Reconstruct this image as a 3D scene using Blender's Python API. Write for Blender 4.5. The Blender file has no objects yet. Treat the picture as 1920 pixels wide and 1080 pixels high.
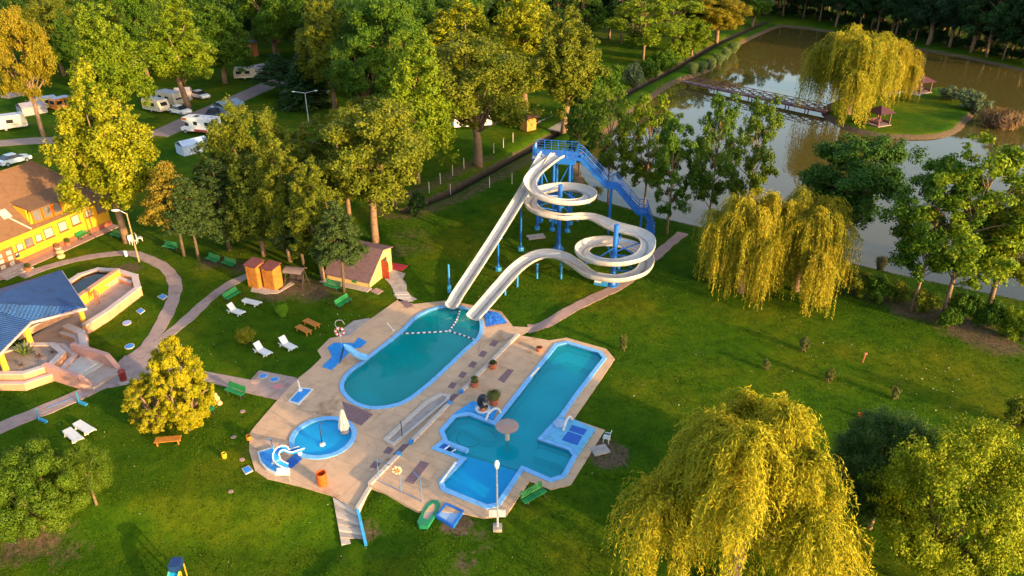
import bpy, bmesh, math, random
import numpy as np
from mathutils import Vector, Matrix
from mathutils.geometry import tessellate_polygon

random.seed(7)
R_ = math.radians
SC = bpy.context.scene
COL = SC.collection

# ------------------------------------------------------------------ camera, sky, sun, exposure
F = 1400.0; TH = R_(28.0); CH = 35.0            # focal length in photo pixels, pitch, drone height
cam_d = bpy.data.cameras.new('camera'); cam = bpy.data.objects.new('camera', cam_d); COL.objects.link(cam)
cam.location = (0, 0, CH); cam.rotation_euler = (R_(90) - TH, 0, 0)
cam_d.sensor_width = 36.0; cam_d.lens = F / 1920 * 36.0
cam_d.clip_start = 0.5; cam_d.clip_end = 9000
SC.camera = cam

SUN_AZ = R_(-39.0); SUN_EL = R_(11.5)           # sun low, behind the camera on the right
sunv = Vector((math.cos(SUN_AZ) * math.cos(SUN_EL), math.sin(SUN_AZ) * math.cos(SUN_EL), math.sin(SUN_EL)))
sun_d = bpy.data.lights.new('sun', 'SUN'); sun = bpy.data.objects.new('sun', sun_d); COL.objects.link(sun)
sun.rotation_euler = (-sunv).to_track_quat('-Z', 'Y').to_euler()
sun.location = sunv * 300
sun_d.energy = 2.9; sun_d.angle = R_(0.6); sun_d.color = (1.0, 0.66, 0.27)

world = bpy.data.worlds.new('World'); SC.world = world; world.use_nodes = True
wn = world.node_tree; wn.nodes.clear()
sky = wn.nodes.new('ShaderNodeTexSky'); sky.sky_type = 'NISHITA'; sky.sun_disc = False
sky.sun_elevation = SUN_EL; sky.sun_rotation = math.atan2(sunv.x, sunv.y)
sky.air_density = 1.0; sky.dust_density = 2.0; sky.ozone_density = 0.6
bg = wn.nodes.new('ShaderNodeBackground'); bg.inputs['Strength'].default_value = 0.15
wo = wn.nodes.new('ShaderNodeOutputWorld')
wn.links.new(sky.outputs[0], bg.inputs[0]); wn.links.new(bg.outputs[0], wo.inputs[0])
SC.view_settings.view_transform = 'Standard'; SC.view_settings.look = 'None'
SC.view_settings.exposure = 1.85; SC.view_settings.gamma = 1.0; SC.view_settings.use_curve_mapping = False
SC.cycles.max_bounces = 6; SC.cycles.diffuse_bounces = 3; SC.cycles.transparent_max_bounces = 8
SC.cycles.caustics_reflective = False; SC.cycles.caustics_refractive = False

# ------------------------------------------------------------------ photo-plane helpers (ground point under a photo pixel)
def G(u, v, z=0.0):
    a = (u - 960) / F; b = (540 - v) / F
    d = (a, math.cos(TH) + b * math.sin(TH), -math.sin(TH) + b * math.cos(TH))
    t = (z - CH) / d[2]
    return Vector((t * d[0], t * d[1], z))
def Zat(x, y, v):
    k = (540 - v) / F; s, c = math.sin(TH), math.cos(TH)
    return CH + (k * y * c - y * s) / (c + k * s)
def depth(p):
    return p[1] * math.cos(TH) - (p[2] - CH) * math.sin(TH)
def xy(p): return (p[0], p[1])

def poly_sd(poly, X, Y):
    """signed distance to a polygon (negative inside), vectorised"""
    X = np.asarray(X, float); Y = np.asarray(Y, float)
    d2 = np.full(X.shape, 1e18); ins = np.zeros(X.shape, bool)
    n = len(poly)
    for i in range(n):
        x0, y0 = poly[i][0], poly[i][1]; x1, y1 = poly[(i + 1) % n][0], poly[(i + 1) % n][1]
        ex, ey = x1 - x0, y1 - y0
        t = np.clip(((X - x0) * ex + (Y - y0) * ey) / (ex * ex + ey * ey + 1e-12), 0, 1)
        dx, dy = X - x0 - t * ex, Y - y0 - t * ey
        d2 = np.minimum(d2, dx * dx + dy * dy)
        c = ((y0 > Y) != (y1 > Y))
        with np.errstate(divide='ignore', invalid='ignore'):
            xi = x0 + (Y - y0) / (ey if abs(ey) > 1e-12 else 1e-12) * ex
        ins ^= c & (X < xi)
    d = np.sqrt(d2)
    return np.where(ins, -d, d)
def line_d(pts, X, Y):
    X = np.asarray(X, float); Y = np.asarray(Y, float)
    d2 = np.full(X.shape, 1e18)
    for (x0, y0), (x1, y1) in zip(pts[:-1], pts[1:]):
        ex, ey = x1 - x0, y1 - y0
        t = np.clip(((X - x0) * ex + (Y - y0) * ey) / (ex * ex + ey * ey + 1e-12), 0, 1)
        dx, dy = X - x0 - t * ex, Y - y0 - t * ey
        d2 = np.minimum(d2, dx * dx + dy * dy)
    return np.sqrt(d2)
def S(t):
    t = np.clip(t, 0, 1); return t * t * (3 - 2 * t)
def spline(pts, step=0.4, closed=False):
    P = [Vector(p) for p in pts]; n = len(P); out = []
    rng = range(n if closed else n - 1)
    for i in rng:
        if closed: p0, p1, p2, p3 = P[i - 1], P[i], P[(i + 1) % n], P[(i + 2) % n]
        else:
            p1, p2 = P[i], P[i + 1]
            p0 = P[i - 1] if i > 0 else p1 * 2 - p2
            p3 = P[i + 2] if i + 2 < n else p2 * 2 - p1
        m = max(2, int((p2 - p1).length / step))
        for k in range(m):
            t = k / m
            out.append(0.5 * ((2 * p1) + (-p0 + p2) * t + (2 * p0 - 5 * p1 + 4 * p2 - p3) * t * t + (-p0 + 3 * p1 - 3 * p2 + p3) * t ** 3))
    if not closed: out.append(P[-1])
    return out

# ------------------------------------------------------------------ layout polygons traced on the photo
ZL, ZR = 0.06, 0.32                                # left and right pool deck levels
WZ = -0.5                                          # pond water level
pond_px = [(1243,172),(1160,235),(1085,300),(1095,350),(1125,375),(1240,408),(1400,445),(1500,468),(1620,499),(1720,521),(1905,560),(2150,625),(2700,560),(2600,300),(2150,190),(1913,133),(1813,110),(1700,90),(1640,76),(1567,63),(1510,54),(1467,50),(1447,57),(1410,74),(1385,87),(1363,105),(1335,133),(1300,146),(1280,152),(1262,160)]
pond = [xy(G(u, v, WZ)) for u, v in pond_px]
isl_px = [(1543,203),(1540,215),(1560,231),(1590,245),(1650,258),(1720,262),(1770,258),(1800,246),(1815,228),(1832,210),(1820,190),(1790,172),(1760,166),(1700,171),(1650,178),(1600,185),(1560,192)]
island = [xy(p) for p in spline([(*xy(G(u, v, WZ)), 0) for u, v in isl_px], 1.5, True)]
ditch = [xy(G(u, v)) for u, v in [(760,390),(843,357),(873,340),(923,313),(990,277),(1023,257),(1043,247),(1110,208),(1184,167),(1226,146),(1265,126),(1315,96),(1343,80),(1400,55),(1440,38)]]
W0 = G(972, 628, ZR); W1 = G(693, 909, ZR)
wdir = (W1 - W0).normalized(); wn_ = Vector((-wdir.y, wdir.x, 0))
if wn_.x < 0: wn_ = -wn_                            # towards the right deck

deckL_px = [(775,570),(840,563),(905,576),(940,584),(962,612),(1008,614),(972,630),(830,770),(693,909),(665,958),(625,930),(560,911),(500,897),(478,882),(467,845),(468,812),(477,800),(520,750),(560,708),(583,690),(603,670),(595,657),(618,634),(635,631),(653,630),(693,599),(748,560)]
deckR_px = [(972,628),(1030,638),(1062,633),(1137,654),(1153,673),(1120,722),(1076,786),(1134,806),(1071,909),(1033,918),(993,902),(950,965),(907,970),(870,962),(783,957),(693,909)]
poolA_px = [(637,729),(647,702),(683,673),(747,623),(780,592),(813,577),(842,573),(872,576),(895,587),(906,605),(902,632),(872,661),(840,692),(800,728),(762,755),(725,766),(690,767),(657,755)]
poolA = [xy(p) for p in spline([(*xy(G(u, v, ZL)), 0) for u, v in poolA_px], 0.5, True)]
poolB_px = [(1040,645),(1063,640),(1127,659),(1138,672),(1086,740),(1055,784),(1020,822),(1073,840),(1083,855),(1061,896),(1032,905),(982,883),(937,950),(912,955),(827,920),(822,902),(862,862),(808,842),(830,825),(823,808),(850,778),(880,773),(925,790),(965,740),(1000,695)]
poolB = [xy(G(u, v, ZR)) for u, v in poolB_px]
rc = G(606, 820, ZL); rr = 62.0 / F * depth(rc)
poolC = [(rc.x + rr * math.cos(a), rc.y + rr * math.sin(a)) for a in np.linspace(0, 2 * math.pi, 48, endpoint=False)]
deckL = [xy(G(u, v, ZL)) for u, v in deckL_px]
deckR = [xy(G(u, v, ZR)) for u, v in deckR_px]
stair_top = [G(625, 932, ZL), G(672, 960, ZL)]

def height(X, Y):
    X = np.asarray(X, float); Y = np.asarray(Y, float)
    Z = np.zeros(X.shape)
    sdw = (X - W0.x) * wn_.x + (Y - W0.y) * wn_.y
    Z += 0.27 * S((sdw - 0.2) / 1.4) * S((66 - Y) / 6) * S((60 - X) / 20)
    Z -= 1.1 * S((37.2 - Y) / 4.2) * (0.12 + 0.88 * S((-4.6 - X) / 4.5)) * S((X + 60) / 20)
    dd = line_d(ditch, X, Y)
    Z -= 0.9 * np.exp(-(dd / 1.0) ** 2)
    Z += 0.16 * np.exp(-((dd - 3.2) / 1.6) ** 2) * (Y > 60)
    sp = poly_sd(pond, X, Y); si = poly_sd(island, X, Y)
    bank = 0.02 * np.sin(X * 0.9) + 0.03 * np.sin(Y * 1.3 + X * .4)
    zp = np.where(sp > 0, -0.5 + 0.55 * S(sp / 1.6 + bank), -0.5 + np.maximum(sp * 0.5, -1.4))
    Z = np.where(sp < 1.6, np.minimum(Z, zp), Z)
    zi = np.where(si < 0, -0.5 + 0.62 * S(-si / 1.1 + bank), -0.5 - np.minimum(si * 0.5, 1.4))
    Z = np.where(sp < 0, np.maximum(Z, zi), Z)
    near = (X > -40) & (X < 30) & (Y > 25) & (Y < 75)
    if near.any():
        for pl in (poolA, poolB, poolC):
            s = poly_sd(pl, X[near], Y[near]) if X.ndim else poly_sd(pl, X, Y)
            if X.ndim:
                t = Z[near]; t = np.where(s < 0.3, -2.6, t); Z[near] = t
    return Z
def hz(x, y): return float(height(np.array([x]), np.array([y]))[0])
def gp(u, v):
    """ground point under a photo pixel, on the relief"""
    z = 0.0
    for _ in range(7):
        p = G(u, v, z); z = 0.5 * z + 0.5 * max(-1.2, hz(p.x, p.y))
    p = G(u, v, z); p.z = hz(p.x, p.y); return p
def pxm(p): return F / depth(p)                    # photo pixels per metre at a point
def heading(a, b):
    """z-rotation that turns local +X along the photo segment a->b"""
    A, B = gp(*a), gp(*b); return math.atan2(B.y - A.y, B.x - A.x)

# ------------------------------------------------------------------ materials
def nn(nt, t, **kw):
    n = nt.nodes.new(t)
    for k, v in kw.items():
        if k in ('operation', 'blend_type', 'data_type', 'noise_dimensions', 'feature', 'attribute_name', 'wave_type', 'bands_direction', 'distance'): setattr(n, k, v)
    return n
MATS = {}
def mat(name, col, rough=0.7, var=0.18, scale=3.0, bump=0.0, bscale=20.0, metal=0.0, col2=None, coords='Object', spec=0.5):
    if name in MATS: return MATS[name]
    m = bpy.data.materials.new(name); m.use_nodes = True; nt = m.node_tree; b = nt.nodes['Principled BSDF']
    tc = nt.nodes.new('ShaderNodeTexCoord')
    nz = nt.nodes.new('ShaderNodeTexNoise'); nz.inputs['Scale'].default_value = scale; nz.inputs['Detail'].default_value = 6; nz.inputs['Roughness'].default_value = 0.65
    nt.links.new(tc.outputs[coords], nz.inputs['Vector'])
    r = nt.nodes.new('ShaderNodeValToRGB')
    c2 = col2 or tuple(c * (1 - 2.0 * var) for c in col)
    c3 = tuple(min(1, c * (1 + 0.8 * var)) for c in col)
    r.color_ramp.elements[0].position = 0.30; r.color_ramp.elements[0].color = (*c2, 1)
    r.color_ramp.elements[1].position = 0.70; r.color_ramp.elements[1].color = (*c3, 1)
    e = r.color_ramp.elements.new(0.5); e.color = (*col, 1)
    nt.links.new(nz.outputs['Fac'], r.inputs['Fac']); nt.links.new(r.outputs['Color'], b.inputs['Base Color'])
    b.inputs['Roughness'].default_value = rough; b.inputs['Metallic'].default_value = metal
    b.inputs['Specular IOR Level'].default_value = spec
    if bump:
        n2 = nt.nodes.new('ShaderNodeTexNoise'); n2.inputs['Scale'].default_value = bscale; n2.inputs['Detail'].default_value = 4
        bp = nt.nodes.new('ShaderNodeBump'); bp.inputs['Strength'].default_value = bump; bp.inputs['Distance'].default_value = 0.05
        nt.links.new(tc.outputs[coords], n2.inputs['Vector']); nt.links.new(n2.outputs['Fac'], bp.inputs['Height']); nt.links.new(bp.outputs['Normal'], b.inputs['Normal'])
    MATS[name] = m; return m

def leaf_mat(name, var=0.35, trans=0.25, nscale=0.45):
    """foliage: object colour times clumpy noise, a little light coming through"""
    m = bpy.data.materials.new(name); m.use_nodes = True; nt = m.node_tree; nt.nodes.clear()
    out = nt.nodes.new('ShaderNodeOutputMaterial')
    oi = nt.nodes.new('ShaderNodeObjectInfo'); tc = nt.nodes.new('ShaderNodeTexCoord')
    nz = nt.nodes.new('ShaderNodeTexNoise'); nz.inputs['Scale'].default_value = nscale; nz.inputs['Detail'].default_value = 3
    nt.links.new(tc.outputs['Object'], nz.inputs['Vector'])
    rp = nt.nodes.new('ShaderNodeAttribute'); rp.attribute_name = 'rnd'
    ad = nt.nodes.new('ShaderNodeMath'); ad.operation = 'ADD'
    mul = nt.nodes.new('ShaderNodeMath'); mul.operation = 'MULTIPLY'; mul.inputs[1].default_value = 0.5
    nt.links.new(rp.outputs['Fac'], mul.inputs[0]); nt.links.new(nz.outputs['Fac'], ad.inputs[0]); nt.links.new(mul.outputs[0], ad.inputs[1])
    mr = nt.nodes.new('ShaderNodeMapRange'); mr.inputs['From Min'].default_value = 0.4; mr.inputs['From Max'].default_value = 1.05
    mr.inputs['To Min'].default_value = 1 - var; mr.inputs['To Max'].default_value = 1 + var
    nt.links.new(ad.outputs[0], mr.inputs['Value'])
    mx = nt.nodes.new('ShaderNodeVectorMath'); mx.operation = 'SCALE'
    nt.links.new(oi.outputs['Color'], mx.inputs[0]); nt.links.new(mr.outputs[0], mx.inputs['Scale'])
    # hue drift: yellower where the noise is high
    hs = nt.nodes.new('ShaderNodeHueSaturation'); hs.inputs['Saturation'].default_value = 1.0
    mh = nt.nodes.new('ShaderNodeMapRange'); mh.inputs['From Min'].default_value = 0.4; mh.inputs['From Max'].default_value = 1.05
    mh.inputs['To Min'].default_value = 0.525; mh.inputs['To Max'].default_value = 0.475
    nt.links.new(ad.outputs[0], mh.inputs['Value']); nt.links.new(mh.outputs[0], hs.inputs['Hue']); nt.links.new(mx.outputs[0], hs.inputs['Color'])
    d = nt.nodes.new('ShaderNodeBsdfPrincipled'); d.inputs['Roughness'].default_value = 0.55; d.inputs['Specular IOR Level'].default_value = 0.08
    t = nt.nodes.new('ShaderNodeBsdfTranslucent'); ms = nt.nodes.new('ShaderNodeMixShader'); ms.inputs[0].default_value = trans
    nt.links.new(hs.outputs[0], d.inputs['Base Color']); nt.links.new(hs.outputs[0], t.inputs['Color'])
    nt.links.new(d.outputs[0], ms.inputs[1]); nt.links.new(t.outputs[0], ms.inputs[2]); nt.links.new(ms.outputs[0], out.inputs['Surface'])
    MATS[name] = m; return m

def water_mat(name, tint, bump=0.08, bscale=2.5, rough=0.02, body=None, turb=0.0):
    m = bpy.data.materials.new(name); m.use_nodes = True; nt = m.node_tree; nt.nodes.clear()
    out = nt.nodes.new('ShaderNodeOutputMaterial'); tr = nt.nodes.new('ShaderNodeBsdfTransparent'); gl = nt.nodes.new('ShaderNodeBsdfGlossy')
    tr.inputs['Color'].default_value = (*tint, 1); gl.inputs['Roughness'].default_value = rough
    fr = nt.nodes.new('ShaderNodeFresnel'); fr.inputs['IOR'].default_value = 1.33
    tc = nt.nodes.new('ShaderNodeTexCoord'); nz = nt.nodes.new('ShaderNodeTexNoise'); nz.inputs['Scale'].default_value = bscale; nz.inputs['Detail'].default_value = 3
    bp = nt.nodes.new('ShaderNodeBump'); bp.inputs['Strength'].default_value = bump; bp.inputs['Distance'].default_value = 0.05
    nt.links.new(tc.outputs['Object'], nz.inputs['Vector']); nt.links.new(nz.outputs['Fac'], bp.inputs['Height'])
    nt.links.new(bp.outputs['Normal'], gl.inputs['Normal']); nt.links.new(bp.outputs['Normal'], fr.inputs['Normal'])
    body_out = tr.outputs[0]
    if body:
        # light scattered back by the cloudy pool water
        df = nt.nodes.new('ShaderNodeBsdfDiffuse'); n2 = nt.nodes.new('ShaderNodeTexNoise'); n2.inputs['Scale'].default_value = 0.35; n2.inputs['Detail'].default_value = 3
        cr = nt.nodes.new('ShaderNodeValToRGB'); cr.color_ramp.elements[0].position = .35; cr.color_ramp.elements[1].position = .65
        cr.color_ramp.elements[0].color = (*[c * .86 for c in body], 1); cr.color_ramp.elements[1].color = (*body, 1)
        nt.links.new(tc.outputs['Object'], n2.inputs['Vector']); nt.links.new(n2.outputs['Fac'], cr.inputs['Fac']); nt.links.new(cr.outputs[0], df.inputs['Color'])
        m2 = nt.nodes.new('ShaderNodeMixShader'); m2.inputs[0].default_value = turb; nt.links.new(tr.outputs[0], m2.inputs[1]); nt.links.new(df.outputs[0], m2.inputs[2]); body_out = m2.outputs[0]
    mx = nt.nodes.new('ShaderNodeMixShader'); nt.links.new(fr.outputs[0], mx.inputs[0]); nt.links.new(body_out, mx.inputs[1]); nt.links.new(gl.outputs[0], mx.inputs[2])
    nt.links.new(mx.outputs[0], out.inputs['Surface']); MATS[name] = m; return m

# ------------------------------------------------------------------ mesh builder
class MB:
    def __init__(s): s.v = []; s.f = []
    def add(s, v, f):
        o = len(s.v); s.v += [tuple(p) for p in v]; s.f += [tuple(i + o for i in q) for q in f]; return s
    def box(s, c, sz, rz=0.0, rx=0.0, ry=0.0):
        M = Matrix.Rotation(rz, 3, 'Z') @ Matrix.Rotation(ry, 3, 'Y') @ Matrix.Rotation(rx, 3, 'X'); c = Vector(c)
        v = [c + M @ Vector((x * sz[0] / 2, y * sz[1] / 2, z * sz[2] / 2)) for z in (-1, 1) for y in (-1, 1) for x in (-1, 1)]
        return s.add(v, [(0,2,3,1),(4,5,7,6),(0,1,5,4),(2,6,7,3),(0,4,6,2),(1,3,7,5)])
    def beam(s, a, b, w, h=None):
        a, b = Vector(a), Vector(b); h = h or w; t = (b - a).normalized()
        up = Vector((0, 0, 1)) if abs(t.z) < 0.98 else Vector((0, 1, 0))
        sd = t.cross(up).normalized(); up = sd.cross(t)
        v = [p + sd * (i * w / 2) + up * (j * h / 2) for p in (a, b) for j in (-1, 1) for i in (-1, 1)]
        return s.add(v, [(0,1,3,2),(4,6,7,5),(0,4,5,1),(2,3,7,6),(0,2,6,4),(1,5,7,3)])
    def tube(s, pts, r, n=8, caps=True):
        P = [Vector(p) for p in pts]; rr = r if isinstance(r, (list, tuple)) else [r] * len(P); v = []; f = []
        t = (P[1] - P[0]).normalized(); a = t.orthogonal().normalized()
        for i, p in enumerate(P):
            t = (P[min(i + 1, len(P) - 1)] - P[max(i - 1, 0)]).normalized()
            a = (a - t * a.dot(t)).normalized(); b = t.cross(a)
            for k in range(n):
                an = 2 * math.pi * k / n; v.append(p + (a * math.cos(an) + b * math.sin(an)) * rr[i])
        for i in range(len(P) - 1):
            for k in range(n): f.append((i * n + k, i * n + (k + 1) % n, (i + 1) * n + (k + 1) % n, (i + 1) * n + k))
        if caps: f += [tuple(reversed(range(n))), tuple(range((len(P) - 1) * n, len(P) * n))]
        return s.add(v, f)
    def prism(s, poly, z0, z1):
        poly = ccw(poly); n = len(poly)
        v = [(p[0], p[1], z0) for p in poly] + [(p[0], p[1], z1) for p in poly]
        f = [(i, (i + 1) % n, n + (i + 1) % n, n + i) for i in range(n)]
        f += [tuple(range(n, 2 * n)), tuple(reversed(range(n)))]
        return s.add(v, f)
    def holed(s, outer, holes, z0, z1):
        loops = [ccw(outer)] + [list(reversed(ccw(h))) for h in holes]
        flat = [p for l in loops for p in l]; n = len(flat)
        tri = tessellate_polygon([[Vector((p[0], p[1], 0)) for p in l] for l in loops])
        v = [(p[0], p[1], z1) for p in flat] + [(p[0], p[1], z0) for p in flat]; f = []
        for t in tri:
            a, b, c = (Vector((*flat[i][:2], 0)) for i in t)
            f.append(tuple(t) if (b - a).cross(c - a).z > 0 else tuple(reversed(t)))
        o = 0
        for l in loops:
            m = len(l)
            for i in range(m): f.append((o + i, n + o + i, n + o + (i + 1) % m, o + (i + 1) % m))
            o += m
        return s.add(v, f)
    def lathe(s, c, prof, n=20, sx=1, sy=1):
        v = []; f = []
        for r, z in prof:
            for k in range(n): an = 2 * math.pi * k / n; v.append((c[0] + r * sx * math.cos(an), c[1] + r * sy * math.sin(an), c[2] + z))
        for i in range(len(prof) - 1):
            for k in range(n): f.append((i * n + k, i * n + (k + 1) % n, (i + 1) * n + (k + 1) % n, (i + 1) * n + k))
        f += [tuple(reversed(range(n))), tuple(range((len(prof) - 1) * n, len(prof) * n))]
        return s.add(v, f)
    def poly3(s, pts): return s.add(pts, [tuple(range(len(pts)))])
    def slab3(s, pts, th):
        """polygon in space with a thickness along its normal"""
        P = [Vector(p) for p in pts]; nrm = (P[1] - P[0]).cross(P[2] - P[0]).normalized()
        if nrm.z < 0: P.reverse(); nrm = -nrm
        n = len(P); Q = [p - nrm * th for p in P]
        return s.add(P + Q, [tuple(range(n)), tuple(reversed(range(n, 2 * n)))] + [(i, n + i, n + (i + 1) % n, (i + 1) % n) for i in range(n)])
    def build(s, name, material, parent=None, world=False, smooth=False, loc=None, rz=0.0):
        me = bpy.data.meshes.new(name); V = s.v
        if world and parent is not None:
            Mi = PM[parent.name].inverted(); V = [tuple(Mi @ Vector(p)) for p in V]
        if loc is not None and world:
            V = [(p[0] - loc[0], p[1] - loc[1], p[2] - loc[2]) for p in V]
        me.from_pydata(V, [], s.f); me.update()
        if smooth:
            me.polygons.foreach_set('use_smooth', [True] * len(me.polygons))
            me.set_sharp_from_angle(angle=R_(40))
        me.materials.append(material)
        o = bpy.data.objects.new(name, me); COL.objects.link(o)
        if parent is not None: o.parent = parent
        if loc is not None: o.location = loc; o.rotation_euler = (0, 0, rz)
        return o
def ccw(p):
    a = sum(p[i][0] * p[(i + 1) % len(p)][1] - p[(i + 1) % len(p)][0] * p[i][1] for i in range(len(p)))
    return list(p) if a > 0 else list(reversed(p))
def offset(poly, d):
    """offset a simple polygon outward by d (mitred)"""
    P = [Vector((p[0], p[1])) for p in ccw(poly)]; n = len(P); out = []
    for i in range(n):
        a = (P[i] - P[i - 1]).normalized(); b = (P[(i + 1) % n] - P[i]).normalized()
        na, nb = Vector((a.y, -a.x)), Vector((b.y, -b.x)); m = (na + nb)
        if m.length < 1e-4: m = na
        m.normalize(); out.append(P[i] + m * (d / max(0.35, m.dot(na))))
    return [(p.x, p.y) for p in out]
PM = {}
def thing(name, label, cat, loc=(0, 0, 0), rz=0.0, group=None):
    o = bpy.data.objects.new(name, None); COL.objects.link(o); o.empty_display_size = 0.3
    o.location = loc; o.rotation_euler = (0, 0, rz)
    PM[o.name] = Matrix.Translation(Vector(loc)) @ Matrix.Rotation(rz, 4, 'Z')
    return tag(o, label, cat, group)
def tag(o, label, cat, group=None, kind=None):
    o['label'] = label; o['category'] = cat
    if group: o['group'] = group
    if kind: o['kind'] = kind
    return o
def struct(o, label=None, kind='structure'):
    o['kind'] = kind
    if label: o['label'] = label
    return o
def dup(root, loc, rz=0.0, label=None, group=None, scale=None):
    r = root.copy(); COL.objects.link(r); r.location = loc; r.rotation_euler = (0, 0, rz)
    if scale is not None: r.scale = (scale,) * 3 if not hasattr(scale, '__len__') else scale
    if label: r['label'] = label
    if group: r['group'] = group
    for ch in list(root.children):
        c = ch.copy(); COL.objects.link(c); c.parent = r
        for g in ch.children:
            d = g.copy(); COL.objects.link(d); d.parent = c
    return r

# ------------------------------------------------------------------ ground
def axis(segs, far_lo, far_hi):
    """segs: list of (start, end, step); beyond them steps grow"""
    c = []
    for a, b, st in segs: c += list(np.arange(a, b, st))
    c.append(segs[-1][1])
    st = segs[0][2] * 1.3; x = segs[0][0]; lo = []
    while x > far_lo: x -= st; st *= 1.18; lo.append(x)
    st = segs[-1][2] * 1.3; x = c[-1]; hi = []
    while x < far_hi: x += st; st *= 1.18; hi.append(x)
    return np.array(lo[::-1] + c + hi)
gx = axis([(-75, -24, 1.0), (-24, 14, 0.36), (14, 60, 0.7), (60, 135, 1.0)], -4000, 4000)
gy = axis([(24, 33, 0.6), (33, 64, 0.36), (64, 125, 0.7), (125, 235, 1.0)], -400, 5000)
XX, YY = np.meshgrid(gx, gy, indexing='xy')
ZZ = height(XX.ravel(), YY.ravel()).reshape(XX.shape)
rngn = np.random.default_rng(3)
ZZ = ZZ + np.where(YY > 20, 0.012 * rngn.standard_normal(ZZ.shape), 0) * (np.abs(ZZ) < 3)
verts = np.stack([XX.ravel(), YY.ravel(), ZZ.ravel()], 1)
ny, nx = XX.shape
ii = (np.arange(ny - 1)[:, None] * nx + np.arange(nx - 1)[None, :]).ravel()
faces = np.stack([ii, ii + 1, ii + nx + 1, ii + nx], 1)
gm = bpy.data.meshes.new('ground')
gm.vertices.add(len(verts)); gm.vertices.foreach_set('co', verts.ravel())
gm.loops.add(len(faces) * 4); gm.loops.foreach_set('vertex_index', faces.ravel())
gm.polygons.add(len(faces)); gm.polygons.foreach_set('loop_start', np.arange(len(faces)) * 4); gm.polygons.foreach_set('loop_total', np.full(len(faces), 4))
gm.update(calc_edges=True)
gm.polygons.foreach_set('use_smooth', np.ones(len(faces), bool))
vx, vy = verts[:, 0], verts[:, 1]
soil = np.zeros(len(verts))
dd = line_d(ditch, vx, vy); soil = np.maximum(soil, 0.95 * np.exp(-((dd) / 1.0) ** 2))
left_bank = np.exp(-((dd - 3.0) / 2.2) ** 2) * (vy < 108) * (vy > 80)
dside = np.array([0.0])
soil = np.maximum(soil, 0.42 * left_bank)
sp_ = poly_sd(pond, vx, vy); si_ = poly_sd(island, vx, vy)
soil = np.maximum(soil, np.exp(-((sp_ - 0.2) / 1.0) ** 2)); soil = np.maximum(soil, np.where(sp_ < -1, 1.0, 0) * (si_ > -0.7))
soil = np.maximum(soil, np.exp(-((si_ + 0.3) / 0.6) ** 2))
for (u, v, r, a) in [(400,492,2.2,.55),(455,500,2.0,.6),(525,545,3.0,.6),(590,545,3.0,.6),(560,535,2.5,.6),(640,560,2.5,.35),(700,480,3.0,.45),(770,440,4,.35),(790,465,3,.35),(750,470,3,.4),(1140,858,1.5,.95),(1120,845,1.2,.8),(857,985,1.1,.9),(235,505,1.6,.9),(60,985,2.5,.6),(30,1000,2.2,.55),(110,1010,2.2,.4),(1130,225,4,.3),(1708,585,2.5,.7),(1768,600,2.5,.8),(1820,625,3,.7),(1860,645,3,.6),(1650,560,2.5,.5),(690,985,1.2,.45),(905,1010,1.2,.4),(870,1060,1.5,.4),(860,345,3,.4),(690,250,5,.4),(1010,450,2.0,.3)]:
    p = G(u, v); soil = np.maximum(soil, a * np.exp(-(((vx - p.x) ** 2 + (vy - p.y) ** 2) / r ** 2)))
at = gm.attributes.new('soil', 'FLOAT', 'POINT'); at.data.foreach_set('value', soil.astype(np.float32))
ditchm = np.exp(-(dd / 0.6) ** 2)
at = gm.attributes.new('mud', 'FLOAT', 'POINT'); at.data.foreach_set('value', ditchm.astype(np.float32))

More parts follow.
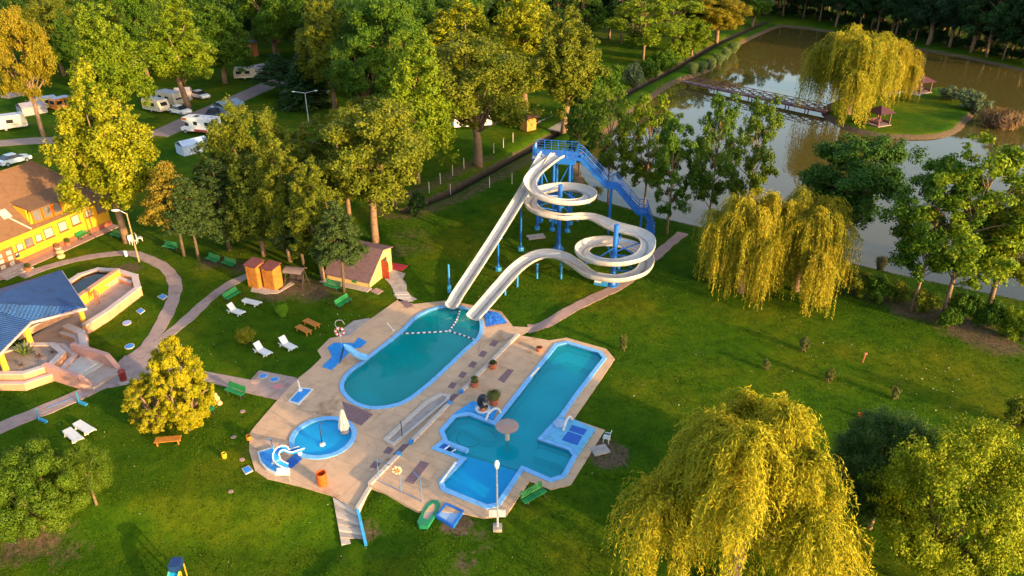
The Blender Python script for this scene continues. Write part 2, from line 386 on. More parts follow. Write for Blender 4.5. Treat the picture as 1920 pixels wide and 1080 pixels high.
def ground_mat():
    m = bpy.data.materials.new('lawn'); m.use_nodes = True; nt = m.node_tree; b = nt.nodes['Principled BSDF']
    L = nt.links.new
    geo = nt.nodes.new('ShaderNodeNewGeometry')
    def noise(sc, det=5, rough=.6):
        n = nt.nodes.new('ShaderNodeTexNoise'); n.inputs['Scale'].default_value = sc; n.inputs['Detail'].default_value = det; n.inputs['Roughness'].default_value = rough
        L(geo.outputs['Position'], n.inputs['Vector']); return n
    def ramp(src, stops):
        r = nt.nodes.new('ShaderNodeValToRGB'); el = r.color_ramp.elements
        el[0].position, el[0].color = stops[0][0], (*stops[0][1], 1); el[1].position, el[1].color = stops[-1][0], (*stops[-1][1], 1)
        for p, c in stops[1:-1]: e = el.new(p); e.color = (*c, 1)
        L(src, r.inputs['Fac']); return r
    def mix(fac, a, c, bt='MIX'):
        x = nt.nodes.new('ShaderNodeMix'); x.data_type = 'RGBA'; x.blend_type = bt
        if isinstance(fac, float): x.inputs['Factor'].default_value = fac
        else: L(fac, x.inputs['Factor'])
        for s, i in ((a, 6), (c, 7)):
            if isinstance(s, tuple): x.inputs[i].default_value = (*s, 1)
            else: L(s, x.inputs[i])
        return x.outputs[2]
    big = ramp(noise(0.09, 4).outputs['Fac'], [(0.34, (0.025, 0.072, 0.003)), (0.50, (0.043, 0.091, 0.003)), (0.64, (0.088, 0.108, 0.004))])
    mid = ramp(noise(0.8, 5, .7).outputs['Fac'], [(0.30, (0.6, 0.68, 0.6)), (0.5, (1, 1, 1)), (0.72, (1.45, 1.22, 1.1))])
    fine = ramp(noise(9.0, 6, .8).outputs['Fac'], [(0.32, (0.62, 0.68, 0.6)), (0.5, (1, 1, 1)), (0.68, (1.4, 1.3, 1.2))])
    g = mix(1.0, big.outputs[0], mid.outputs[0], 'MULTIPLY'); g = mix(1.0, g, fine.outputs[0], 'MULTIPLY')
    # dry patches
    dry = ramp(noise(0.35, 6, .75).outputs['Fac'], [(0.60, (0, 0, 0)), (0.74, (1, 1, 1))])
    g = mix(mix(1.0, dry.outputs[0], (0.28, 0.28, 0.28), 'MULTIPLY'), g, (0.16, 0.13, 0.05))
    so = nt.nodes.new('ShaderNodeAttribute'); so.attribute_name = 'soil'
    nsoil = noise(1.6, 6, .75)
    a1 = nt.nodes.new('ShaderNodeMath'); a1.operation = 'ADD'; L(so.outputs['Fac'], a1.inputs[0]); L(nsoil.outputs['Fac'], a1.inputs[1])
    sm = ramp(a1.outputs[0], [(0.78, (0, 0, 0)), (1.10, (1, 1, 1))])
    sc = ramp(noise(3.5, 6, .7).outputs['Fac'], [(0.3, (0.06, 0.042, 0.026)), (0.7, (0.17, 0.115, 0.07))])
    g = mix(sm.outputs[0], g, sc.outputs[0])
    mu = nt.nodes.new('ShaderNodeAttribute'); mu.attribute_name = 'mud'
    g = mix(mu.outputs['Fac'], g, (0.018, 0.013, 0.010))
    L(g, b.inputs['Base Color']); b.inputs['Roughness'].default_value = 0.95; b.inputs['Specular IOR Level'].default_value = 0.03
    bp = nt.nodes.new('ShaderNodeBump'); bp.inputs['Strength'].default_value = 0.6; bp.inputs['Distance'].default_value = 0.06
    L(noise(7.0, 6, .8).outputs['Fac'], bp.inputs['Height']); L(bp.outputs['Normal'], b.inputs['Normal'])
    return m
M_LAWN = ground_mat(); gm.materials.append(M_LAWN)
ground = bpy.data.objects.new('ground', gm); COL.objects.link(ground); struct(ground, 'green lawn and meadow ground around the pools and pond')

# pond water
m = bpy.data.materials.new('pond_water'); m.use_nodes = True; b = m.node_tree.nodes['Principled BSDF']; nt = m.node_tree
b.inputs['Base Color'].default_value = (0.080, 0.062, 0.015, 1); b.inputs['Roughness'].default_value = 0.03; b.inputs['IOR'].default_value = 1.42
geo = nt.nodes.new('ShaderNodeNewGeometry'); nz = nt.nodes.new('ShaderNodeTexNoise'); nz.inputs['Scale'].default_value = 1.2; nz.inputs['Detail'].default_value = 3
bp = nt.nodes.new('ShaderNodeBump'); bp.inputs['Strength'].default_value = 0.05; bp.inputs['Distance'].default_value = 0.03
nt.links.new(geo.outputs['Position'], nz.inputs['Vector']); nt.links.new(nz.outputs['Fac'], bp.inputs['Height']); nt.links.new(bp.outputs['Normal'], b.inputs['Normal'])
pw = MB(); big_pond = offset(pond, 1.4); pw.poly3([(p[0], p[1], WZ) for p in ccw(big_pond)])
struct(pw.build('pond_water', m), 'brown still pond water mirroring trees and sky')

# ------------------------------------------------------------------ decks, paths
M_DECK = mat('deck_concrete', (0.55, 0.355, 0.225), 0.85, 0.10, 0.9, 0.25, 14, col2=(0.44, 0.285, 0.18))
M_DECK2 = mat('deck_concrete_b', (0.56, 0.355, 0.215), 0.85, 0.10, 0.7, 0.25, 14)
M_PATH = mat('path_paving', (0.33, 0.235, 0.215), 0.9, 0.14, 1.4, 0.3, 10)
M_PINKPATH = mat('pink_path', (0.36, 0.22, 0.185), 0.9, 0.14, 1.6, 0.3, 10)
M_CURB = mat('pale_concrete', (0.50, 0.42, 0.37), 0.85, 0.10, 2.0, 0.2, 12)
M_GREYC = mat('grey_concrete', (0.34, 0.29, 0.27), 0.9, 0.16, 1.5, 0.3, 10)
M_MAUVE = mat('mauve_pavers', (0.20, 0.115, 0.125), 0.9, 0.18, 6.0, 0.3, 12)
M_ROAD = mat('camp_road', (0.22, 0.165, 0.16), 0.9, 0.12, 0.8, 0.3, 8)

def stains(m, seed, dark=(.60, .52, .45)):
    nt = m.node_tree; bs = nt.nodes['Principled BSDF']; src = bs.inputs['Base Color'].links[0].from_socket; tc = nt.nodes['Texture Coordinate']
    def layer(src, scale, lo, hi, colr, dist=1.2):
        n = nt.nodes.new('ShaderNodeTexNoise'); n.noise_dimensions = '4D'; n.inputs['W'].default_value = seed + scale; n.inputs['Scale'].default_value = scale; n.inputs['Detail'].default_value = 7; n.inputs['Roughness'].default_value = .62; n.inputs['Distortion'].default_value = dist
        nt.links.new(tc.outputs['Object'], n.inputs['Vector']); r = nt.nodes.new('ShaderNodeValToRGB'); r.color_ramp.elements[0].position = lo; r.color_ramp.elements[1].position = hi
        r.color_ramp.elements[0].color = (1, 1, 1, 1); r.color_ramp.elements[1].color = (*colr, 1); nt.links.new(n.outputs['Fac'], r.inputs['Fac'])
        mx = nt.nodes.new('ShaderNodeMix'); mx.data_type = 'RGBA'; mx.blend_type = 'MULTIPLY'; mx.inputs['Factor'].default_value = 1; nt.links.new(src, mx.inputs[6]); nt.links.new(r.outputs[0], mx.inputs[7]); return mx.outputs[2]
    src = layer(src, .28, .56, .66, dark); src = layer(src, 1.1, .60, .72, (.72, .62, .52)); src = layer(src, 5.0, .55, .8, (.8, .78, .76), .2)
    # sawn joints every 3 m, turned to run with the pools
    mp = nt.nodes.new('ShaderNodeMapping'); mp.inputs['Rotation'].default_value = (0, 0, -math.atan2(wdir.y, wdir.x)); nt.links.new(tc.outputs['Object'], mp.inputs['Vector'])
    bk = nt.nodes.new('ShaderNodeTexBrick'); bk.offset = 0.0; bk.inputs['Scale'].default_value = 1.0; bk.inputs['Brick Width'].default_value = 3.0; bk.inputs['Row Height'].default_value = 3.0; bk.inputs['Mortar Size'].default_value = .022; bk.inputs['Mortar Smooth'].default_value = .4
    bk.inputs['Color1'].default_value = (1, 1, 1, 1); bk.inputs['Color2'].default_value = (.94, .94, .95, 1); bk.inputs['Mortar'].default_value = (.72, .66, .62, 1); nt.links.new(mp.outputs[0], bk.inputs['Vector'])
    mx = nt.nodes.new('ShaderNodeMix'); mx.data_type = 'RGBA'; mx.blend_type = 'MULTIPLY'; mx.inputs['Factor'].default_value = 1; nt.links.new(src, mx.inputs[6]); nt.links.new(bk.outputs['Color'], mx.inputs[7])
    nt.links.new(mx.outputs[2], bs.inputs['Base Color'])
stains(M_DECK, 2.0); stains(M_DECK2, 9.0, (.74, .66, .58)); stains(M_PATH, 5.0, (.8, .76, .74))
d = MB(); d.holed(deckL, [poolA, poolC], -1.4, ZL); deck_l = struct(d.build('pool_deck', M_DECK), 'tan concrete deck around the long oval pool and the round pool')
d = MB(); d.holed(deckR, [poolB], -1.4, ZR); deck_r = struct(d.build('pool_deck', M_DECK2), 'tan concrete deck around the angular blue pool')
# low retaining wall between the decks, in runs with gaps for steps
def along(t, off=0.0, z=0.0): p = W0 + (W1 - W0) * t + wn_ * off; return Vector((p.x, p.y, z))
for a, c_ in ((0.0, 0.455), (0.535, 0.775), (0.845, 1.0)):
    w = MB(); w.beam(along(a, 0, 0.17), along(c_, 0, 0.17), 0.28, 0.62)
    o = w.build('retaining_wall', M_CURB, loc=tuple(along((a + c_) / 2)), world=True)
    tag(o, {0.0: 'low pale retaining wall beside the upper end of the oval pool', 0.535: 'low pale wall section between the two mauve step gaps', 0.845: 'low pale wall section ending above the concrete stairs'}[a], 'wall', 'retaining wall sections between the decks')
w = MB(); e = W1 + Vector((0, 0, 0)); w.beam((W1.x, W1.y, -0.3), (*xy(G(668, 957, ZL)), -0.3), 0.25, 1.0)
tag(w.build('retaining_wall', M_CURB, loc=(W1.x, W1.y, 0), world=True), 'slanting pale wall leading down to the concrete stairs', 'wall')
for i, (a, c_) in enumerate(((0.455, 0.535), (0.775, 0.845))):
    st = thing('deck_steps', ['mauve paved step gap beside the shallow concrete channel', 'mauve paved step gap nearest the concrete stairs'][i], 'steps', tuple(along((a + c_) / 2)), 0, 'step gaps in the deck wall')
    for k in range(2):
        q = MB(); q.beam(along(a + .006, -0.16 - 0.3 * k, 0.14 - 0.09 * k), along(c_ - .006, -0.16 - 0.3 * k, 0.14 - 0.09 * k), 0.3, 0.12); q.build('step', M_MAUVE, st, world=True)
    for t in (a, c_):
        q = MB(); p = along(t, 0, 0.28); q.box(p, (0.3, 0.3, 0.52), math.atan2(wdir.y, wdir.x)); q.build('end_block', mat('blue_paint', (0.03, 0.22, 0.55), 0.5), st, world=True)

def drape(name, pts, width, material, lift=0.035, label=None, rgh=0.04):
    """paved strip following the ground along a centre line given in photo pixels [(u,v,width_px?)]"""
    C = []; Wd = []
    for q in pts:
        p = gp(q[0], q[1]); C.append((p.x, p.y, q[2] if len(q) > 2 else width))
    sp = spline(C, 0.6); v = []; f = []; m = 4
    for i, p in enumerate(sp):
        t = sp[min(i + 1, len(sp) - 1)] - sp[max(i - 1, 0)]; t.z = 0; t.normalize(); nrm = Vector((-t.y, t.x, 0)); w = p.z / 2
        row = [(-1, -0.12)] + [(k / m * 2 - 1, lift) for k in range(m + 1)] + [(1, -0.12)]
        for s_, dz in row:
            jit = rgh * math.sin(i * 1.7 + s_ * 3) + rgh * math.sin(i * 0.61)
            x, y = p.x + nrm.x * s_ * (w + jit), p.y + nrm.y * s_ * (w + jit); v.append((x, y, dz))
    n = m + 3; zz = height(np.array([q[0] for q in v]), np.array([q[1] for q in v]))
    v = [(q[0], q[1], q[2] + zz[i]) for i, q in enumerate(v)]
    for i in range(len(sp) - 1):
        for k in range(n - 1): f.append((i * n + k, i * n + k + 1, (i + 1) * n + k + 1, (i + 1) * n + k))
    o = MB().add(v, f).build(name, material); struct(o, label); return o
def flat(name, px, material, z1=0.04, z0=-0.15, label=None, zpx=0.0, kind='structure'):
    o = MB().prism([xy(G(u, v, zpx)) for u, v in px], z0, z1).build(name, material); struct(o, label, kind); return o

drape('path', [(40,520),(83,503),(147,486),(200,477.5),(247,475),(283,488),(310,503),(327,527),(328,550),(317,580),(300,613),(283,640),(268,662)], 1.25, M_PATH, 0.035, 'narrow curved grey path winding past the fountain terrace')
drape('path', [(466,517),(433,532),(393,560),(350,600),(300,640),(275,662)], 1.15, M_PATH, 0.041, 'straight narrow path running to the wooden changing cabins')
drape('path', [(262,672,3.0),(225,700,1.9),(190,722,1.6),(100,762,1.5),(0,803,1.6),(-90,850,1.7)], 1.5, M_PATH, 0.048, 'lower path with blue barriers crossing the lawn')
flat('plaza', [(292,628),(310,646),(330,660),(338,690),(300,705),(262,712),(236,722),(205,728),(188,716),(222,690),(225,676),(250,660),(272,643)], M_PATH, 0.055, label='paved plaza where the paths meet in front of the terrace steps')
flat('path', [(385,697),(470,713),(486,695),(552,708),(570,716),(519,750),(462,737),(392,717),(330,700),(330,685)], M_PATH, 0.05, label='mauve paved path with foot baths joining the deck')
drape('path', [(990,617,1.6),(1020,609,1.3),(1075,578,1.3),(1120,556,1.25),(1160,537,1.3),(1185,518,1.2),(1215,493,1.2),(1250,462,1.2),(1281,437,1.2)], 1.2, M_PINKPATH, 0.04, 'pinkish concrete path under the spiral slide')
drape('camp_road', [(290,255),(330,238),(380,214),(430,192),(480,170),(530,148)], 4.6, M_ROAD, 0.04, 'grey camp road between the caravans')
drape('camp_road', [(-60,275),(0,269),(70,264),(180,262),(290,252)], 3.6, M_ROAD, 0.046, 'grey camp road behind the yellow building')
flat('paved_pad', [(1003,230),(1036,217),(1077,236),(1053,247),(1017,241)], M_GREYC, 0.05, label='paved slab pad beside the ditch')
flat('paved_pad', [(940,212),(1003,214),(1000,228),(955,226)], M_GREYC, 0.045, label='narrow paved strip by the brick kiosk')
drape('path', [(735,520,1.6),(748,535,1.4),(752,552,1.4),(770,566,1.6)], 1.4, M_GREYC, 0.04, 'concrete path from the yellow shed to the oval pool')
flat('paved_pad', [(643,617),(663,602),(692,597),(700,601),(653,633),(633,632)], M_GREYC, 0.045, label='pale concrete patch beside the child slide')
drape('path', [(1625,178),(1660,177),(1700,170)], 0.8, M_GREYC, 0.03, 'thin footpath across the island')

# mauve paver insets and stains of the decks (thin real pavers)
def inset(px, z, label, material=M_MAUVE, lift=0.012):
    o = MB().prism([xy(G(u, v, z)) for u, v in px], z - 0.05, z + lift).build('paver_inset', material); struct(o, label); return o
for k, (u, v) in enumerate([(926,643),(905,663),(886,683),(867,702),(848,722),(829,742)]):
    inset([(u - 9, v + 4), (u - 1, v - 6), (u + 9, v - 3), (u + 2, v + 7)], ZL, 'small mauve paver square in the row beside the oval pool')
inset([(651,787),(641,752),(664,761),(700,777),(677,798)], ZL, 'mauve paved square between the oval and the round pool')
for u, v in [(728,844),(703,871)]: inset([(u - 10, v + 5), (u - 1, v - 7), (u + 11, v - 2), (u + 2, v + 8)], ZL, 'mauve paver rectangle near the shallow channel')
inset([(758,902),(789,864),(805,869),(775,908)], ZR, 'long mauve paver rectangle on the right deck')
inset([(933,712),(952,692),(964,694),(945,718)], ZR, 'mauve paver rectangle between the potted plants and the pool')
inset([(750,566),(762,563),(776,573),(763,578)], ZL, 'mauve paver at the top of the left deck')

# ------------------------------------------------------------------ pools
M_RIM = mat('pool_rim_blue', (0.16, 0.42, 0.78), 0.45, 0.12, 2.5)
M_WALLB = mat('pool_wall_blue', (0.03, 0.30, 0.52), 0.5, 0.12, 1.0)
M_TEAL = mat('pool_floor_teal', (0.006, 0.36, 0.42), 0.6, 0.10, 0.25, col2=(0.003, 0.28, 0.27))
M_CYAN = mat('pool_floor_cyan', (0.01, 0.56, 0.72), 0.6, 0.08, 0.25)
M_BLUE = mat('pool_floor_blue', (0.03, 0.56, 0.98), 0.6, 0.08, 0.3)
M_WATER = water_mat('pool_water', (0.80, 0.95, 0.97), 0.06, 1.6, body=(0.002, 0.34, 0.35), turb=0.66)
M_WATERB = water_mat('clear_pool_water', (0.84, 0.96, 0.98), 0.06, 1.6, body=(0.002, 0.52, 0.64), turb=0.42)
M_WATER2 = water_mat('splash_water', (0.85, 0.96, 0.98), 0.5, 5.0, body=(0.015, 0.50, 1.0), turb=0.6)
def pool(poly, ztop, dpt, rim, label, floor, wlev, water=M_WATER, lift=0.07):
    c = (sum(p[0] for p in poly) / len(poly), sum(p[1] for p in poly) / len(poly), ztop)
    t = thing('swimming_pool', label, 'pool', c)
    inner = offset(poly, -rim)
    r = MB(); r.holed(poly, [inner], ztop - 0.30, ztop + lift); r.build('coping', M_RIM, t, world=True)
    P = ccw(inner); n = len(P); w = MB()
    w.add([(p[0], p[1], ztop) for p in P] + [(p[0], p[1], ztop - dpt) for p in P], [(i, n + i, n + (i + 1) % n, (i + 1) % n) for i in range(n)]); w.build('pool_wall', M_WALLB, t, world=True)
    fl = MB(); fl.poly3([(p[0], p[1], ztop - dpt) for p in P]); fl.build('pool_floor', floor, t, world=True)
    wt = MB(); wt.poly3([(p[0], p[1], ztop - wlev) for p in offset(poly, -rim + 0.02)]); wt.build('water', water, t, world=True)
    return t
pa = pool(poolA, ZL, 1.3, 0.34, 'long oval pool with teal water under the slide ends', M_TEAL, 0.16)
pb = pool(poolB, ZR, 1.25, 0.34, 'angular pool with blue and teal water and a mushroom fountain', M_CYAN, 0.14, M_WATERB)
pc = pool(poolC, ZL, 0.55, 0.36, 'small round splash pool with bright blue water', M_BLUE, 0.10, M_WATER2)
# shallow bright shelf in the oval pool
sh = G(678, 752, ZL); q = MB(); q.lathe((sh.x, sh.y, ZL - 1.29), [(1.9, 0), (1.9, 0.75), (1.85, 0.78)], 28); q.build('shelf', M_BLUE, pa, world=True)
# shallow half of the angular pool, divider and steps under the water
zf = ZR
shal = [(868,849),(982,883),(937,950),(912,955),(827,920),(822,902),(862,862)]
ins = [xy(G(u, v, ZR)) for u, v in [(872,853),(978,885),(936,944),(912,949),(833,917),(829,903),(868,864)]]
q = MB(); q.prism(ins, zf - 1.24, zf - 0.42); q.build('shallow_floor', M_BLUE, pb, world=True)
q = MB(); q.poly3([(x, y, zf - .134) for x, y in ccw([xy(G(u, v, ZR)) for u, v in [(871,852),(979,884),(936,944),(912,949),(833,917),(829,903),(868,864)]])]); q.build('shallow_water', water_mat('shallow_water', (0.9, 0.97, 0.99), 0.06, 1.6, body=(0.004, 0.44, 0.92), turb=0.62), pb, world=True)
q = MB(); a, c_ = G(868, 847, ZR), G(981, 885, ZR); q.beam((a.x, a.y, zf - 0.72), (c_.x, c_.y, zf - 0.72), 0.5, 1.02); q.build('divider_wall', mat('divider_blue', (0.01, 0.16, 0.38), 0.5), pb, world=True)
lp = [(1041,655),(1065,650),(1120,667),(1124,676)]
q = MB(); q.prism([xy(G(u, v, ZR)) for u, v in [(1046,652),(1065,646),(1124,663),(1131,673),(1122,686),(1062,664),(1030,673)]], zf - 1.24, zf - 0.75); q.build('underwater_step', M_CYAN, pb, world=True)
q = MB(); q.prism([xy(G(u, v, ZR)) for u, v in [(1012,828),(1070,847),(1074,857),(1058,868),(1050,858),(1000,842)]], zf - 1.24, zf - 0.6); q.build('underwater_step', M_CYAN, pb, world=True)
q = MB(); q.prism([xy(G(u, v, ZR)) for u, v in [(852,785),(880,780),(922,797),(930,812),(905,812),(880,795)]], zf - 1.24, zf - 0.7); q.build('underwater_step', M_CYAN, pb, world=True)
q = MB(); pr = G(880, 818, ZR - 1.0)
ringpts = [(pr.x + 0.95 * math.cos(t), pr.y + 0.95 * math.sin(t), zf - 1.2) for t in np.linspace(0, 2 * math.pi, 33)]
q.tube(ringpts, 0.05, 6); q.build('floor_ring', mat('dark_teal', (0.003, 0.10, 0.14), 0.6), pb, world=True)
# raised platforms inside / beside the angular pool
M_PLAT = mat('platform_blue', (0.11, 0.40, 0.66), 0.5, 0.14, 2.0)
M_MATB = mat('deep_blue_mat', (0.008, 0.10, 0.46), 0.6, 0.12, 4.0)
pf = [(1052,784),(1076,788),(1117,806),(1083,856),(1073,841),(1020,823)]
q = MB(); q.prism([xy(G(u, v, ZR)) for u, v in pf], zf - 0.9, zf + 0.10); q.build('entry_platform', M_PLAT, pb, world=True)
for px in ([(1073,797),(1101,806),(1094,816),(1067,807)], [(1065,809),(1092,818),(1083,835),(1053,825)]):
    q = MB(); q.prism([xy(G(u, v, ZR + .1)) for u, v in px], zf + 0.05, zf + 0.115); q.build('blue_panel', M_MATB, pb, world=True)
pf2 = [(850,777),(886,752),(932,767),(925,790),(880,773)]
q = MB(); q.prism([xy(G(u, v, ZR)) for u, v in [(851,777),(886,753),(933,768),(925,788),(880,772)]], zf - 0.9, zf + 0.085); q.build('play_platform', mat('bright_blue', (0.02, 0.30, 0.72), 0.5), pb, world=True)
# entry stair of the angular pool (white nosed blue treads)
for k in range(4):
    t0, t1 = k / 4.0, (k + 1) / 4.0
    a0, a1 = G(819, 843, ZR), G(836, 829, ZR); b0, b1 = G(862, 858, ZR), G(876, 847, ZR)
    L0, L1 = a0.lerp(b0, t0), a0.lerp(b0, t1); N0, N1 = a1.lerp(b1, t0), a1.lerp(b1, t1)
    zt = zf + 0.02 - 0.16 * k
    q = MB(); q.prism([xy(L0), xy(L1), xy(N1), xy(N0)], zf - 1.2, zt); q.build('stair_tread', M_MATB if k < 1 else M_PLAT, pb, world=True)
    q = MB(); q.beam((L1.x, L1.y, zt + .02), (N1.x, N1.y, zt + .02), 0.10, 0.05); q.build('nosing', mat('white_paint', (0.78, 0.78, 0.78), 0.5, 0.06), pb, world=True)
q = MB(); a, c_ = G(832, 829, ZR), G(877, 846, ZR); q.beam((a.x, a.y, zf - 0.1), (c_.x, c_.y, zf - 0.1), 0.3, 0.5); q.build('stair_wall', M_RIM, pb, world=True)

# ------------------------------------------------------------------ vegetation meshes
M_LEAF = leaf_mat('leaves', 0.38, 0.28, 0.35)
M_WILLOW = leaf_mat('willow_leaves', 0.40, 0.30, 0.6)
M_NEEDLE = leaf_mat('needles', 0.35, 0.12, 0.7)
M_BARK = mat('bark', (0.20, 0.125, 0.075), 0.9, 0.25, 3.0, 0.5, 9)
M_BARKD = mat('bark_dark', (0.11, 0.075, 0.05), 0.9, 0.25, 3.0, 0.5, 9)

def norm(a): return a / np.maximum(np.linalg.norm(a, axis=1, keepdims=True), 1e-9)
def leaf_mesh(name, C, N, L, W, rg, material, T=None):
    n = len(C); N = norm(N)
    if T is None: T = rg.standard_normal((n, 3))
    T = norm(T - N * np.sum(T * N, 1, keepdims=True)); B = np.cross(N, T)
    L = np.broadcast_to(np.asarray(L, float), (n,))[:, None] * 0.5; W = np.broadcast_to(np.asarray(W, float), (n,))[:, None] * 0.5
    V = np.empty((n, 4, 3)); V[:, 0] = C - T * L; V[:, 1] = C + B * W - N * W * 0.35; V[:, 2] = C + T * L; V[:, 3] = C - B * W - N * W * 0.35
    me = bpy.data.meshes.new(name); me.vertices.add(n * 4); me.vertices.foreach_set('co', V.ravel().astype(np.float32))
    me.loops.add(n * 4); me.loops.foreach_set('vertex_index', np.arange(n * 4, dtype=np.int32))
    me.polygons.add(n); me.polygons.foreach_set('loop_start', np.arange(n, dtype=np.int32) * 4); me.polygons.foreach_set('loop_total', np.full(n, 4, np.int32))
    me.update(calc_edges=True)
    at = me.attributes.new('rnd', 'FLOAT', 'FACE'); at.data.foreach_set('value', rg.random(n).astype(np.float32))
    me.materials.append(material); return me
def clump_leaves(rg, cen, rad, n, ctr, squash=0.8, spread=1.0, sub=5):
    """leaves in ragged tufts: every clump is a handful of uneven sub-tufts"""
    k = len(cen); rad = np.broadcast_to(np.asarray(rad, float), (k,))
    sc = np.repeat(cen, sub, 0); sr = np.repeat(rad, sub)
    off = rg.standard_normal((k * sub, 3)) * (sr * .50)[:, None]; off[:, 2] *= squash * .9; sc = sc + off
    sr = sr * (rg.uniform(.35, .75, k * sub) if sub > 1 else rg.uniform(.8, 1.1, k)); ax = rg.uniform(.65, 1.35, (k * sub, 3)) if sub > 1 else rg.uniform(.85, 1.15, (k, 3))
    if sub == 1: sc = cen.copy()
    idx = rg.choice(k * sub, n, p=(sr ** 2) / np.sum(sr ** 2))
    d = norm(rg.standard_normal((n, 3))); rr = sr[idx] * ((.35 + .75 * rg.random(n) ** .7) if sub > 1 else (.8 + .22 * rg.random(n))) * np.where(rg.random(n) < .08, 1.5, 1.0)
    o = d * rr[:, None] * ax[idx] * spread; o[:, 2] *= squash
    C = sc[idx] + o; out = norm(C - ctr)
    N = norm(d * (0.85 if sub > 1 else 1.3) + out * (0.32 if sub > 1 else .05) + rg.standard_normal((n, 3)) * (0.5 if sub > 1 else .3) + np.array([0, 0, 0.25 if sub > 1 else 0.]))
    return C, N
def wood_mesh(name, limbs, material):
    b = MB()
    for pts, rr in limbs: b.tube(pts, rr, 7)
    me = bpy.data.meshes.new(name); me.from_pydata(b.v, [], b.f); me.update()
    me.polygons.foreach_set('use_smooth', np.ones(len(me.polygons), bool)); me.materials.append(material); return me
def limb(rg, a, b, r0, r1, sag=0.1, n=5):
    a, b = np.array(a, float), np.array(b, float); ln = np.linalg.norm(b - a); mid = rg.standard_normal(3) * sag * ln
    pts = []; rad = []
    for i in range(n + 1):
        t = i / n; pts.append(tuple(a + (b - a) * t + mid * math.sin(math.pi * t) * 0.6 + np.array([0, 0, 0.08 * ln * math.sin(math.pi * t)]))); rad.append(r0 + (r1 - r0) * t)
    return pts, rad

def gen_lobed(seed, H=18., R=5., z0=.2, leaders=9, n=45000, leaf=.275):
    """tall crown of upright flame-like leaders"""
    rg = np.random.default_rng(seed); cen = []; rad = []; limbs = [limb(rg, (0, 0, -.3), (rg.normal(0, .3), rg.normal(0, .3), H * .55), .36, .2, .03, 8)]
    for i in range(leaders):
        a = i * 2.4 + rg.normal(0, .3); q = math.sqrt((i + .3) / leaders); x, y = R * .68 * q * math.cos(a), R * .68 * q * math.sin(a)
        top = H * (1.0 - .34 * q ** 1.6 + rg.normal(0, .03)); bot = H * (z0 + .12 * (1 - q) + rg.uniform(0, .14)); w = R * rg.uniform(.30, .42)
        limbs.append(limb(rg, (0, 0, H * rg.uniform(.2, .45)), (x, y, (bot + top * 2) / 3), .15, .03, .06, 6))
        m = int(11 + 5 * rg.random())
        for k in range(m):
            t = k / m; wr = w * (1 - t ** 2.2 * .88) * (.55 + .45 * min(1, t * 4)); an = rg.uniform(0, 6.28); s = math.sqrt(rg.random())
            cen.append((x * (1 - .12 * t) + wr * s * math.cos(an), y * (1 - .12 * t) + wr * s * math.sin(an), bot + (top - bot) * t)); rad.append(wr * rg.uniform(.38, .62) + .25)
    cen = np.array(cen); rad = np.array(rad); C, N = clump_leaves(rg, cen, rad, n, np.array([0, 0, H * .45]), .95)
    return wood_mesh('trunk', limbs, M_BARK), leaf_mesh('crown', C, N, leaf * rg.uniform(.7, 1.3, n), leaf * .62, rg, M_LEAF), H, R
def gen_round(seed, H=16., R=6., z0=.22, clumps=85, n=45000, leaf=.28, crel=(.13, .25), fill=.55, bark=None, sub=5):
    """broad rounded crown of uneven clumps"""
    rg = np.random.default_rng(seed); zc = H * (z0 + 1) / 2; hz_ = H * (1 - z0) / 2
    lob = [(norm(rg.standard_normal((1, 3)))[0], rg.uniform(.1, .34)) for _ in range(9)]
    cen = []; rad = []
    while len(cen) < clumps:
        d = norm(rg.standard_normal((1, 3)))[0]; f = fill + (1 - fill) * rg.random() ** .7
        mod = .70 + sum(a * max(0, d @ l) ** 3 for l, a in lob); mod = min(mod, 1.12)
        p = np.array([d[0] * R * .85 * f * mod, d[1] * R * .85 * f * mod, zc + d[2] * hz_ * .88 * f * mod])
        cen.append(p); rad.append(R * rg.uniform(*crel))
    cen = np.array(cen); rad = np.array(rad); C, N = clump_leaves(rg, cen, rad, n, np.array([0, 0, zc - .2 * H]), .8 if sub > 1 else 1.0, 1.0, sub)
    fk = H * (z0 + .12); limbs = [limb(rg, (0, 0, -.3), (rg.normal(0, .25), rg.normal(0, .25), fk), .02 * H + .1, .015 * H + .06, .04, 6)]
    for i in rg.choice(len(cen), 16, replace=False): limbs.append(limb(rg, (0, 0, fk * rg.uniform(.7, 1.)), cen[i], .16, .03, .12, 6))
    return wood_mesh('trunk', limbs, bark or M_BARK), leaf_mesh('crown', C, N, leaf * rg.uniform(.7, 1.3, n), leaf * .62, rg, M_LEAF), H, R
def gen_sparse(seed, H=14., R=3.6, clumps=44, n=15000, leaf=.30):
    """open crown: clumps at the ends of visible limbs"""
    rg = np.random.default_rng(seed); cen = []; rad = []
    lean = rg.normal(0, .5, 2); limbs = [limb(rg, (0, 0, -.3), (lean[0], lean[1], H * .9), .2, .05, .03, 8)]
    for i in range(clumps):
        t = (i + .5) / clumps; z = H * (.28 + .72 * t); rr = R * (.35 + .75 * math.sin(math.pi * (.18 + .72 * t))) * math.sqrt(rg.uniform(.15, 1)); a = i * 2.4 + rg.normal(0, .5)
        c = (lean[0] * t + rr * math.cos(a), lean[1] * t + rr * math.sin(a), z); cen.append(c); rad.append(R * rg.uniform(.16, .32))
        if i % 2 == 0: limbs.append(limb(rg, (lean[0] * t * .7, lean[1] * t * .7, z * rg.uniform(.62, .85)), c, .07, .02, .1, 5))
    cen = np.array(cen); rad = np.array(rad); C, N = clump_leaves(rg, cen, rad, n, np.array([0, 0, H * .5]), .75)
    return wood_mesh('trunk', limbs, M_BARK), leaf_mesh('crown', C, N, leaf * rg.uniform(.7, 1.3, n), leaf * .65, rg, M_LEAF), H, R
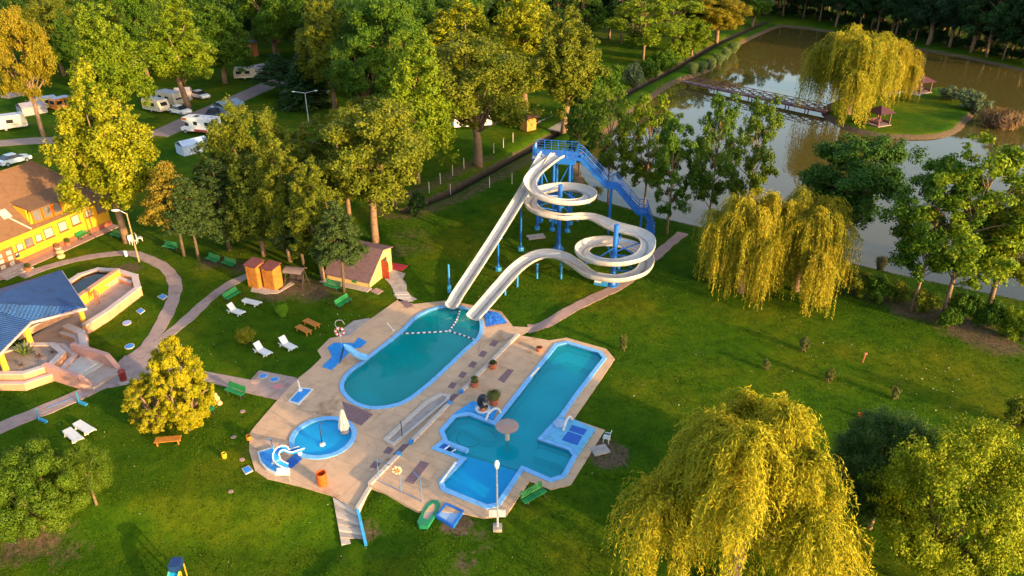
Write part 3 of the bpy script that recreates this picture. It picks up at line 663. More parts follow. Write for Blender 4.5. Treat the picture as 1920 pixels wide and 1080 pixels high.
def gen_pine(seed, H=14., R=3.0, z0=.22, n=26000, leaf=.30):
    """conifer with soft conical layers of needle clumps"""
    rg = np.random.default_rng(seed); cen = []; rad = []; limbs = [limb(rg, (0, 0, -.3), (rg.normal(0, .15), rg.normal(0, .15), H * .95), .2, .03, .02, 6)]
    lv = 15
    for k in range(lv):
        t = k / (lv - 1); z = H * (z0 + (.97 - z0) * t); rr = R * (1 - t) ** .75 * rg.uniform(.8, 1.08) + .15; m = max(3, int(9 * (1 - t) + 3))
        for j in range(m):
            a = 6.283 * j / m + rg.normal(0, .25) + k; r2 = rr * rg.uniform(.6, 1.0)
            c = (r2 * math.cos(a), r2 * math.sin(a), z - .12 * r2 + rg.normal(0, .2)); cen.append(c); rad.append(.32 + .34 * rr / R * rg.uniform(.8, 1.3) + .1)
            if j % 2 == 0 and t < .8: limbs.append(limb(rg, (0, 0, z + .1), c, .05, .015, .03, 3))
    cen = np.array(cen); rad = np.array(rad); C, N = clump_leaves(rg, cen, rad, n, np.array([0, 0, H * .35]), .6, 1.15)
    return wood_mesh('trunk', limbs, M_BARKD), leaf_mesh('crown', C, N, leaf * rg.uniform(.7, 1.4, n), leaf * .42, rg, M_NEEDLE), H, R
def gen_spruce(seed, H=13., R=3.6, n=22000):
    rg = np.random.default_rng(seed); limbs = [limb(rg, (0, 0, -.3), (0, 0, H * .97), .22, .02, .01, 6)]; C = []; T = []
    lv = 20; per = n // (lv * 14)
    for k in range(lv):
        t = k / lv; z = H * (.06 + .92 * t); rr = R * (1 - t) ** .9 + .12
        for j in range(14):
            a = 6.283 * j / 14 + k * .6 + rg.normal(0, .12); ln = rr * rg.uniform(.75, 1.1)
            s = rg.random(per) ** .7; lat = rg.normal(0, .16, per) * (1.1 - s * .6) * max(.5, ln / 2)
            x = s * ln; dz = -.32 * x + .1 * x * x / max(ln, .3) + rg.normal(0, .05, per)
            C.append(np.stack([x * math.cos(a) - lat * math.sin(a), x * math.sin(a) + lat * math.cos(a), z + dz - abs(lat) * .35], 1))
            T.append(np.stack([np.full(per, math.cos(a)), np.full(per, math.sin(a)), np.full(per, -.35)], 1) + rg.normal(0, .35, (per, 3)))
    C = np.concatenate(C); T = np.concatenate(T); N = norm(rg.normal(0, .45, C.shape) + np.array([0, 0, 1.0]) + norm(C * np.array([1, 1, 0])) * .5)
    return wood_mesh('trunk', limbs, M_BARKD), leaf_mesh('crown', C, N, .42, .16, rg, M_NEEDLE, T), H, R
def gen_willow(seed, H=11., R=6., tufts=260, strands=9, leaf=(.34, .085), low=.06, seg=.20, arms=15, zlow=.52, hang_=(.12, .50), srange=(.62, 1.0), fan=1.3, tight=.16):
    """weeping willow: arching limbs at many heights, each shedding plumes of hanging strands"""
    rg = np.random.default_rng(seed); limbs = [limb(rg, (0, 0, -.3), (rg.normal(0, .3), rg.normal(0, .3), H * .42), .45, .32, .03, 5)]
    arm = []
    for i in range(arms):
        a = i * 2.4 + rg.normal(0, .3); q = math.sqrt((i + .5) / arms); top = H * (.97 - (1 - zlow) * q ** 2.2 * rg.uniform(.55, 1.0)); out = R * (.06 + .66 * q) * rg.uniform(.72, 1.2)
        p0 = np.array([0, 0, H * .34]); p2 = np.array([out * math.cos(a), out * math.sin(a), top])
        pts = np.array([p0 + (p2 - p0) * np.array([t, t, t ** .55]) for t in np.linspace(0, 1, 8)]); limbs.append(([tuple(x) for x in pts], list(np.linspace(.17, .03, 8))))
        arm.append((pts, a, q))
    w = np.array([.5 + q for _, _, q in arm]); w /= w.sum(); C = []; T = []; W = []
    for k in range(tufts):
        pts, a, q = arm[rg.choice(arms, p=w)]; s = rg.uniform(*srange) * 7; i0 = min(6, int(s)); base = pts[i0] + (pts[i0 + 1] - pts[i0]) * (s - i0)
        aa = a + rg.normal(0, 1.0) * fan; ex, ey = math.cos(aa), math.sin(aa)
        reach = R * rg.uniform(.08, .34); rise = H * rg.uniform(.01, .075); hang = H * (hang_[0] + hang_[1] * rg.random() ** 1.4); lat0 = rg.normal(0, .5)
        for st in range(strands):
            la = rg.normal(0, tight); re = max(.3, reach * rg.uniform(.6, 1.2)); hg = hang * rg.uniform(.55, 1.1)
            bx, by, bz0 = base + rg.normal(0, .13, 3); hg = min(hg, max(.5, bz0 - H * low - rg.random() * .6))
            arc = re * 1.3 + rise; m = int((arc + hg) / seg); t = np.arange(m) * seg; u = np.clip(t / arc, 0, 1)
            x = re * np.sin(u * math.pi / 2) + np.clip(t - arc, 0, None) * .05
            z = bz0 + rise * np.sin(np.clip(u * 1.6, 0, 1) * math.pi) - (1 - np.cos(u * math.pi / 2)) * re * .5 - np.clip(t - arc, 0, None)
            sw = la + lat0 * .3 * u + .05 * np.sin(t * 2.1 + st)
            P = np.stack([bx + ex * x - ey * sw, by + ey * x + ex * sw, z], 1) + rg.normal(0, .04, (m, 3)); P = P[z > .12]
            if len(P) < 3: continue
            C.append(P); T.append(norm(np.gradient(P, axis=0)) + rg.normal(0, .32, P.shape)); W.append(np.tile(np.array([ex, ey, .45]), (len(P), 1)))
    C = np.concatenate(C); T = np.concatenate(T); W = np.concatenate(W); n = len(C)
    N = norm(W * .8 + rg.standard_normal((n, 3)) * .55)
    return wood_mesh('trunk', limbs, M_BARK), leaf_mesh('crown', C, N, leaf[0] * rg.uniform(.7, 1.3, n), leaf[1], rg, M_WILLOW, T), H, R
def gen_bush(seed, H=2., R=1.3, n=5000, leaf=.16, clumps=26, mt=None, crel=(.22, .4)):
    rg = np.random.default_rng(seed); cen = []
    for _ in range(clumps):
        d = norm(rg.standard_normal((1, 3)))[0]; f = rg.uniform(.45, .8); cen.append((d[0] * R * f, d[1] * R * f, H * .48 + d[2] * H * .42 * f))
    cen = np.array(cen); rad = R * rg.uniform(*crel, clumps); C, N = clump_leaves(rg, cen, rad, n, np.array([0, 0, H * .2]), .85); C[:, 2] = np.maximum(C[:, 2], .03)
    limbs = [limb(rg, (rg.normal(0, .1), rg.normal(0, .1), -.1), c, .04, .012, .1, 4) for c in cen[::5]]
    return wood_mesh('stem', limbs, M_BARKD), leaf_mesh('foliage', C, N, leaf * rg.uniform(.7, 1.3, n), leaf * .6, rg, mt or M_LEAF), H, R
def gen_spray(seed, H=1.6, R=1.2, n=4200, blade=(.55, .05), flop=.6):
    """tuft of arching blades: reeds, osier, brush"""
    rg = np.random.default_rng(seed); C = []; T = []; N = []
    st = n // 7
    for _ in range(st):
        a = rg.uniform(0, 6.283); o = rg.uniform(0, .35) * R; ln = H * rg.uniform(.6, 1.05); sp = R * rg.uniform(.2, 1.) * flop
        for k in range(7):
            t = (k + .5) / 7; C.append((o * math.cos(a) + sp * t ** 1.6 * math.cos(a) + rg.normal(0, .04), o * math.sin(a) + sp * t ** 1.6 * math.sin(a) + rg.normal(0, .04), ln * (t - .22 * flop * t * t)))
            T.append((sp * 1.6 * t ** .6 * math.cos(a), sp * 1.6 * t ** .6 * math.sin(a), ln * (1 - .44 * flop * t))); N.append((math.cos(a) + rg.normal(0, .4), math.sin(a) + rg.normal(0, .4), .5))
    C, T, N = map(np.array, (C, T, N)); limbs = [limb(rg, (0, 0, -.05), (rg.normal(0, .1), rg.normal(0, .1), H * .4), .03, .01, .05, 3)]
    return wood_mesh('stem', limbs, M_BARKD), leaf_mesh('foliage', C, N, blade[0] * H / 1.6, blade[1], rg, M_LEAF, T), H, R

def gen_lobes(seed, H, R, lobes, n, leaf, z0=0.0, rel=.25, uneven=.1):
    """compact shrub: round lobes packed over the whole outline"""
    rg = np.random.default_rng(seed); cen = []; hh = H * (1 - z0)
    for i in range(lobes):
        zz = 1 - 1.75 * (i + .5) / lobes; a = i * 2.39996 + rg.normal(0, .15); s = math.sqrt(max(0, 1 - zz * zz)); f = .80 * (1 + rg.normal(0, uneven))
        cen.append((R * f * s * math.cos(a), R * f * s * math.sin(a), H * z0 + hh * (.46 + .42 * zz * (1 + rg.normal(0, uneven)))))
    cen = np.array(cen); rad = R * rel * rg.uniform(.8, 1.25, lobes); C, N = clump_leaves(rg, cen, rad, n, np.array([0, 0, H * .4]), 1.0, 1.0, 1); C[:, 2] = np.maximum(C[:, 2], .04)
    limbs = [limb(rg, (0, 0, -.2), (rg.normal(0, .08), rg.normal(0, .08), H * (z0 + .35)), .05 * R + .05, .05, .03, 4)] + [limb(rg, (0, 0, H * (z0 + .1)), c, .05, .02, .05, 3) for c in cen[::6]]
    return wood_mesh('trunk', limbs, M_BARK), leaf_mesh('crown', C, N, leaf * rg.uniform(.7, 1.3, n), leaf * .6, rg, M_LEAF), H, R
KIND = {
    'lobed': [gen_lobed(11), gen_lobed(12, 18., 5.2, .16, 11), gen_lobed(13, 19., 4.6, .24, 8)],
    'round': [gen_round(21), gen_round(22, 16., 6.2, .18, 95), gen_round(23, 15., 5.6, .26, 75)],
    'dense': [gen_round(31, 9., 5.4, .06, 170, 92000, .16, (.10, .2), .6)],
    'sparse': [gen_sparse(41), gen_sparse(42, 14., 3.4, 40), gen_sparse(43, 15., 3.8, 52, 18000)],
    'pine': [gen_pine(51, 14., 3., .3), gen_pine(52, 14., 3.2, .38), gen_pine(53, 13., 2.8, .48)],
    'spruce': [gen_spruce(61)],
    'willow': [gen_willow(71, low=.02, hang_=(.16, .6)), gen_willow(72, 11., 6., 270, 9, low=.02, arms=17, hang_=(.16, .6))],
    'willow_near': [gen_willow(73, 12., 6.2, 360, 13, (.27, .055), .05, .15, 13, .30, (.08, .44), (.78, 1.0), 1.9, .12)],
    'bush': [gen_bush(81), gen_bush(82, 2., 1.4), gen_bush(83, 2.2, 1.2, 5500)],
    'ball': [gen_bush(84, 2., 1.0, 9000, .09, 60, None, (.2, .3))],
    'thuja': [gen_lobes(85, 5., 2.7, 120, 70000, .10, 0., .17, .12)], 'thuja_standard': [gen_lobes(88, 5., 2.4, 46, 20000, .11, .34, .30)],
    'golden': [gen_round(86, 6.5, 2.6, -.08, 190, 56000, .13, (.11, .18), .72, None, 2), gen_round(89, 6.5, 2.8, -.08, 160, 42000, .135, (.11, .18), .72, None, 2)],
    'conelet': [gen_bush(87, 1.3, .38, 2200, .10, 18, M_NEEDLE, (.35, .6))],
    'spray': [gen_spray(91), gen_spray(92, 1.6, 1.2, 4200, (.5, .05), .8)],
}
_kc = {}
def plant(kind, base, height_m, radius, color, name, label, cat='tree', group=None, var=None, rz=None, zsink=0.0):
    vs = KIND[kind]; i = _kc.get(kind, 0); _kc[kind] = i + 1
    tm, cm, Hn, Rn = vs[(i if var is None else var) % len(vs)]
    o = thing(name, label, cat, (base[0], base[1], base[2] - zsink), rz if rz is not None else random.uniform(0, 6.28), group)
    o.scale = (radius / Rn, radius / Rn, height_m / Hn)
    t = bpy.data.objects.new(tm.name.split('.')[0], tm); COL.objects.link(t); t.parent = o
    c = bpy.data.objects.new(cm.name.split('.')[0], cm); COL.objects.link(c); c.parent = o
    c.color = (*color, 1)
    return o
def tree(kind, bu, bv, topv, halfw, color, name, label, group=None, **kw):
    b = gp(bu, bv); h = max(1.0, Zat(b.x, b.y, topv) - b.z); r = halfw * (1.1 if kind in ('lobed', 'round', 'sparse', 'pine') else 1.2 if kind == 'willow' else 1.1 if kind in ('golden', 'thuja', 'thuja_standard') else 1.12 if kind == 'dense' else 1.0) / pxm(b + Vector((0, 0, h * .6)))
    return plant(kind, b, h, r, color, name, label, kw.pop('cat', 'tree'), group, **kw)

ORD = 'first second third fourth fifth sixth seventh eighth ninth tenth eleventh twelfth thirteenth fourteenth fifteenth sixteenth seventeenth eighteenth'.split()
YEL = (0.215, 0.235, 0.010); YG = (0.135, 0.20, 0.010); OLV = (0.125, 0.150, 0.012); GRN = (0.06, 0.125, 0.010); DGR = (0.026, 0.062, 0.016); GREY = (0.12, 0.16, 0.075)
ORG = (0.22, 0.185, 0.012); WIL = (0.31, 0.27, 0.018); BLG = (0.05, 0.10, 0.045); PIN = (0.045, 0.075, 0.018)
# left side
tree('lobed', 238, 455, 98, 96, YEL, 'broadleaf_tree', 'tall bright yellow-green tree in front of the yellow building', var=0)
tree('lobed', 232, 235, -15, 72, YG, 'broadleaf_tree', 'yellow-green tree just behind the tall one by the building', var=1)
tree('lobed', 356, 206, -8, 72, YG, 'broadleaf_tree', 'green tree whose trunk stands beside the white car', var=2)
tree('lobed', 422, 157, -30, 70, GRN, 'broadleaf_tree', 'green tree beside the beige caravan with awning', var=1)
tree('round', 82, 256, -10, 58, ORG, 'broadleaf_tree', 'orange-tinted tree leaning over the caravans at the left edge', var=0)
tree('spruce', 575, 200, 88, 62, DGR, 'spruce_tree', 'dark spruce behind the double-headed street lamp')
tree('pine', 528, 178, 100, 40, DGR, 'spruce_tree', 'dark conifer at the end of the camp road', var=1)
tree('round', 492, 430, 188, 80, OLV, 'broadleaf_tree', 'olive tree with a wide crown left of the pines', var=1)
tree('pine', 345, 480, 300, 44, (0.19, 0.15, 0.016), 'pine_tree', 'thin orange-tinted pine with a bare leaning trunk', var=2)
tree('pine', 373, 488, 330, 42, PIN, 'pine_tree', 'thin dark pine with a pale bare trunk beside the green benches', var=2)
tree('pine', 430, 470, 300, 58, PIN, 'pine_tree', 'dark pine behind the pair of green benches', var=0)
tree('lobed', 495, 480, 270, 66, (0.07, 0.10, 0.012), 'broadleaf_tree', 'bushy dark green tree behind the wooden cabins', var=1)
tree('lobed', 545, 490, 235, 66, OLV, 'broadleaf_tree', 'olive tree rising behind the wooden cabins', var=0)
tree('lobed', 607, 526, 290, 58, OLV, 'broadleaf_tree', 'sunlit olive tree between the swing seat and the shed', var=2)
tree('pine', 645, 548, 375, 42, PIN, 'pine_tree', 'slim pine standing in front of the yellow shed', var=2)
tree('pine', 570, 500, 330, 46, PIN, 'pine_tree', 'dark pine just behind the swing seat', var=0)
tree('round', 704, 455, 172, 108, OLV, 'broadleaf_tree', 'olive tree with an orange-lit forked trunk behind the shed', var=2)
tree('lobed', 600, 400, 215, 70, OLV, 'broadleaf_tree', 'olive tree between the pines and the forked tree', var=2)
tree('lobed', 783, 345, 30, 88, YG, 'broadleaf_tree', 'tall yellow tree in the centre left of the ditch', var=1)
tree('lobed', 742, 390, 180, 62, OLV, 'broadleaf_tree', 'lower olive tree below the tall yellow one', var=0)
tree('round', 897, 312, 55, 118, OLV, 'broadleaf_tree', 'broad olive tree with an ivy trunk on the ditch bank', var=0)
tree('lobed', 1055, 251, -5, 72, OLV, 'broadleaf_tree', 'tall tree with a bare orange trunk beside the paved pad', var=2)
tree('lobed', 870, 215, -28, 95, YEL, 'broadleaf_tree', 'yellow treetop behind the broad olive tree', var=0)
tree('lobed', 985, 205, -45, 85, YEL, 'broadleaf_tree', 'yellow tree between the broad tree and the bare trunk', var=1)
tree('sparse', 1205, 117, -10, 52, YG, 'broadleaf_tree', 'yellow-green tree with slim split trunks above the round willow bush', var=2)
tree('sparse', 1262, 95, -12, 45, YG, 'broadleaf_tree', 'yellow-green tree right of the slim split trunks', var=0)
tree('round', 1343, 82, -12, 52, ORG, 'broadleaf_tree', 'rounded orange tree at the pond corner', var=2)
tree('round', 1298, 105, 35, 34, YG, 'bushy_tree', 'low yellow-green tree left of the rounded orange one', var=1)
tree('round', 1410, 52, -20, 38, GRN, 'broadleaf_tree', 'green tree right of the rounded orange one', var=0)
tree('sparse', 1165, 82, -60, 36, DGR, 'broadleaf_tree', 'tall dark tree with a bare pale trunk at the top edge', var=1)
tree('lobed', 655, 408, 185, 64, OLV, 'broadleaf_tree', 'olive tree left of the forked orange trunk', var=1)
tree('lobed', 560, 432, 232, 62, (0.10, 0.135, 0.012), 'broadleaf_tree', 'deep olive tree rising above the wooden cabins', var=0)
tree('lobed', 430, 452, 265, 56, (0.07, 0.105, 0.012), 'broadleaf_tree', 'dark green tree above the pair of benches', var=2)
tree('round', 690, 335, 175, 50, OLV, 'broadleaf_tree', 'olive crown right of the double-headed street lamp', var=2)
# row on the near bank of the pond
for a in [(1140,385,172,46,(.085,.14,.012),'slim tree with yellow tips beside the tower stairs',0),(1207,392,180,58,YG,'yellow-green tree rising over the upper stairs',2),(1250,441,225,50,GRN,'tree with an orange trunk foot by the stair base',1),(1324,440,178,50,(.07,.13,.012),'open tree with a pale slanting trunk left of the middle willow',2),(1395,425,192,46,(.085,.14,.012),'open tree with yellow tips behind the middle willow',0),(1085,330,200,36,GRN,'small sparse tree left of the tower stairs',1)]:
    tree('sparse', a[0], a[1], a[2], a[3] * .76, a[4], 'bank_tree', a[5], 'open trees on the near pond bank', var=a[6])
tree('round', 1562, 488, 228, 92, (0.04, 0.10, 0.014), 'broadleaf_tree', 'large dark green tree behind the middle willow', var=2)
tree('sparse', 1708, 582, 300, 62, GRN, 'bank_tree', 'slender leaning tree with a pale trunk at the lawn edge', var=2)
tree('sparse', 1768, 594, 275, 84, YG, 'broadleaf_tree', 'tall yellow-green tree beside the slender leaning one', var=2)
tree('round', 1850, 588, 335, 70, YEL, 'broadleaf_tree', 'yellow tree with a forked trunk at the right edge', var=0)
# willows
tree('willow', 1388, 548, 358, 86, WIL, 'weeping_willow', 'golden weeping willow at the lawn edge, left one of the middle pair', var=0)
tree('willow', 1492, 545, 360, 94, WIL, 'weeping_willow', 'golden weeping willow at the lawn edge, right one of the middle pair', var=1)
tree('willow', 1588, 214, 50, 84, (0.30, 0.275, 0.018), 'weeping_willow', 'golden weeping willow on the island at the bridge end', var=1)
tree('willow', 1662, 182, 72, 46, (0.32, 0.27, 0.018), 'weeping_willow', 'smaller golden willow behind the big one on the island', var=0)
tree('willow_near', 1365, 1110, 768, 262, (0.34, 0.31, 0.016), 'weeping_willow', 'huge golden weeping willow in the bottom right foreground', var=0)
tree('dense', 1738, 1110, 832, 150, (0.20, 0.24, 0.010), 'broadleaf_tree', 'bushy yellow-green tree in the bottom right corner', var=0, rz=1.0)
tree('dense', 1630, 990, 786, 92, (0.07, 0.13, 0.03), 'broadleaf_tree', 'dark green bushy tree just behind the foreground willow', var=0, rz=3.1)
# garden shrubs
tree('golden', 356, 805, 620, 56, (0.32, 0.29, 0.010), 'golden_shrub', 'tall golden-yellow shrub beside the plaza', cat='shrub', var=0)
tree('golden', 302, 802, 690, 52, (0.26, 0.25, 0.012), 'golden_shrub', 'lower yellow shrub left of the tall golden one', cat='shrub', var=1)
tree('thuja', 85, 985, 848, 86, (0.085, 0.145, 0.010), 'round_conifer', 'big rounded conifer bush at the lower left edge', cat='shrub')
tree('thuja', -10, 960, 850, 50, (0.085, 0.145, 0.010), 'round_conifer', 'rounded conifer bush cut by the left edge', cat='shrub')
tree('thuja_standard', 181, 946, 846, 40, (0.085, 0.14, 0.010), 'round_conifer', 'small rounded conifer on a bare orange trunk', cat='shrub')
tree('ball', 461, 644, 612, 21, (0.18, 0.19, 0.012), 'ball_shrub', 'clipped ball shrub with yellow flowers on the lawn', cat='shrub')
tree('spray', 530, 592, 566, 17, (0.10, 0.22, 0.01), 'leafy_clump', 'bright green leafy clump on the lawn near the loungers', cat='plant')
for u, v, t, w, l in [(1168,658,622,7,'slim young conifer beside the angular pool corner'),(1507,658,632,9,'small lawn conifer nearest the pond trees'),(1437,693,674,7,'small lawn conifer left of the others on the slope'),(1553,716,690,8,'small lawn conifer in the middle of the slope'),(1677,748,722,8,'small lawn conifer nearest the big right tree')]:
    tree('conelet', u, v, t, w, (0.10, 0.11, 0.025), 'young_conifer', l, 'young conifers on the slope', cat='shrub')
tree('bush', 1905, 800, 745, 30, OLV, 'bush', 'olive bush cut by the right edge', cat='shrub')
for u, v, t, w, c, l in [(1785,188,160,26,GREY,'left one of the round grey-green island bushes'),(1815,203,165,26,GREY,'middle one of the round grey-green island bushes'),(1836,218,182,24,GREY,'right one of the round grey-green island bushes'),(1188,163,112,19,GREY,'round grey-green willow bush beside the ditch')]:
    tree('bush', u, v, t, w, c, 'bush', l, cat='shrub')
tree('spray', 1872, 245, 200, 44, (0.16, 0.10, 0.05), 'brush_pile', 'brown dry brush beside the island tip', cat='brush', var=1)
tree('spray', 1650, 506, 480, 15, (0.12, 0.12, 0.06), 'osier_clump', 'small grey osier clump at the near pond edge', cat='plant')
for i, (u, v) in enumerate([(1298,140),(1315,136),(1332,131),(1347,122),(1360,112),(1374,100)]):
    tree('spray', u, v, v - 24, 13, (0.11, 0.16, 0.05), 'reed_clump', ORD[i] + ' reed clump up the bank from the bridge end', 'reed clumps above the bridge', cat='reeds', var=i)
for i, (u, v, t, w, c, l) in enumerate([(1140,170,115,30,GRN,'dark bush left of the round willow bush'),(1215,145,108,22,GRN,'green bush right of the round willow bush'),(1245,130,88,24,GRN,'green bush along the far ditch'),(1270,118,70,26,YG,'yellow-green bush along the far ditch'),(1105,190,135,26,GRN,'bush below the bare orange trunk'),(1115,240,175,30,GRN,'bush right of the paved pad'),(1085,225,160,24,DGR,'dark bush behind the bare orange trunk'),(965,222,170,26,OLV,'grey-green bush left of the brick kiosk'),
        (783,402,355,18,DGR,'small dark conifer-like bush below the ditch'),(1602,550,505,30,OLV,'rough bush right of the middle willows'),(1640,560,515,28,GRN,'rough bush beyond the lawn edge'),(1675,562,525,24,OLV,'low bush left of the slender tree'),(1800,600,545,30,GRN,'bush between the two right-edge trees'),(1850,612,560,28,GRN,'bush below the forked yellow tree'),(1890,630,575,26,YG,'yellow-green bush in the right-edge hedge'),(1918,640,590,24,GRN,'green bush at the right-edge hedge end'),(1730,585,540,26,OLV,'bush at the foot of the slender tree'),(1775,612,575,20,GRN,'low bush in front of the tall yellow-green tree'),
        (1430,205,165,0,GRN,'x')][:-1]):
    tree('bush', u, v, t, w, c, 'bush', l, cat='shrub')

# woods along the top of the picture
rw = random.Random(5)
ORD = 'first second third fourth fifth sixth seventh eighth ninth tenth eleventh twelfth thirteenth fourteenth fifteenth sixteenth seventeenth eighteenth'.split()
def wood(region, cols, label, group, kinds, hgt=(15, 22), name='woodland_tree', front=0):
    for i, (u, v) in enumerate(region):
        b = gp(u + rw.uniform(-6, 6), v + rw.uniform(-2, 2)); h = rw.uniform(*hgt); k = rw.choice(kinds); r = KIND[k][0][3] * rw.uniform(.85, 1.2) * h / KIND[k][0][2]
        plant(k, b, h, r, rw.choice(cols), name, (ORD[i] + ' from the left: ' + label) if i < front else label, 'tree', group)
MDG = (0.035, .085, .010)
wood([(-20,165),(120,140),(150,168),(200,150),(280,150),(310,128)], [GRN, OLV, YG], 'tree standing among the caravans at the upper left', 'trees among the caravans', ['lobed', 'round'], front=6)
wood([(u, v) for v, st, u0 in ((118, 58, -40), (88, 50, -20), (62, 46, -45), (40, 42, -30)) for u in range(u0, 330, st)], [GRN, OLV, MDG, ORG, DGR], 'tree in the wood behind the caravans at the upper left', 'trees in the upper left wood', ['lobed', 'round'])
wood([(620,165),(630,205),(660,180),(665,215),(690,245),(705,190),(725,225),(765,200),(800,190),(830,170)], [GRN, MDG, OLV], 'green tree in the stand behind the tall yellow tree', 'trees behind the tall yellow tree', ['lobed', 'round'], front=10)
wood([(u, v) for v, st, u0 in ((150, 48, 600), (128, 46, 520), (104, 46, 480), (80, 44, 345), (58, 42, 350), (40, 40, 330)) for u in range(u0, 860, st)], [GRN, DGR, MDG, GRN], 'dark green tree in the wood at the top centre left', 'trees in the top centre left wood', ['lobed', 'round'])
wood([(u, v) for v, st, u0 in ((100, 46, 860), (72, 44, 880), (48, 42, 860)) for u in range(u0, 1330, st) if not (u > 1120 and v > 80)], [DGR, DGR, GRN], 'dark tree in the shaded wood at the top centre', 'trees in the top centre wood', ['lobed', 'round', 'sparse'])
far_edge = [(1400,36),(1430,30),(1465,32),(1500,36),(1535,42),(1570,49),(1605,56),(1640,62),(1675,70),(1710,78),(1745,84),(1780,91),(1815,98),(1850,106),(1885,112),(1920,120),(1955,130)]
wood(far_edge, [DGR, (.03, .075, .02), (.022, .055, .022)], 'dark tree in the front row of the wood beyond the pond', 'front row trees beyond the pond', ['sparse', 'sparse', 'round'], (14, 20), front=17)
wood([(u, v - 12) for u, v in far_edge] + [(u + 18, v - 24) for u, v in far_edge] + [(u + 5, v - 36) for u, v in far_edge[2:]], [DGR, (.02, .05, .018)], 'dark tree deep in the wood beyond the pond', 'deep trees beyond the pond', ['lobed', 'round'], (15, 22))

# trees standing outside the picture on the right: their long shadows reach the lawn
for i, (x, y, h) in enumerate([(84, 36, 15)]):
    plant('sparse', (x, y, hz(x, y)), h, 5.2, GRN, 'lawn_tree', 'tall open tree past the right picture edge', 'tree')

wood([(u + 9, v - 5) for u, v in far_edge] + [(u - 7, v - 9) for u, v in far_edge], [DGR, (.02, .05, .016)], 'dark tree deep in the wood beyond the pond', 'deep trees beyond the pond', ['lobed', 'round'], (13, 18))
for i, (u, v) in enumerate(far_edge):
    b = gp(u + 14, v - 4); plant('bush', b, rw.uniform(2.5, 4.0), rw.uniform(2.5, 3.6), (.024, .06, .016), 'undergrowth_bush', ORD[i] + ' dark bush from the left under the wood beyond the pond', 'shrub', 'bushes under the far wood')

# ------------------------------------------------------------------ water slides and tower
M_SLIDE = mat('slide_fibreglass', (0.52, 0.48, 0.45), 0.35, 0.08, 1.2, col2=(0.42, 0.37, 0.33))
M_SLIDEIN = mat('slide_bed', (0.34, 0.26, 0.20), 0.4, 0.2, 1.5, col2=(0.22, 0.15, 0.10))
M_STEEL = mat('blue_steel', (0.012, 0.13, 0.50), 0.4, 0.15, 1.5, col2=(0.010, 0.09, 0.34))
M_STEELL = mat('light_blue_steel', (0.03, 0.24, 0.55), 0.45, 0.12, 2.0)
M_CONC = mat('footing_concrete', (0.42, 0.33, 0.28), 0.9, 0.15, 4.0)
M_WHITE = mat('white_plastic', (0.62, 0.62, 0.62), 0.45, 0.06, 2.0)
def chute(root, pts, bank, lo=.42, hi=.85, w=.56, sec=2.6):
    """sweep a U channel along pts; bank(i)-> -1..1: which side wall is high; split into bolted sections"""
    P = spline(pts, 0.28); n = len(P); rows = []; beds = []
    for i, p in enumerate(P):
        t = (P[min(i + 1, n - 1)] - P[max(i - 1, 0)]).normalized(); s = t.cross(Vector((0, 0, 1))).normalized(); up = s.cross(t)
        b = bank(i / (n - 1)); hl = lo + (hi - lo) * max(0, -b); hr = lo + (hi - lo) * max(0, b)
        roll = b * 0.10; up2 = up * math.cos(roll) - s * math.sin(roll); s2 = s * math.cos(roll) + up * math.sin(roll)
        prof = [(-w - .07, hl), (-w, hl), (-w, hl * .5), (-w * .86, .16), (-w * .45, .03), (0, 0), (w * .45, .03), (w * .86, .16), (w, hr * .5), (w, hr), (w + .07, hr), (w + .055, hr * .45), (w * .92, .06), (w * .45, -.06), (0, -.09), (-w * .45, -.06), (-w * .92, .06), (-w - .055, hl * .45)]
        rows.append([p + s2 * x + up2 * z for x, z in prof])
        beds.append([p + s2 * (w * .40 * k - b * .12) + up2 * (.012 + .03 * abs(k)) for k in (-.45, 0, .45)])
    m = len(rows[0]); per = max(2, int(sec / 0.28)); i = 0
    while i < n - 1:
        j = min(n - 1, i + per)
        if n - 1 - j < per // 2: j = n - 1
        b = MB(); v = [q for r in rows[i:j + 1] for q in r]
        f = [(a * m + k, a * m + (k + 1) % m, (a + 1) * m + (k + 1) % m, (a + 1) * m + k) for a in range(j - i) for k in range(m)]
        f += [tuple(range(m)), tuple(reversed(range((j - i) * m, (j - i + 1) * m)))]
        b.add(v, f); sec_o = b.build('chute_section', M_SLIDE, root, world=True, smooth=True)
        q = MB(); q.add([x for r in beds[i:j + 1] for x in r], [(a * 3 + k, (a + 1) * 3 + k, (a + 1) * 3 + k + 1, a * 3 + k + 1) for a in range(j - i) for k in range(2)])
        q.build('stain_shade_strip', M_SLIDEIN, root, world=True).parent = root  # brown strip: bed stain, with the shadow line inside the trough painted in
        if j < n - 1:
            q = MB(); c0 = rows[j]
            t = (P[j + 1] - P[j - 1]).normalized()
            loop = [c0[k] for k in (9, 10, 11, 12, 13, 14, 15, 16, 17, 0, 1)]
            ctr = sum(c0, Vector()) / m
            out = [x + (x - ctr).normalized() * .035 for x in loop]; inn = [x - (x - ctr).normalized() * .0 for x in loop]
            vv = [x - t * .03 for x in out] + [x + t * .03 for x in out]; k = len(out)
            q.add(vv, [(a, a + 1, k + a + 1, k + a) for a in range(k - 1)]); q.build('joint_flange', M_SLIDE, root, world=True)
        i = j
    return P
c1 = G(1047, 467); c2 = G(1148, 535); c1.z = 0; c2.z = 0; RH = 3.25
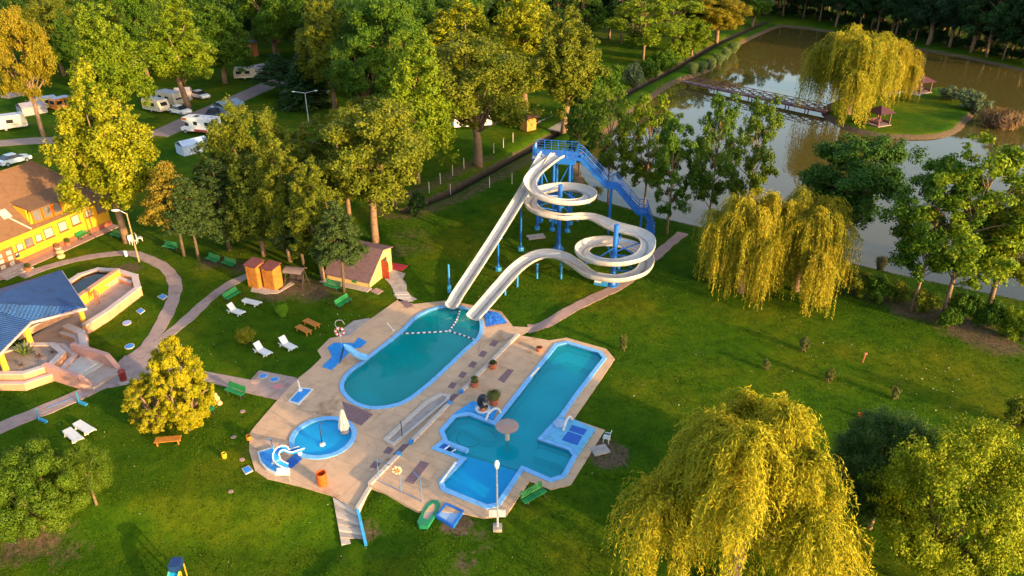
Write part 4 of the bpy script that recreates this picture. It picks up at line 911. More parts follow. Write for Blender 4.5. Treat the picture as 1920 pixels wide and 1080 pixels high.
# straight slide
s0 = Vector((3.85, 80.5, 8.95)); s1 = Vector((-5.75, 61.0, 0.42))
root = thing('water_slide', 'straight white water slide dropping from the blue tower into the oval pool', 'water slide', (s1.x, s1.y, 0))
pl = [s0, s0.lerp(s1, .03) + Vector((0, 0, .2)), s0.lerp(s1, .12) + Vector((0, 0, .05))] + [s0.lerp(s1, t) + Vector((0, 0, -0.35 * math.sin(math.pi * t))) for t in (.25, .4, .55, .7, .83, .93)] + [s1 + Vector((0.25, 0.5, .05)), s1]
chute(root, pl, lambda t: 0, .44, .44, .58, 3.0)
def post(root, base, top, r=.11, name='support_post', block=.34):
    q = MB(); q.tube([(base[0], base[1], base[2] + .02), (base[0], base[1], top)], r, 10); q.build(name, M_STEEL, root, world=True, smooth=True)
    q = MB(); q.lathe((base[0], base[1], base[2] - .1), [(block, 0), (block, .42), (block * .9, .48)], 8); q.build('footing', M_STEELL, root, world=True)
def on_line(t): return s0.lerp(s1, t) + Vector((0, 0, -0.35 * math.sin(math.pi * t)))
for t in (.30, .55):
    p = on_line(t); post(root, (p.x, p.y, hz(p.x, p.y)), p.z - .15)
    q = MB(); q.box((p.x, p.y, p.z - .16), (1.0, .14, .14), math.atan2(-(s1 - s0).x, (s1 - s0).y)); q.build('cradle', M_STEEL, root, world=True)
# spiral slide path
path = [Vector((5.25, 79.85, 8.95)), Vector((4.75, 79.3, 8.9)), Vector((3.7, 78.2, 8.45)), Vector((2.45, 76.75, 7.85))]
z1 = {180: 7.25, 225: 6.9, 270: 6.6, 315: 6.35, 360: 6.15, 405: 5.95, 450: 5.75, 495: 5.55, 540: 5.3, 585: 5.1, 630: 4.95, 650: 4.9}
for a, z in z1.items(): path.append(Vector((c1.x + RH * math.cos(R_(a)), c1.y + RH * math.sin(R_(a)), z)))
i_end1 = len(path)
z2 = {85: 4.74, 35: 4.55, 0: 4.4, -45: 4.15, -90: 3.9, -135: 3.68, -180: 3.48, -225: 3.28, -270: 3.08, -315: 2.85, -360: 2.62, -405: 2.4, -450: 2.2, -490: 2.08, -512: 2.0}
mid = Vector((c1.x + 3.15, c1.y - 3.05, 4.86)); path.append(mid)
for a, z in z2.items(): path.append(Vector((c2.x + RH * math.cos(R_(a)), c2.y + RH * math.sin(R_(a)), z)))
path += [Vector((6.1, 67.2, 1.95)), Vector((5.0, 68.7, 1.9)), Vector((3.6, 69.3, 1.85)), Vector((2.1, 68.7, 1.75)), Vector((.5, 66.7, 1.55)), Vector((-1.0, 63.8, 1.2)), Vector((-2.6, 60.6, .75)), Vector((-3.55, 58.9, .45))]
lens = [0]
for a, b in zip(path[:-1], path[1:]): lens.append(lens[-1] + (b - a).length)
def bankf(t):
    L_ = t * lens[-1]
    k = next((i for i in range(len(lens) - 1) if lens[i + 1] >= L_), len(lens) - 2)
    def bv(i):
        if i < 3: return 0.0
        if i < i_end1: return 0.9 if i > 3 else .5
        if i == i_end1: return 0.0
        if i < i_end1 + 1 + len(z2): return -0.9
        j = i - (i_end1 + 1 + len(z2)); return [0, .5, .7, .6, .4, .2, 0, 0][min(j, 7)]
    f = (L_ - lens[k]) / max(1e-6, lens[k + 1] - lens[k]); return bv(k) * (1 - f) + bv(k + 1) * f
sroot = thing('spiral_water_slide', 'white spiral water slide with two helical loops on blue columns', 'water slide', (c1.x, c1.y, 0))
chute(sroot, path, bankf, .40, .56, .66, 2.6)
for c, zt, lv in ((c1, 7.5, [(200, 7.0), (270, 6.55), (330, 6.3), (40, 6.0), (110, 5.75), (180, 5.3), (250, 5.0), (300, 4.9)]), (c2, 6.6, [(70, 4.7), (20, 4.5), (-40, 4.2), (-90, 3.9), (-150, 3.6), (-200, 3.4), (-265, 3.05), (-330, 2.75), (-390, 2.5), (-450, 2.2)])):
    q = MB(); q.tube([(c.x, c.y, 0), (c.x, c.y, zt)], .24, 14); q.build('column', M_STEEL, sroot, world=True, smooth=True)
    q = MB(); q.lathe((c.x, c.y, -.1), [(.6, 0), (.6, .22), (.4, .3), (.27, .8), (.25, .85)], 12); q.build('column_base', M_STEEL, sroot, world=True)
    for a, z in lv:
        ca, sa = math.cos(R_(a)), math.sin(R_(a))
        q = MB(); q.tube([(c.x + .2 * ca, c.y + .2 * sa, z - .75), (c.x + (RH + .1) * ca, c.y + (RH + .1) * sa, z - .12)], .075, 8); q.build('arm', M_STEEL, sroot, world=True, smooth=True)
        q = MB(); q.tube([(c.x + .2 * ca, c.y + .2 * sa, z + .55), (c.x + RH * .72 * ca, c.y + RH * .72 * sa, z - .2)], .045, 6)
        if a % 3 != 1: q.build('brace', M_STEEL, sroot, world=True)
        q = MB(); q.box((c.x + RH * ca, c.y + RH * sa, z - .2), (.5, .22, .2), R_(a)); q.build('cradle', M_STEEL, sroot, world=True)
for u, v, zt in [(970, 537, 1.45), (1007, 522, 1.7), (1052, 523, 1.9), (947, 553, 1.05)]:
    p = gp(u, v)
    q = MB(); q.tube([(p.x, p.y, -.1), (p.x, p.y, max(.5, zt - .05))], .11, 10); q.build('support_post', M_STEELL, sroot, world=True, smooth=True)
# small pump box under the lower loop
pb_ = gp(1128, 532); t = thing('pump_box', 'small white and blue pump box under the lower spiral loop', 'box', tuple(pb_), R_(-20))
q = MB(); q.box((0, 0, .5), (1.3, .9, 1.0)); q.build('cabinet', M_WHITE, t)
q = MB(); q.box((0, 0, .14), (1.4, 1.0, .28)); q.build('plinth', M_STEELL, t)
q = MB(); q.box((.45, -.3, .62), (.5, .42, 1.2)); q.build('side_unit', M_STEELL, t)
# tower
PZ = 8.8
FL, FR = Vector((2.3, 80.2, PZ)), Vector((6.9, 79.2, PZ)); dv = (FR - FL).normalized(); bv_ = Vector((-dv.y, dv.x, 0)); DP = 3.1
BL, BR = FL + bv_ * DP, FR + bv_ * DP
tw = thing('slide_tower', 'blue steel slide tower with railings and a long staircase', 'tower', ((FL.x + FR.x) / 2, 81.2, 0))
q = MB(); q.prism([xy(FL), xy(FR), xy(BR), xy(BL)], PZ - .12, PZ); q.build('platform', M_STEEL, tw, world=True)
for a, b in ((FL, FR), (FR, BR), (BR, BL), (BL, FL)):
    q = MB(); q.beam(a + Vector((0, 0, -.25)), b + Vector((0, 0, -.25)), .1, .55); q.build('fascia', M_STEEL, tw, world=True)
for a in (FL.lerp(FR, .12) + bv_ * .4, FL.lerp(FR, .5) + bv_ * .4, FL.lerp(FR, .88) + bv_ * .4, BL.lerp(BR, .12) - bv_ * .4, BL.lerp(BR, .5) - bv_ * .4, BL.lerp(BR, .88) - bv_ * .4):
    q = MB(); q.tube([(a.x, a.y, 0), (a.x, a.y, PZ - .1)], .17, 10); lg = q.build('leg', M_STEEL, tw, world=True, smooth=True)
    q = MB(); q.lathe((a.x, a.y, -.1), [(.32, 0), (.32, .4), (.2, .5)], 10); q.build('footing', M_STEELL, tw, world=True)
for (a, b, z0, z1_) in ((.12, .5, .4, 4.4), (.5, .12, 4.4, 8.2), (.5, .88, 4.4, 8.2)):
    A, B = FL.lerp(FR, a) + bv_ * .4, FL.lerp(FR, b) + bv_ * .4; q = MB(); q.tube([(A.x, A.y, z0), (B.x, B.y, z1_)], .07, 6); q.build('brace', M_STEEL, tw, world=True)
for a, b, n in ((FL, BL, 4), (BL, BR, 6), (FL, FL.lerp(FR, .22), 2), (FR.lerp(FL, .30), FR.lerp(FL, .05), 2)):
    for k in range(n + 1):
        p = a.lerp(b, k / n); q = MB(); q.tube([p, p + Vector((0, 0, 1.15))], .035, 6); q.build('railing_post', M_STEEL, tw, world=True)
    for hgt in (.3, .6, .88, 1.15):
        q = MB(); q.tube([a + Vector((0, 0, hgt)), b + Vector((0, 0, hgt))], .02 if hgt < 1.1 else .035, 6); q.build('rail', M_STEEL, tw, world=True)
q = MB(); m_ = BL.lerp(FL, .35); q.box(m_ + Vector((-.04, 0, .78)), (.05, .9, .62), math.atan2(dv.y, dv.x)); q.build('notice_board', M_WHITE, tw, world=True)
q = MB(); q.box(FL.lerp(FR, .10) + Vector((-bv_.x * .09, -bv_.y * .09, .05)), (.95, .04, .3), math.atan2(dv.y, dv.x)); q.build('name_plate', M_WHITE, tw, world=True)
SB = gp(1226, 441); SB.z = 0
ST = FR.lerp(BR, .5); ax = (Vector((SB.x, SB.y, 0)) - Vector((ST.x, ST.y, 0))); LN = ax.length; ax.normalize(); sd = Vector((-ax.y, ax.x, 0)); SW = .75
prof = [(0, PZ), (.5, PZ), (3.6, 5.75), (4.7, 5.75), (7.3, 2.9), (8.2, 2.9), (LN, 0.1)]
def stz(x):
    for (a, z0), (b, z1_) in zip(prof[:-1], prof[1:]):
        if a <= x <= b: return z0 + (z1_ - z0) * (x - a) / (b - a)
    return 0
def sp_(x, s, z): p = Vector((ST.x, ST.y, 0)) + ax * x + sd * s; return Vector((p.x, p.y, z))
for s in (-SW, SW):
    for (a, z0), (b, z1_) in zip(prof[:-1], prof[1:]):
        q = MB(); q.beam(sp_(a, s, z0 - .1), sp_(b, s, z1_ - .1), .09, .34); q.build('stringer', M_STEEL, tw, world=True)
        for hgt in (.5, .78, 1.05):
            q = MB(); q.tube([sp_(a, s, z0 + hgt), sp_(b, s, z1_ + hgt)], .03 if hgt < 1 else .045, 6); q.build('rail', M_STEEL, tw, world=True)
    x = 0
    while x <= LN:
        q = MB(); q.tube([sp_(x, s, stz(x) - .1), sp_(x, s, stz(x) + 1.05)], .032, 6); q.build('railing_post', M_STEEL, tw, world=True); x += 1.05
x = .5
while x < LN - .1:
    flatp = (3.6 <= x <= 4.7) or (7.3 <= x <= 8.2)
    if flatp: q = MB(); q.box(sp_(x + .27, 0, stz(x) - .02), (.54, SW * 2 - .1, .06), math.atan2(ax.y, ax.x)); q.build('landing_plate', M_STEEL, tw, world=True); x += .55
    else: q = MB(); q.box(sp_(x + .1, 0, stz(x + .1)), (.27, SW * 2 - .1, .05), math.atan2(ax.y, ax.x)); q.build('step', M_STEEL, tw, world=True); x += .235
for x in (4.1, 7.7):
    for s in (-SW + .1, SW - .1):
        q = MB(); q.tube([sp_(x, s, 0), sp_(x, s, stz(x) - .1)], .12, 8); q.build('stair_support', M_STEEL, tw, world=True, smooth=True)
q = MB(); q.box(sp_(LN - .5, 0, .45), (1.0, SW * 2 + .1, 1.1), math.atan2(ax.y, ax.x)); q.build('stair_foot', M_STEEL, tw, world=True)
p = gp(1005, 445); q = MB(); q.box((p.x, p.y, .06), (2.0, 1.1, .2), .3); struct(q.build('paved_pad', M_CONC), 'small concrete footing slab under the tower legs')
p = gp(843, 548); t = thing('blue_post', 'lone blue post standing beside the straight slide', 'post', tuple(p))
q = MB(); q.tube([(0, 0, 0), (0, 0, 3.0)], .10, 10); q.lathe((0, 0, 3.0), [(.10, 0), (.06, .07)], 10); q.build('shaft', M_STEELL, t, smooth=True)
q = MB(); q.box((0, 0, .35), (.34, .34, .75)); q.build('base_box', M_STEELL, t)

# ------------------------------------------------------------------ pool furniture
def at_(u, v, z): p = G(u, v, z); return p
M_TERRA = mat('terracotta', (0.42, 0.12, 0.06), 0.75, 0.15, 6)
M_SOIL = mat('pot_soil', (0.05, 0.03, 0.02), 0.95, 0.2, 12)
def pot(u, v, z, r, h, label, fol, col, fh):
    p = at_(u, v, z); t = thing('flower_pot', label, 'flower pot', tuple(p), 0, 'terracotta pots on the right deck')
    q = MB(); q.lathe((0, 0, 0), [(r * .72, 0), (r * .95, h * .8), (r, h * .82), (r, h), (r * .86, h), (r * .84, h * .9)], 18); q.build('pot', M_TERRA, t, smooth=True)
    q = MB(); q.lathe((0, 0, h * .86), [(r * .85, 0), (r * .2, .04)], 16); q.build('soil', M_SOIL, t)
    if fol:
        tm, cm, Hn, Rn = KIND[fol][0]; c = bpy.data.objects.new('plant', cm); COL.objects.link(c); c.parent = t; c.location = (0, 0, h * .8); c.color = (*col, 1); c.scale = (fh[0] / Rn, fh[0] / Rn, fh[1] / Hn)
pot(1011, 658, ZR, .30, .38, 'small terracotta pot near the top of the angular pool', 'ball', (.12, .09, .04), (.16, .22))
pot(924, 690, ZR, .36, .5, 'terracotta pot with a low cactus on the deck wall', 'ball', (.06, .10, .03), (.3, .45))
pot(890, 724, ZR, .34, .45, 'terracotta pot with a pale yucca on the deck wall', 'spray', (.14, .17, .05), (.4, .6))
pot(926, 757, ZR, .42, .55, 'big terracotta pot with a spreading palm beside the play platform', 'spray', (.17, .19, .05), (.75, .75))
# mushroom fountain
p = at_(951, 846, ZR - 1.2); t = thing('mushroom_fountain', 'pinkish mushroom fountain standing in the angular pool', 'fountain', tuple(p))
q = MB(); q.tube([(0, 0, 0), (0, 0, 2.35)], .16, 14); q.build('stem', M_CURB, t, smooth=True)
q = MB(); q.lathe((0, 0, 2.25), [(.18, -.15), (.72, -.04), (.83, .0), (.84, .05), (.76, .11), (.4, .18), (.03, .2)], 36); q.build('cap', mat('mushroom_cap', (.40, .22, .17), .5, .2, 2.0, col2=(.30, .30, .30)), t, smooth=True)
# round pool fittings
p = at_(605, 838, ZL - .3); t = thing('spray_pipe', 'thin bent spray pipe in the middle of the round pool', 'pipe', tuple(p))
M_DARKM = mat('dark_metal', (.05, .05, .06), .5, .1, 4, metal=.5); M_GREYM = mat('grey_metal', (.35, .36, .38), .45, .1, 3, metal=.4)
q = MB(); q.tube(spline([(0, 0, 0), (0, 0, 1.6), (.02, .02, 2.0), (.2, .1, 2.1)], .2), .035, 7); q.build('pipe', M_DARKM, t, smooth=True)
q = MB(); q.lathe((0, 0, .1), [(.25, 0), (.2, .2), (.05, .26)], 12); q.build('bubbler', M_WHITE, t)
p = at_(646, 810, ZL); t = thing('closed_parasol', 'closed cream parasol at the rim of the round pool', 'parasol', tuple(p), R_(20))
q = MB(); q.tube([(0, 0, 0), (0, 0, 2.05)], .03, 8); q.build('pole', M_WHITE, t)
b_ = MB(); v = []; prof_ = [(.30, .30), (.36, .38), (.33, .65), (.27, 1.05), (.20, 1.5), (.14, 1.8), (.13, 1.92), (.05, 2.02)]
for r, z in prof_:
    for k in range(24): a = 2 * math.pi * k / 24; rr_ = r * (1 + .16 * math.cos(8 * a)); v.append((rr_ * math.cos(a), rr_ * math.sin(a), z))
f = [(i * 24 + k, i * 24 + (k + 1) % 24, (i + 1) * 24 + (k + 1) % 24, (i + 1) * 24 + k) for i in range(len(prof_) - 1) for k in range(24)] + [tuple(range(len(prof_) * 24 - 24, len(prof_) * 24))]
b_.add(v, f).build('folded_canopy', mat('cream_canvas', (.74, .66, .52), .8, .08, 3), t, smooth=True)
q = MB(); q.lathe((0, 0, 0), [(.3, 0), (.3, .08), (.06, .14)], 16); q.build('base', M_GREYC, t)
# child slide with landing basin beside the round pool
M_SPL = mat('splash_blue', (.02, .24, .66), .4, .2, 3.5)
t0 = at_(525, 868, ZL); t = thing('child_slide', 'small curved white and blue child slide beside the round pool', 'slide', tuple(t0))
q = MB(); q.prism([xy(G(u, v, ZL)) for u, v in [(483,850),(513,841),(538,876),(517,892),(500,883),(488,868)]], ZL - .05, ZL + .16); q.build('basin_rim', M_WHITE, t, world=True)
q = MB(); q.prism([xy(G(u, v, ZL)) for u, v in [(486,852),(512,844),(534,875),(517,888),(502,880),(491,867)]], ZL + .05, ZL + .175); q.build('basin_floor', M_SPL, t, world=True)
q = MB(); q.prism([xy(G(u, v, ZL)) for u, v in [(531,871),(555,851),(567,861),(546,879)]], ZL - .02, ZL + .05); q.build('landing_mat', M_MATB, t, world=True)
cp = [at_(538, 877, ZL + .25), at_(522, 868, ZL + .55), at_(518, 855, ZL + .95), at_(524, 845, ZL + 1.2), at_(535, 843, ZL + 1.15), at_(545, 848, ZL + .85), at_(556, 845, ZL + .5), at_(566, 842, ZL + .22)]
PP = spline(cp, .15); b_ = MB(); rows = []
for i, pnt in enumerate(PP):
    tt = (PP[min(i + 1, len(PP) - 1)] - PP[max(i - 1, 0)]); tt.z = 0; tt.normalize(); s = Vector((-tt.y, tt.x, 0))
    rows.append([pnt + s * x + Vector((0, 0, z)) for x, z in [(-.25, .13), (-.21, .13), (-.2, .02), (.2, .02), (.21, .13), (.25, .13), (.23, -.03), (-.23, -.03)]])
m = 8; b_.add([x for r in rows for x in r], [(a * m + k, a * m + (k + 1) % m, (a + 1) * m + (k + 1) % m, (a + 1) * m + k) for a in range(len(rows) - 1) for k in range(m)]); b_.build('chute', M_SPL, t, world=True)
for kk in (0, 4):
    q = MB(); q.tube([r[kk].lerp(r[kk + 1], .5) + Vector((0, 0, .02)) for r in rows], .045, 6); q.build('chute_lip', M_WHITE, t, world=True)
for u, v, h in [(512, 845, 1.1), (514, 872, .3), (563, 853, .3), (528, 851, .9)]:
    p = at_(u, v, ZL); q = MB(); q.box((p.x, p.y, ZL + h / 2), (.22, .22, h) if h < .5 else (.06, .06, h)); q.build('support', M_WHITE if h < .5 else M_STEELL, t, world=True)
# foot basin with white spout
p = at_(565, 742, ZL); t = thing('foot_basin', 'rectangular blue foot basin with a white shower post', 'basin', tuple(p))
q = MB(); q.prism([xy(G(u, v, ZL)) for u, v in [(540,753),(563,727),(588,730),(560,760)]], ZL - .05, ZL + .06); q.build('rim', M_WHITE, t, world=True)
q = MB(); q.prism([xy(G(u, v, ZL)) for u, v in [(544,752),(565,729.5),(584,732),(559,756.5)]], ZL, ZL + .07); q.build('basin_floor', M_SPL, t, world=True)
pp = at_(563, 733, ZL); q = MB(); q.tube([(pp.x, pp.y, ZL), (pp.x - .05, pp.y, ZL + 1.0)], .06, 8); q.lathe((pp.x, pp.y, ZL + .05), [(.2, 0), (.18, .15), (.06, .22)], 12); q.build('shower_post', M_WHITE, t, world=True)
# shallow channel with tapered sides
t = thing('concrete_channel', 'shallow pale concrete channel between the oval pool and the deck wall', 'channel', tuple(at_(780, 790, ZL)))
ou = [(718,826),(800,752),(826,739),(845,742),(843,750),(737,838)]; inn = [(728,826),(804,757),(828,744),(838,746),(835,752),(738,832)]
q = MB(); q.holed([xy(G(u, v, ZL)) for u, v in ou], [[xy(G(u, v, ZL)) for u, v in inn]], ZL - .1, ZL + .14); q.build('kerb', M_CURB, t, world=True)
q = MB(); q.prism([xy(G(u, v, ZL)) for u, v in inn], ZL - .1, ZL + .02); q.build('channel_floor', M_GREYC, t, world=True)
pp = at_(754, 820, ZL); q = MB(); q.tube(spline([(pp.x, pp.y, ZL), (pp.x, pp.y, ZL + 1.3), (pp.x - .08, pp.y, ZL + 1.5)], .2), .035, 7); q.build('spout', M_DARKM, t, world=True)
# child play corner by the oval pool: blue mat, chute, ring shower
t = thing('splash_mat', 'irregular deep blue splash mat beside the oval pool', 'mat', tuple(at_(645, 660, ZL)))
q = MB(); q.prism([xy(G(u, v, ZL)) for u, v in [(604,688),(623,668),(614,652),(626,643),(645,643),(664,644),(672,633.5),(688,641),(676,652),(662,654),(622,694)]], ZL - .02, ZL + .03); q.build('mat', M_SPL, t, world=True)
t = thing('child_slide', 'light blue child chute running down to the oval pool', 'slide', tuple(at_(665, 655, ZL)))
cp = [at_(646, 651, ZL + 1.45), at_(655, 655, ZL + 1.15), at_(665, 663, ZL + .75), at_(675, 669, ZL + .42), at_(688, 672, ZL + .25)]
PP = spline(cp, .2); rows = []; b_ = MB()
for i, pnt in enumerate(PP):
    tt = (PP[min(i + 1, len(PP) - 1)] - PP[max(i - 1, 0)]); tt.z = 0; tt.normalize(); s = Vector((-tt.y, tt.x, 0))
    rows.append([pnt + s * x + Vector((0, 0, z)) for x, z in [(-.34, .2), (-.28, .2), (-.25, 0), (.25, 0), (.28, .2), (.34, .2), (.3, -.06), (-.3, -.06)]])
b_.add([x for r in rows for x in r], [(a * m + k, a * m + (k + 1) % m, (a + 1) * m + (k + 1) % m, (a + 1) * m + k) for a in range(len(rows) - 1) for k in range(m)]); b_.build('chute', mat('sky_blue', (.18, .46, .80), .4, .1, 2), t, world=True)
a0 = cp[0]
for s in (-.3, .3): q = MB(); q.tube([(a0.x - .5, a0.y + s, ZL), (a0.x - .1, a0.y + s, a0.z + .1)], .03, 6); q.build('ladder_rail', M_DARKM, t, world=True)
for k in range(5): q = MB(); q.tube([(a0.x - .45 + .08 * k, a0.y - .3, ZL + .25 * k + .15), (a0.x - .45 + .08 * k, a0.y + .3, ZL + .25 * k + .15)], .025, 6); q.build('rung', M_DARKM, t, world=True)
p = at_(640, 646, ZL); t = thing('ring_shower', 'red and white ring shower on a thin hooped post', 'shower', tuple(p))
q = MB(); q.tube(spline([(0, 0, 0), (-.05, 0, 1.3), (-.35, .1, 1.95), (-.2, .1, 2.35), (.25, .1, 2.4), (.45, .1, 2.0)], .2), .03, 7); q.build('hoop', M_CURB, t, smooth=True)
for k in range(12):
    a0_, a1_ = 2 * math.pi * k / 12, 2 * math.pi * (k + 1) / 12; q = MB()
    q.tube([(.36 * math.cos(a), -.05, 1.35 + .36 * math.sin(a)) for a in np.linspace(a0_, a1_, 4)], .11, 8)
    q.build('ring_segment', mat('red_paint', (.55, .03, .03), .5, .1) if k % 2 == 0 else M_WHITE, t, smooth=True)
# lane ropes
def rope(pts, label):
    P = [at_(u, v, ZL - .13) for u, v in pts]; sp = spline(P, .12); t = thing('lane_rope', label, 'rope', tuple(P[0]), 0, 'float ropes in the oval pool')
    q = MB(); q.tube(sp, .025, 5); q.build('line', M_DARKM, t, world=True)
    for j, nm in ((0, M_WHITE), (1, mat('float_navy', (.03, .06, .12), .5))):
        q = MB(); i = j * 2
        while i + 2 < len(sp): q.tube([sp[i], sp[i + 2]], .085, 6); i += 4
        o = q.build('floats', nm, t, world=True); o['kind'] = 'stuff'
rope([(740,626),(790,624),(842,621)], 'white float rope from the left rim to the rope junction'); rope([(842,621),(856,600),(862,581)], 'white float rope running up between the slide ends'); rope([(842,621),(865,628),(890,637)], 'white float rope from the junction to the right rim')
p = at_(738, 620, ZL); q = MB(); q.tube([(0, 0, 0), (-.55, .25, .7)], .03, 6); q.box((0, 0, .03), (.2, .2, .06)); tag(q.build('rope_anchor', M_WHITE, loc=tuple(p)), 'thin white anchor rod on the left rim of the oval pool', 'rod')
# blue tarpaulin near slide ends
M_TARP = mat('blue_tarp', (.015, .18, .68), .45, .3, 5.0, .8, 6, col2=(.01, .07, .30))
rg = random.Random(4); b_ = MB(); nxq, nyq = 14, 9; A, B, C_, D_ = G(905,583,ZL), G(936,587,ZL), G(952,606,ZL), G(912,614,ZL); v = []
for j in range(nyq + 1):
    for i in range(nxq + 1):
        s, r = i / nxq, j / nyq; pnt = A.lerp(B, s).lerp(D_.lerp(C_, s), r); v.append((pnt.x, pnt.y, ZL + .03 + .12 * rg.random() * math.sin(math.pi * min(1, s * 1.02)) ** .3))
b_.add(v, [(j * (nxq + 1) + i, j * (nxq + 1) + i + 1, (j + 1) * (nxq + 1) + i + 1, (j + 1) * (nxq + 1) + i) for j in range(nyq) for i in range(nxq)])
tag(b_.build('tarpaulin', M_TARP, loc=tuple(A), world=True), 'crumpled blue tarpaulin beside the spiral slide exit', 'tarpaulin')
# black spout figure on the play platform
p = at_(905, 768, ZR + .08); t = thing('spout_sculpture', 'black hooked spout sculpture over a white dish on the blue platform', 'sculpture', tuple(p))
q = MB(); q.lathe((0, -.05, 0), [(.50, 0), (.58, .16), (.54, .22), (.4, .2)], 22); q.build('dish', M_WHITE, t, smooth=True)
q = MB(); q.tube(spline([(-.12, .32, 0), (-.22, .34, .55), (-.05, .3, .98), (.2, .2, .95), (.24, .12, .68)], .1), [.2] * 6 + [.24] * 6 + [.26] * 30 if False else .22, 12); q.build('hook', mat('black_paint', (.02, .02, .035), .4, .1), t, smooth=True)
for x, y, z, r, c in [(-.02, -.12, .30, .21, (.03, .025, .02)), (.3, .02, .28, .13, (.03, .22, .09)), (.08, -.4, .26, .16, (.6, .2, .08)), (.27, -.22, .26, .1, (.35, .16, .03)), (-.18, -.38, .25, .11, (.5, .1, .08)), (-.32, -.1, .24, .1, (.7, .7, .72))]:
    q = MB(); q.lathe((x, y, z - r), [(r * .2, 0), (r * .8, r * .35), (r, r), (r * .8, r * 1.65), (r * .15, r * 2)], 12); q.build('ornament', mat('ornament_%d' % int(c[0] * 100), c, .5, .1), t, smooth=True)
def arc_spout(u, v, z, label, rz):
    p = at_(u, v, z); q = MB(); q.tube(spline([(-.7, 0, 0), (-.45, 0, .45), (0, 0, .62), (.45, 0, .45), (.7, 0, 0)], .12), .09, 10)
    tag(q.build('arch_handle', M_WHITE, loc=tuple(p), rz=rz, smooth=True), label, 'arch', 'white arches on the pool platforms')
arc_spout(925, 780, ZR + .09, 'white curved arch on the play platform by the dish', R_(40)); arc_spout(1064, 797, ZR + .1, 'white curved arch on the right entry platform', R_(60))
p = at_(1050, 795, ZR + .1); q = MB(); q.lathe((0, 0, 0), [(.5, 0), (.5, .1), (.42, .16), (.05, .18)], 20); tag(q.build('bubble_disc', mat('pale_blue', (.30, .44, .66), .5, .1), loc=tuple(p), smooth=True), 'pale blue round disc on the right entry platform', 'disc')
# white handrail at pool edge
for a, b, z, l in [((994,707),(1010,690),ZR + .1,'white float bar lying on the left rim of the angular pool'),((826,905),(854,867),ZR + .1,'white bar along the shallow end rim')]:
    A, B = at_(*a, z), at_(*b, z); q = MB(); q.tube([A, B], .09, 8); tag(q.build('rim_bar', M_WHITE, loc=tuple(A), world=True), l, 'bar')
# lamp post by the angular pool
M_LAMP = mat('galvanised', (.55, .58, .62), .4, .08, 3, metal=.3); M_LENS = mat('lamp_lens', (.85, .82, .74), .3, .03)
p = gp(933, 992); t = thing('lamp_post', 'slim pale lamp post with white signs in front of the angular pool', 'lamp post', tuple(p))
q = MB(); q.tube([(0, 0, 0), (0, 0, 5.0)], [.07, .045], 8); q.build('pole', M_STEELL if False else M_LAMP, t, smooth=True)
q = MB(); q.box((0, 0, .08), (.55, .55, .3)); q.build('footing', M_CONC, t)
q = MB(); q.lathe((0, 0, 4.85), [(.05, 0), (.13, .12), (.16, .4), (.1, .58), (.02, .62)], 12); q.build('lantern', M_LENS, t, smooth=True)
for s in (-.27, .27): q = MB(); q.box((s, -.05, 1.35), (.48, .03, .6)); q.build('sign_panel', M_WHITE, t)
# shower frame with round sign
bl = [at_(711,903,ZR), at_(752,922,ZR), at_(791,941,ZR)]
t = thing('outdoor_shower', 'thin blue pipe frame with a pale flower-shaped sign', 'frame', tuple(bl[1]))
M_PIPE = mat('blue_pipe', (.10, .20, .42), .4, .1, 3)
for b0 in bl: q = MB(); q.tube([b0, b0 + Vector((0, 0, 1.9))], .03, 7); q.build('upright', M_PIPE, t, world=True)
for a, b in ((bl[0], bl[1]),): q = MB(); q.tube([a + Vector((0, 0, 1.9)), a.lerp(b, .62) + Vector((0, 0, 1.9))], .028, 6); q.build('top_pipe', M_PIPE, t, world=True)
q = MB(); q.tube([bl[2] + Vector((0, 0, 1.9)), bl[2].lerp(bl[1], .35) + Vector((0, .4, 1.9))], .028, 6); q.build('top_pipe', M_PIPE, t, world=True)
q = MB(); q.tube([bl[0] + Vector((0, 0, .05)), bl[2] + Vector((0, 0, .05))], .028, 6); q.build('floor_pipe', M_PIPE, t, world=True)
sg = bl[1] + Vector((-.12, -.02, 1.85)); q = MB()
for k in range(7): a = 2 * math.pi * k / 7; q.lathe((0, 0, 0), [(.001, 0), (.001, .001)], 3) if False else q.box((sg.x + .2 * math.cos(a), sg.y, sg.z + .2 * math.sin(a)), (.22, .06, .22), 0, 0, a)
q.build('sign_petals', mat('sign_cream', (.75, .5, .36), .5, .25, 6), t, world=True); q = MB(); q.box((sg.x, sg.y - .04, sg.z), (.24, .05, .24)); q.build('sign_centre', mat('sign_brown', (.35, .16, .06), .6), t, world=True)
# green foot-washing kerb and blue tray at the front of the right deck
p = G(806, 962, 0); p.z = hz(p.x, p.y)
t = thing('foot_wash_kerb', 'green oval foot wash kerb at the front of the right deck', 'kerb', tuple(p))
ou = [(782,978),(786,985),(802,987),(820,960),(826,947),(822,938),(810,937),(800,944),(788,966)]; inn = [(793,972),(803,974),(815,957),(818,946),(812,943),(804,949),(795,962)]
zz = hz(*xy(G(806, 962, 0))) + .16
q = MB(); q.holed([xy(G(u, v, zz)) for u, v in ou], [[xy(G(u, v, zz)) for u, v in inn]], -.9, zz); q.build('kerb', mat('green_paint', (.015, .20, .08), .5, .15), t, world=True)
q = MB(); q.prism([xy(G(u, v, zz)) for u, v in inn], -.9, zz - .05); q.build('gravel_bed', M_CONC, t, world=True)
t = thing('shower_tray', 'square blue shower tray beside the green foot wash kerb', 'tray', tuple(G(843, 968, 0)))
ou = [(816,968),(836,943),(870,958),(850,988)]; inn = [(821,967),(837,947),(865,959),(848,983)]
q = MB(); q.holed([xy(G(u, v, zz)) for u, v in ou], [[xy(G(u, v, zz)) for u, v in inn]], -.9, zz + .06); q.build('tray_rim', M_STEEL, t, world=True)
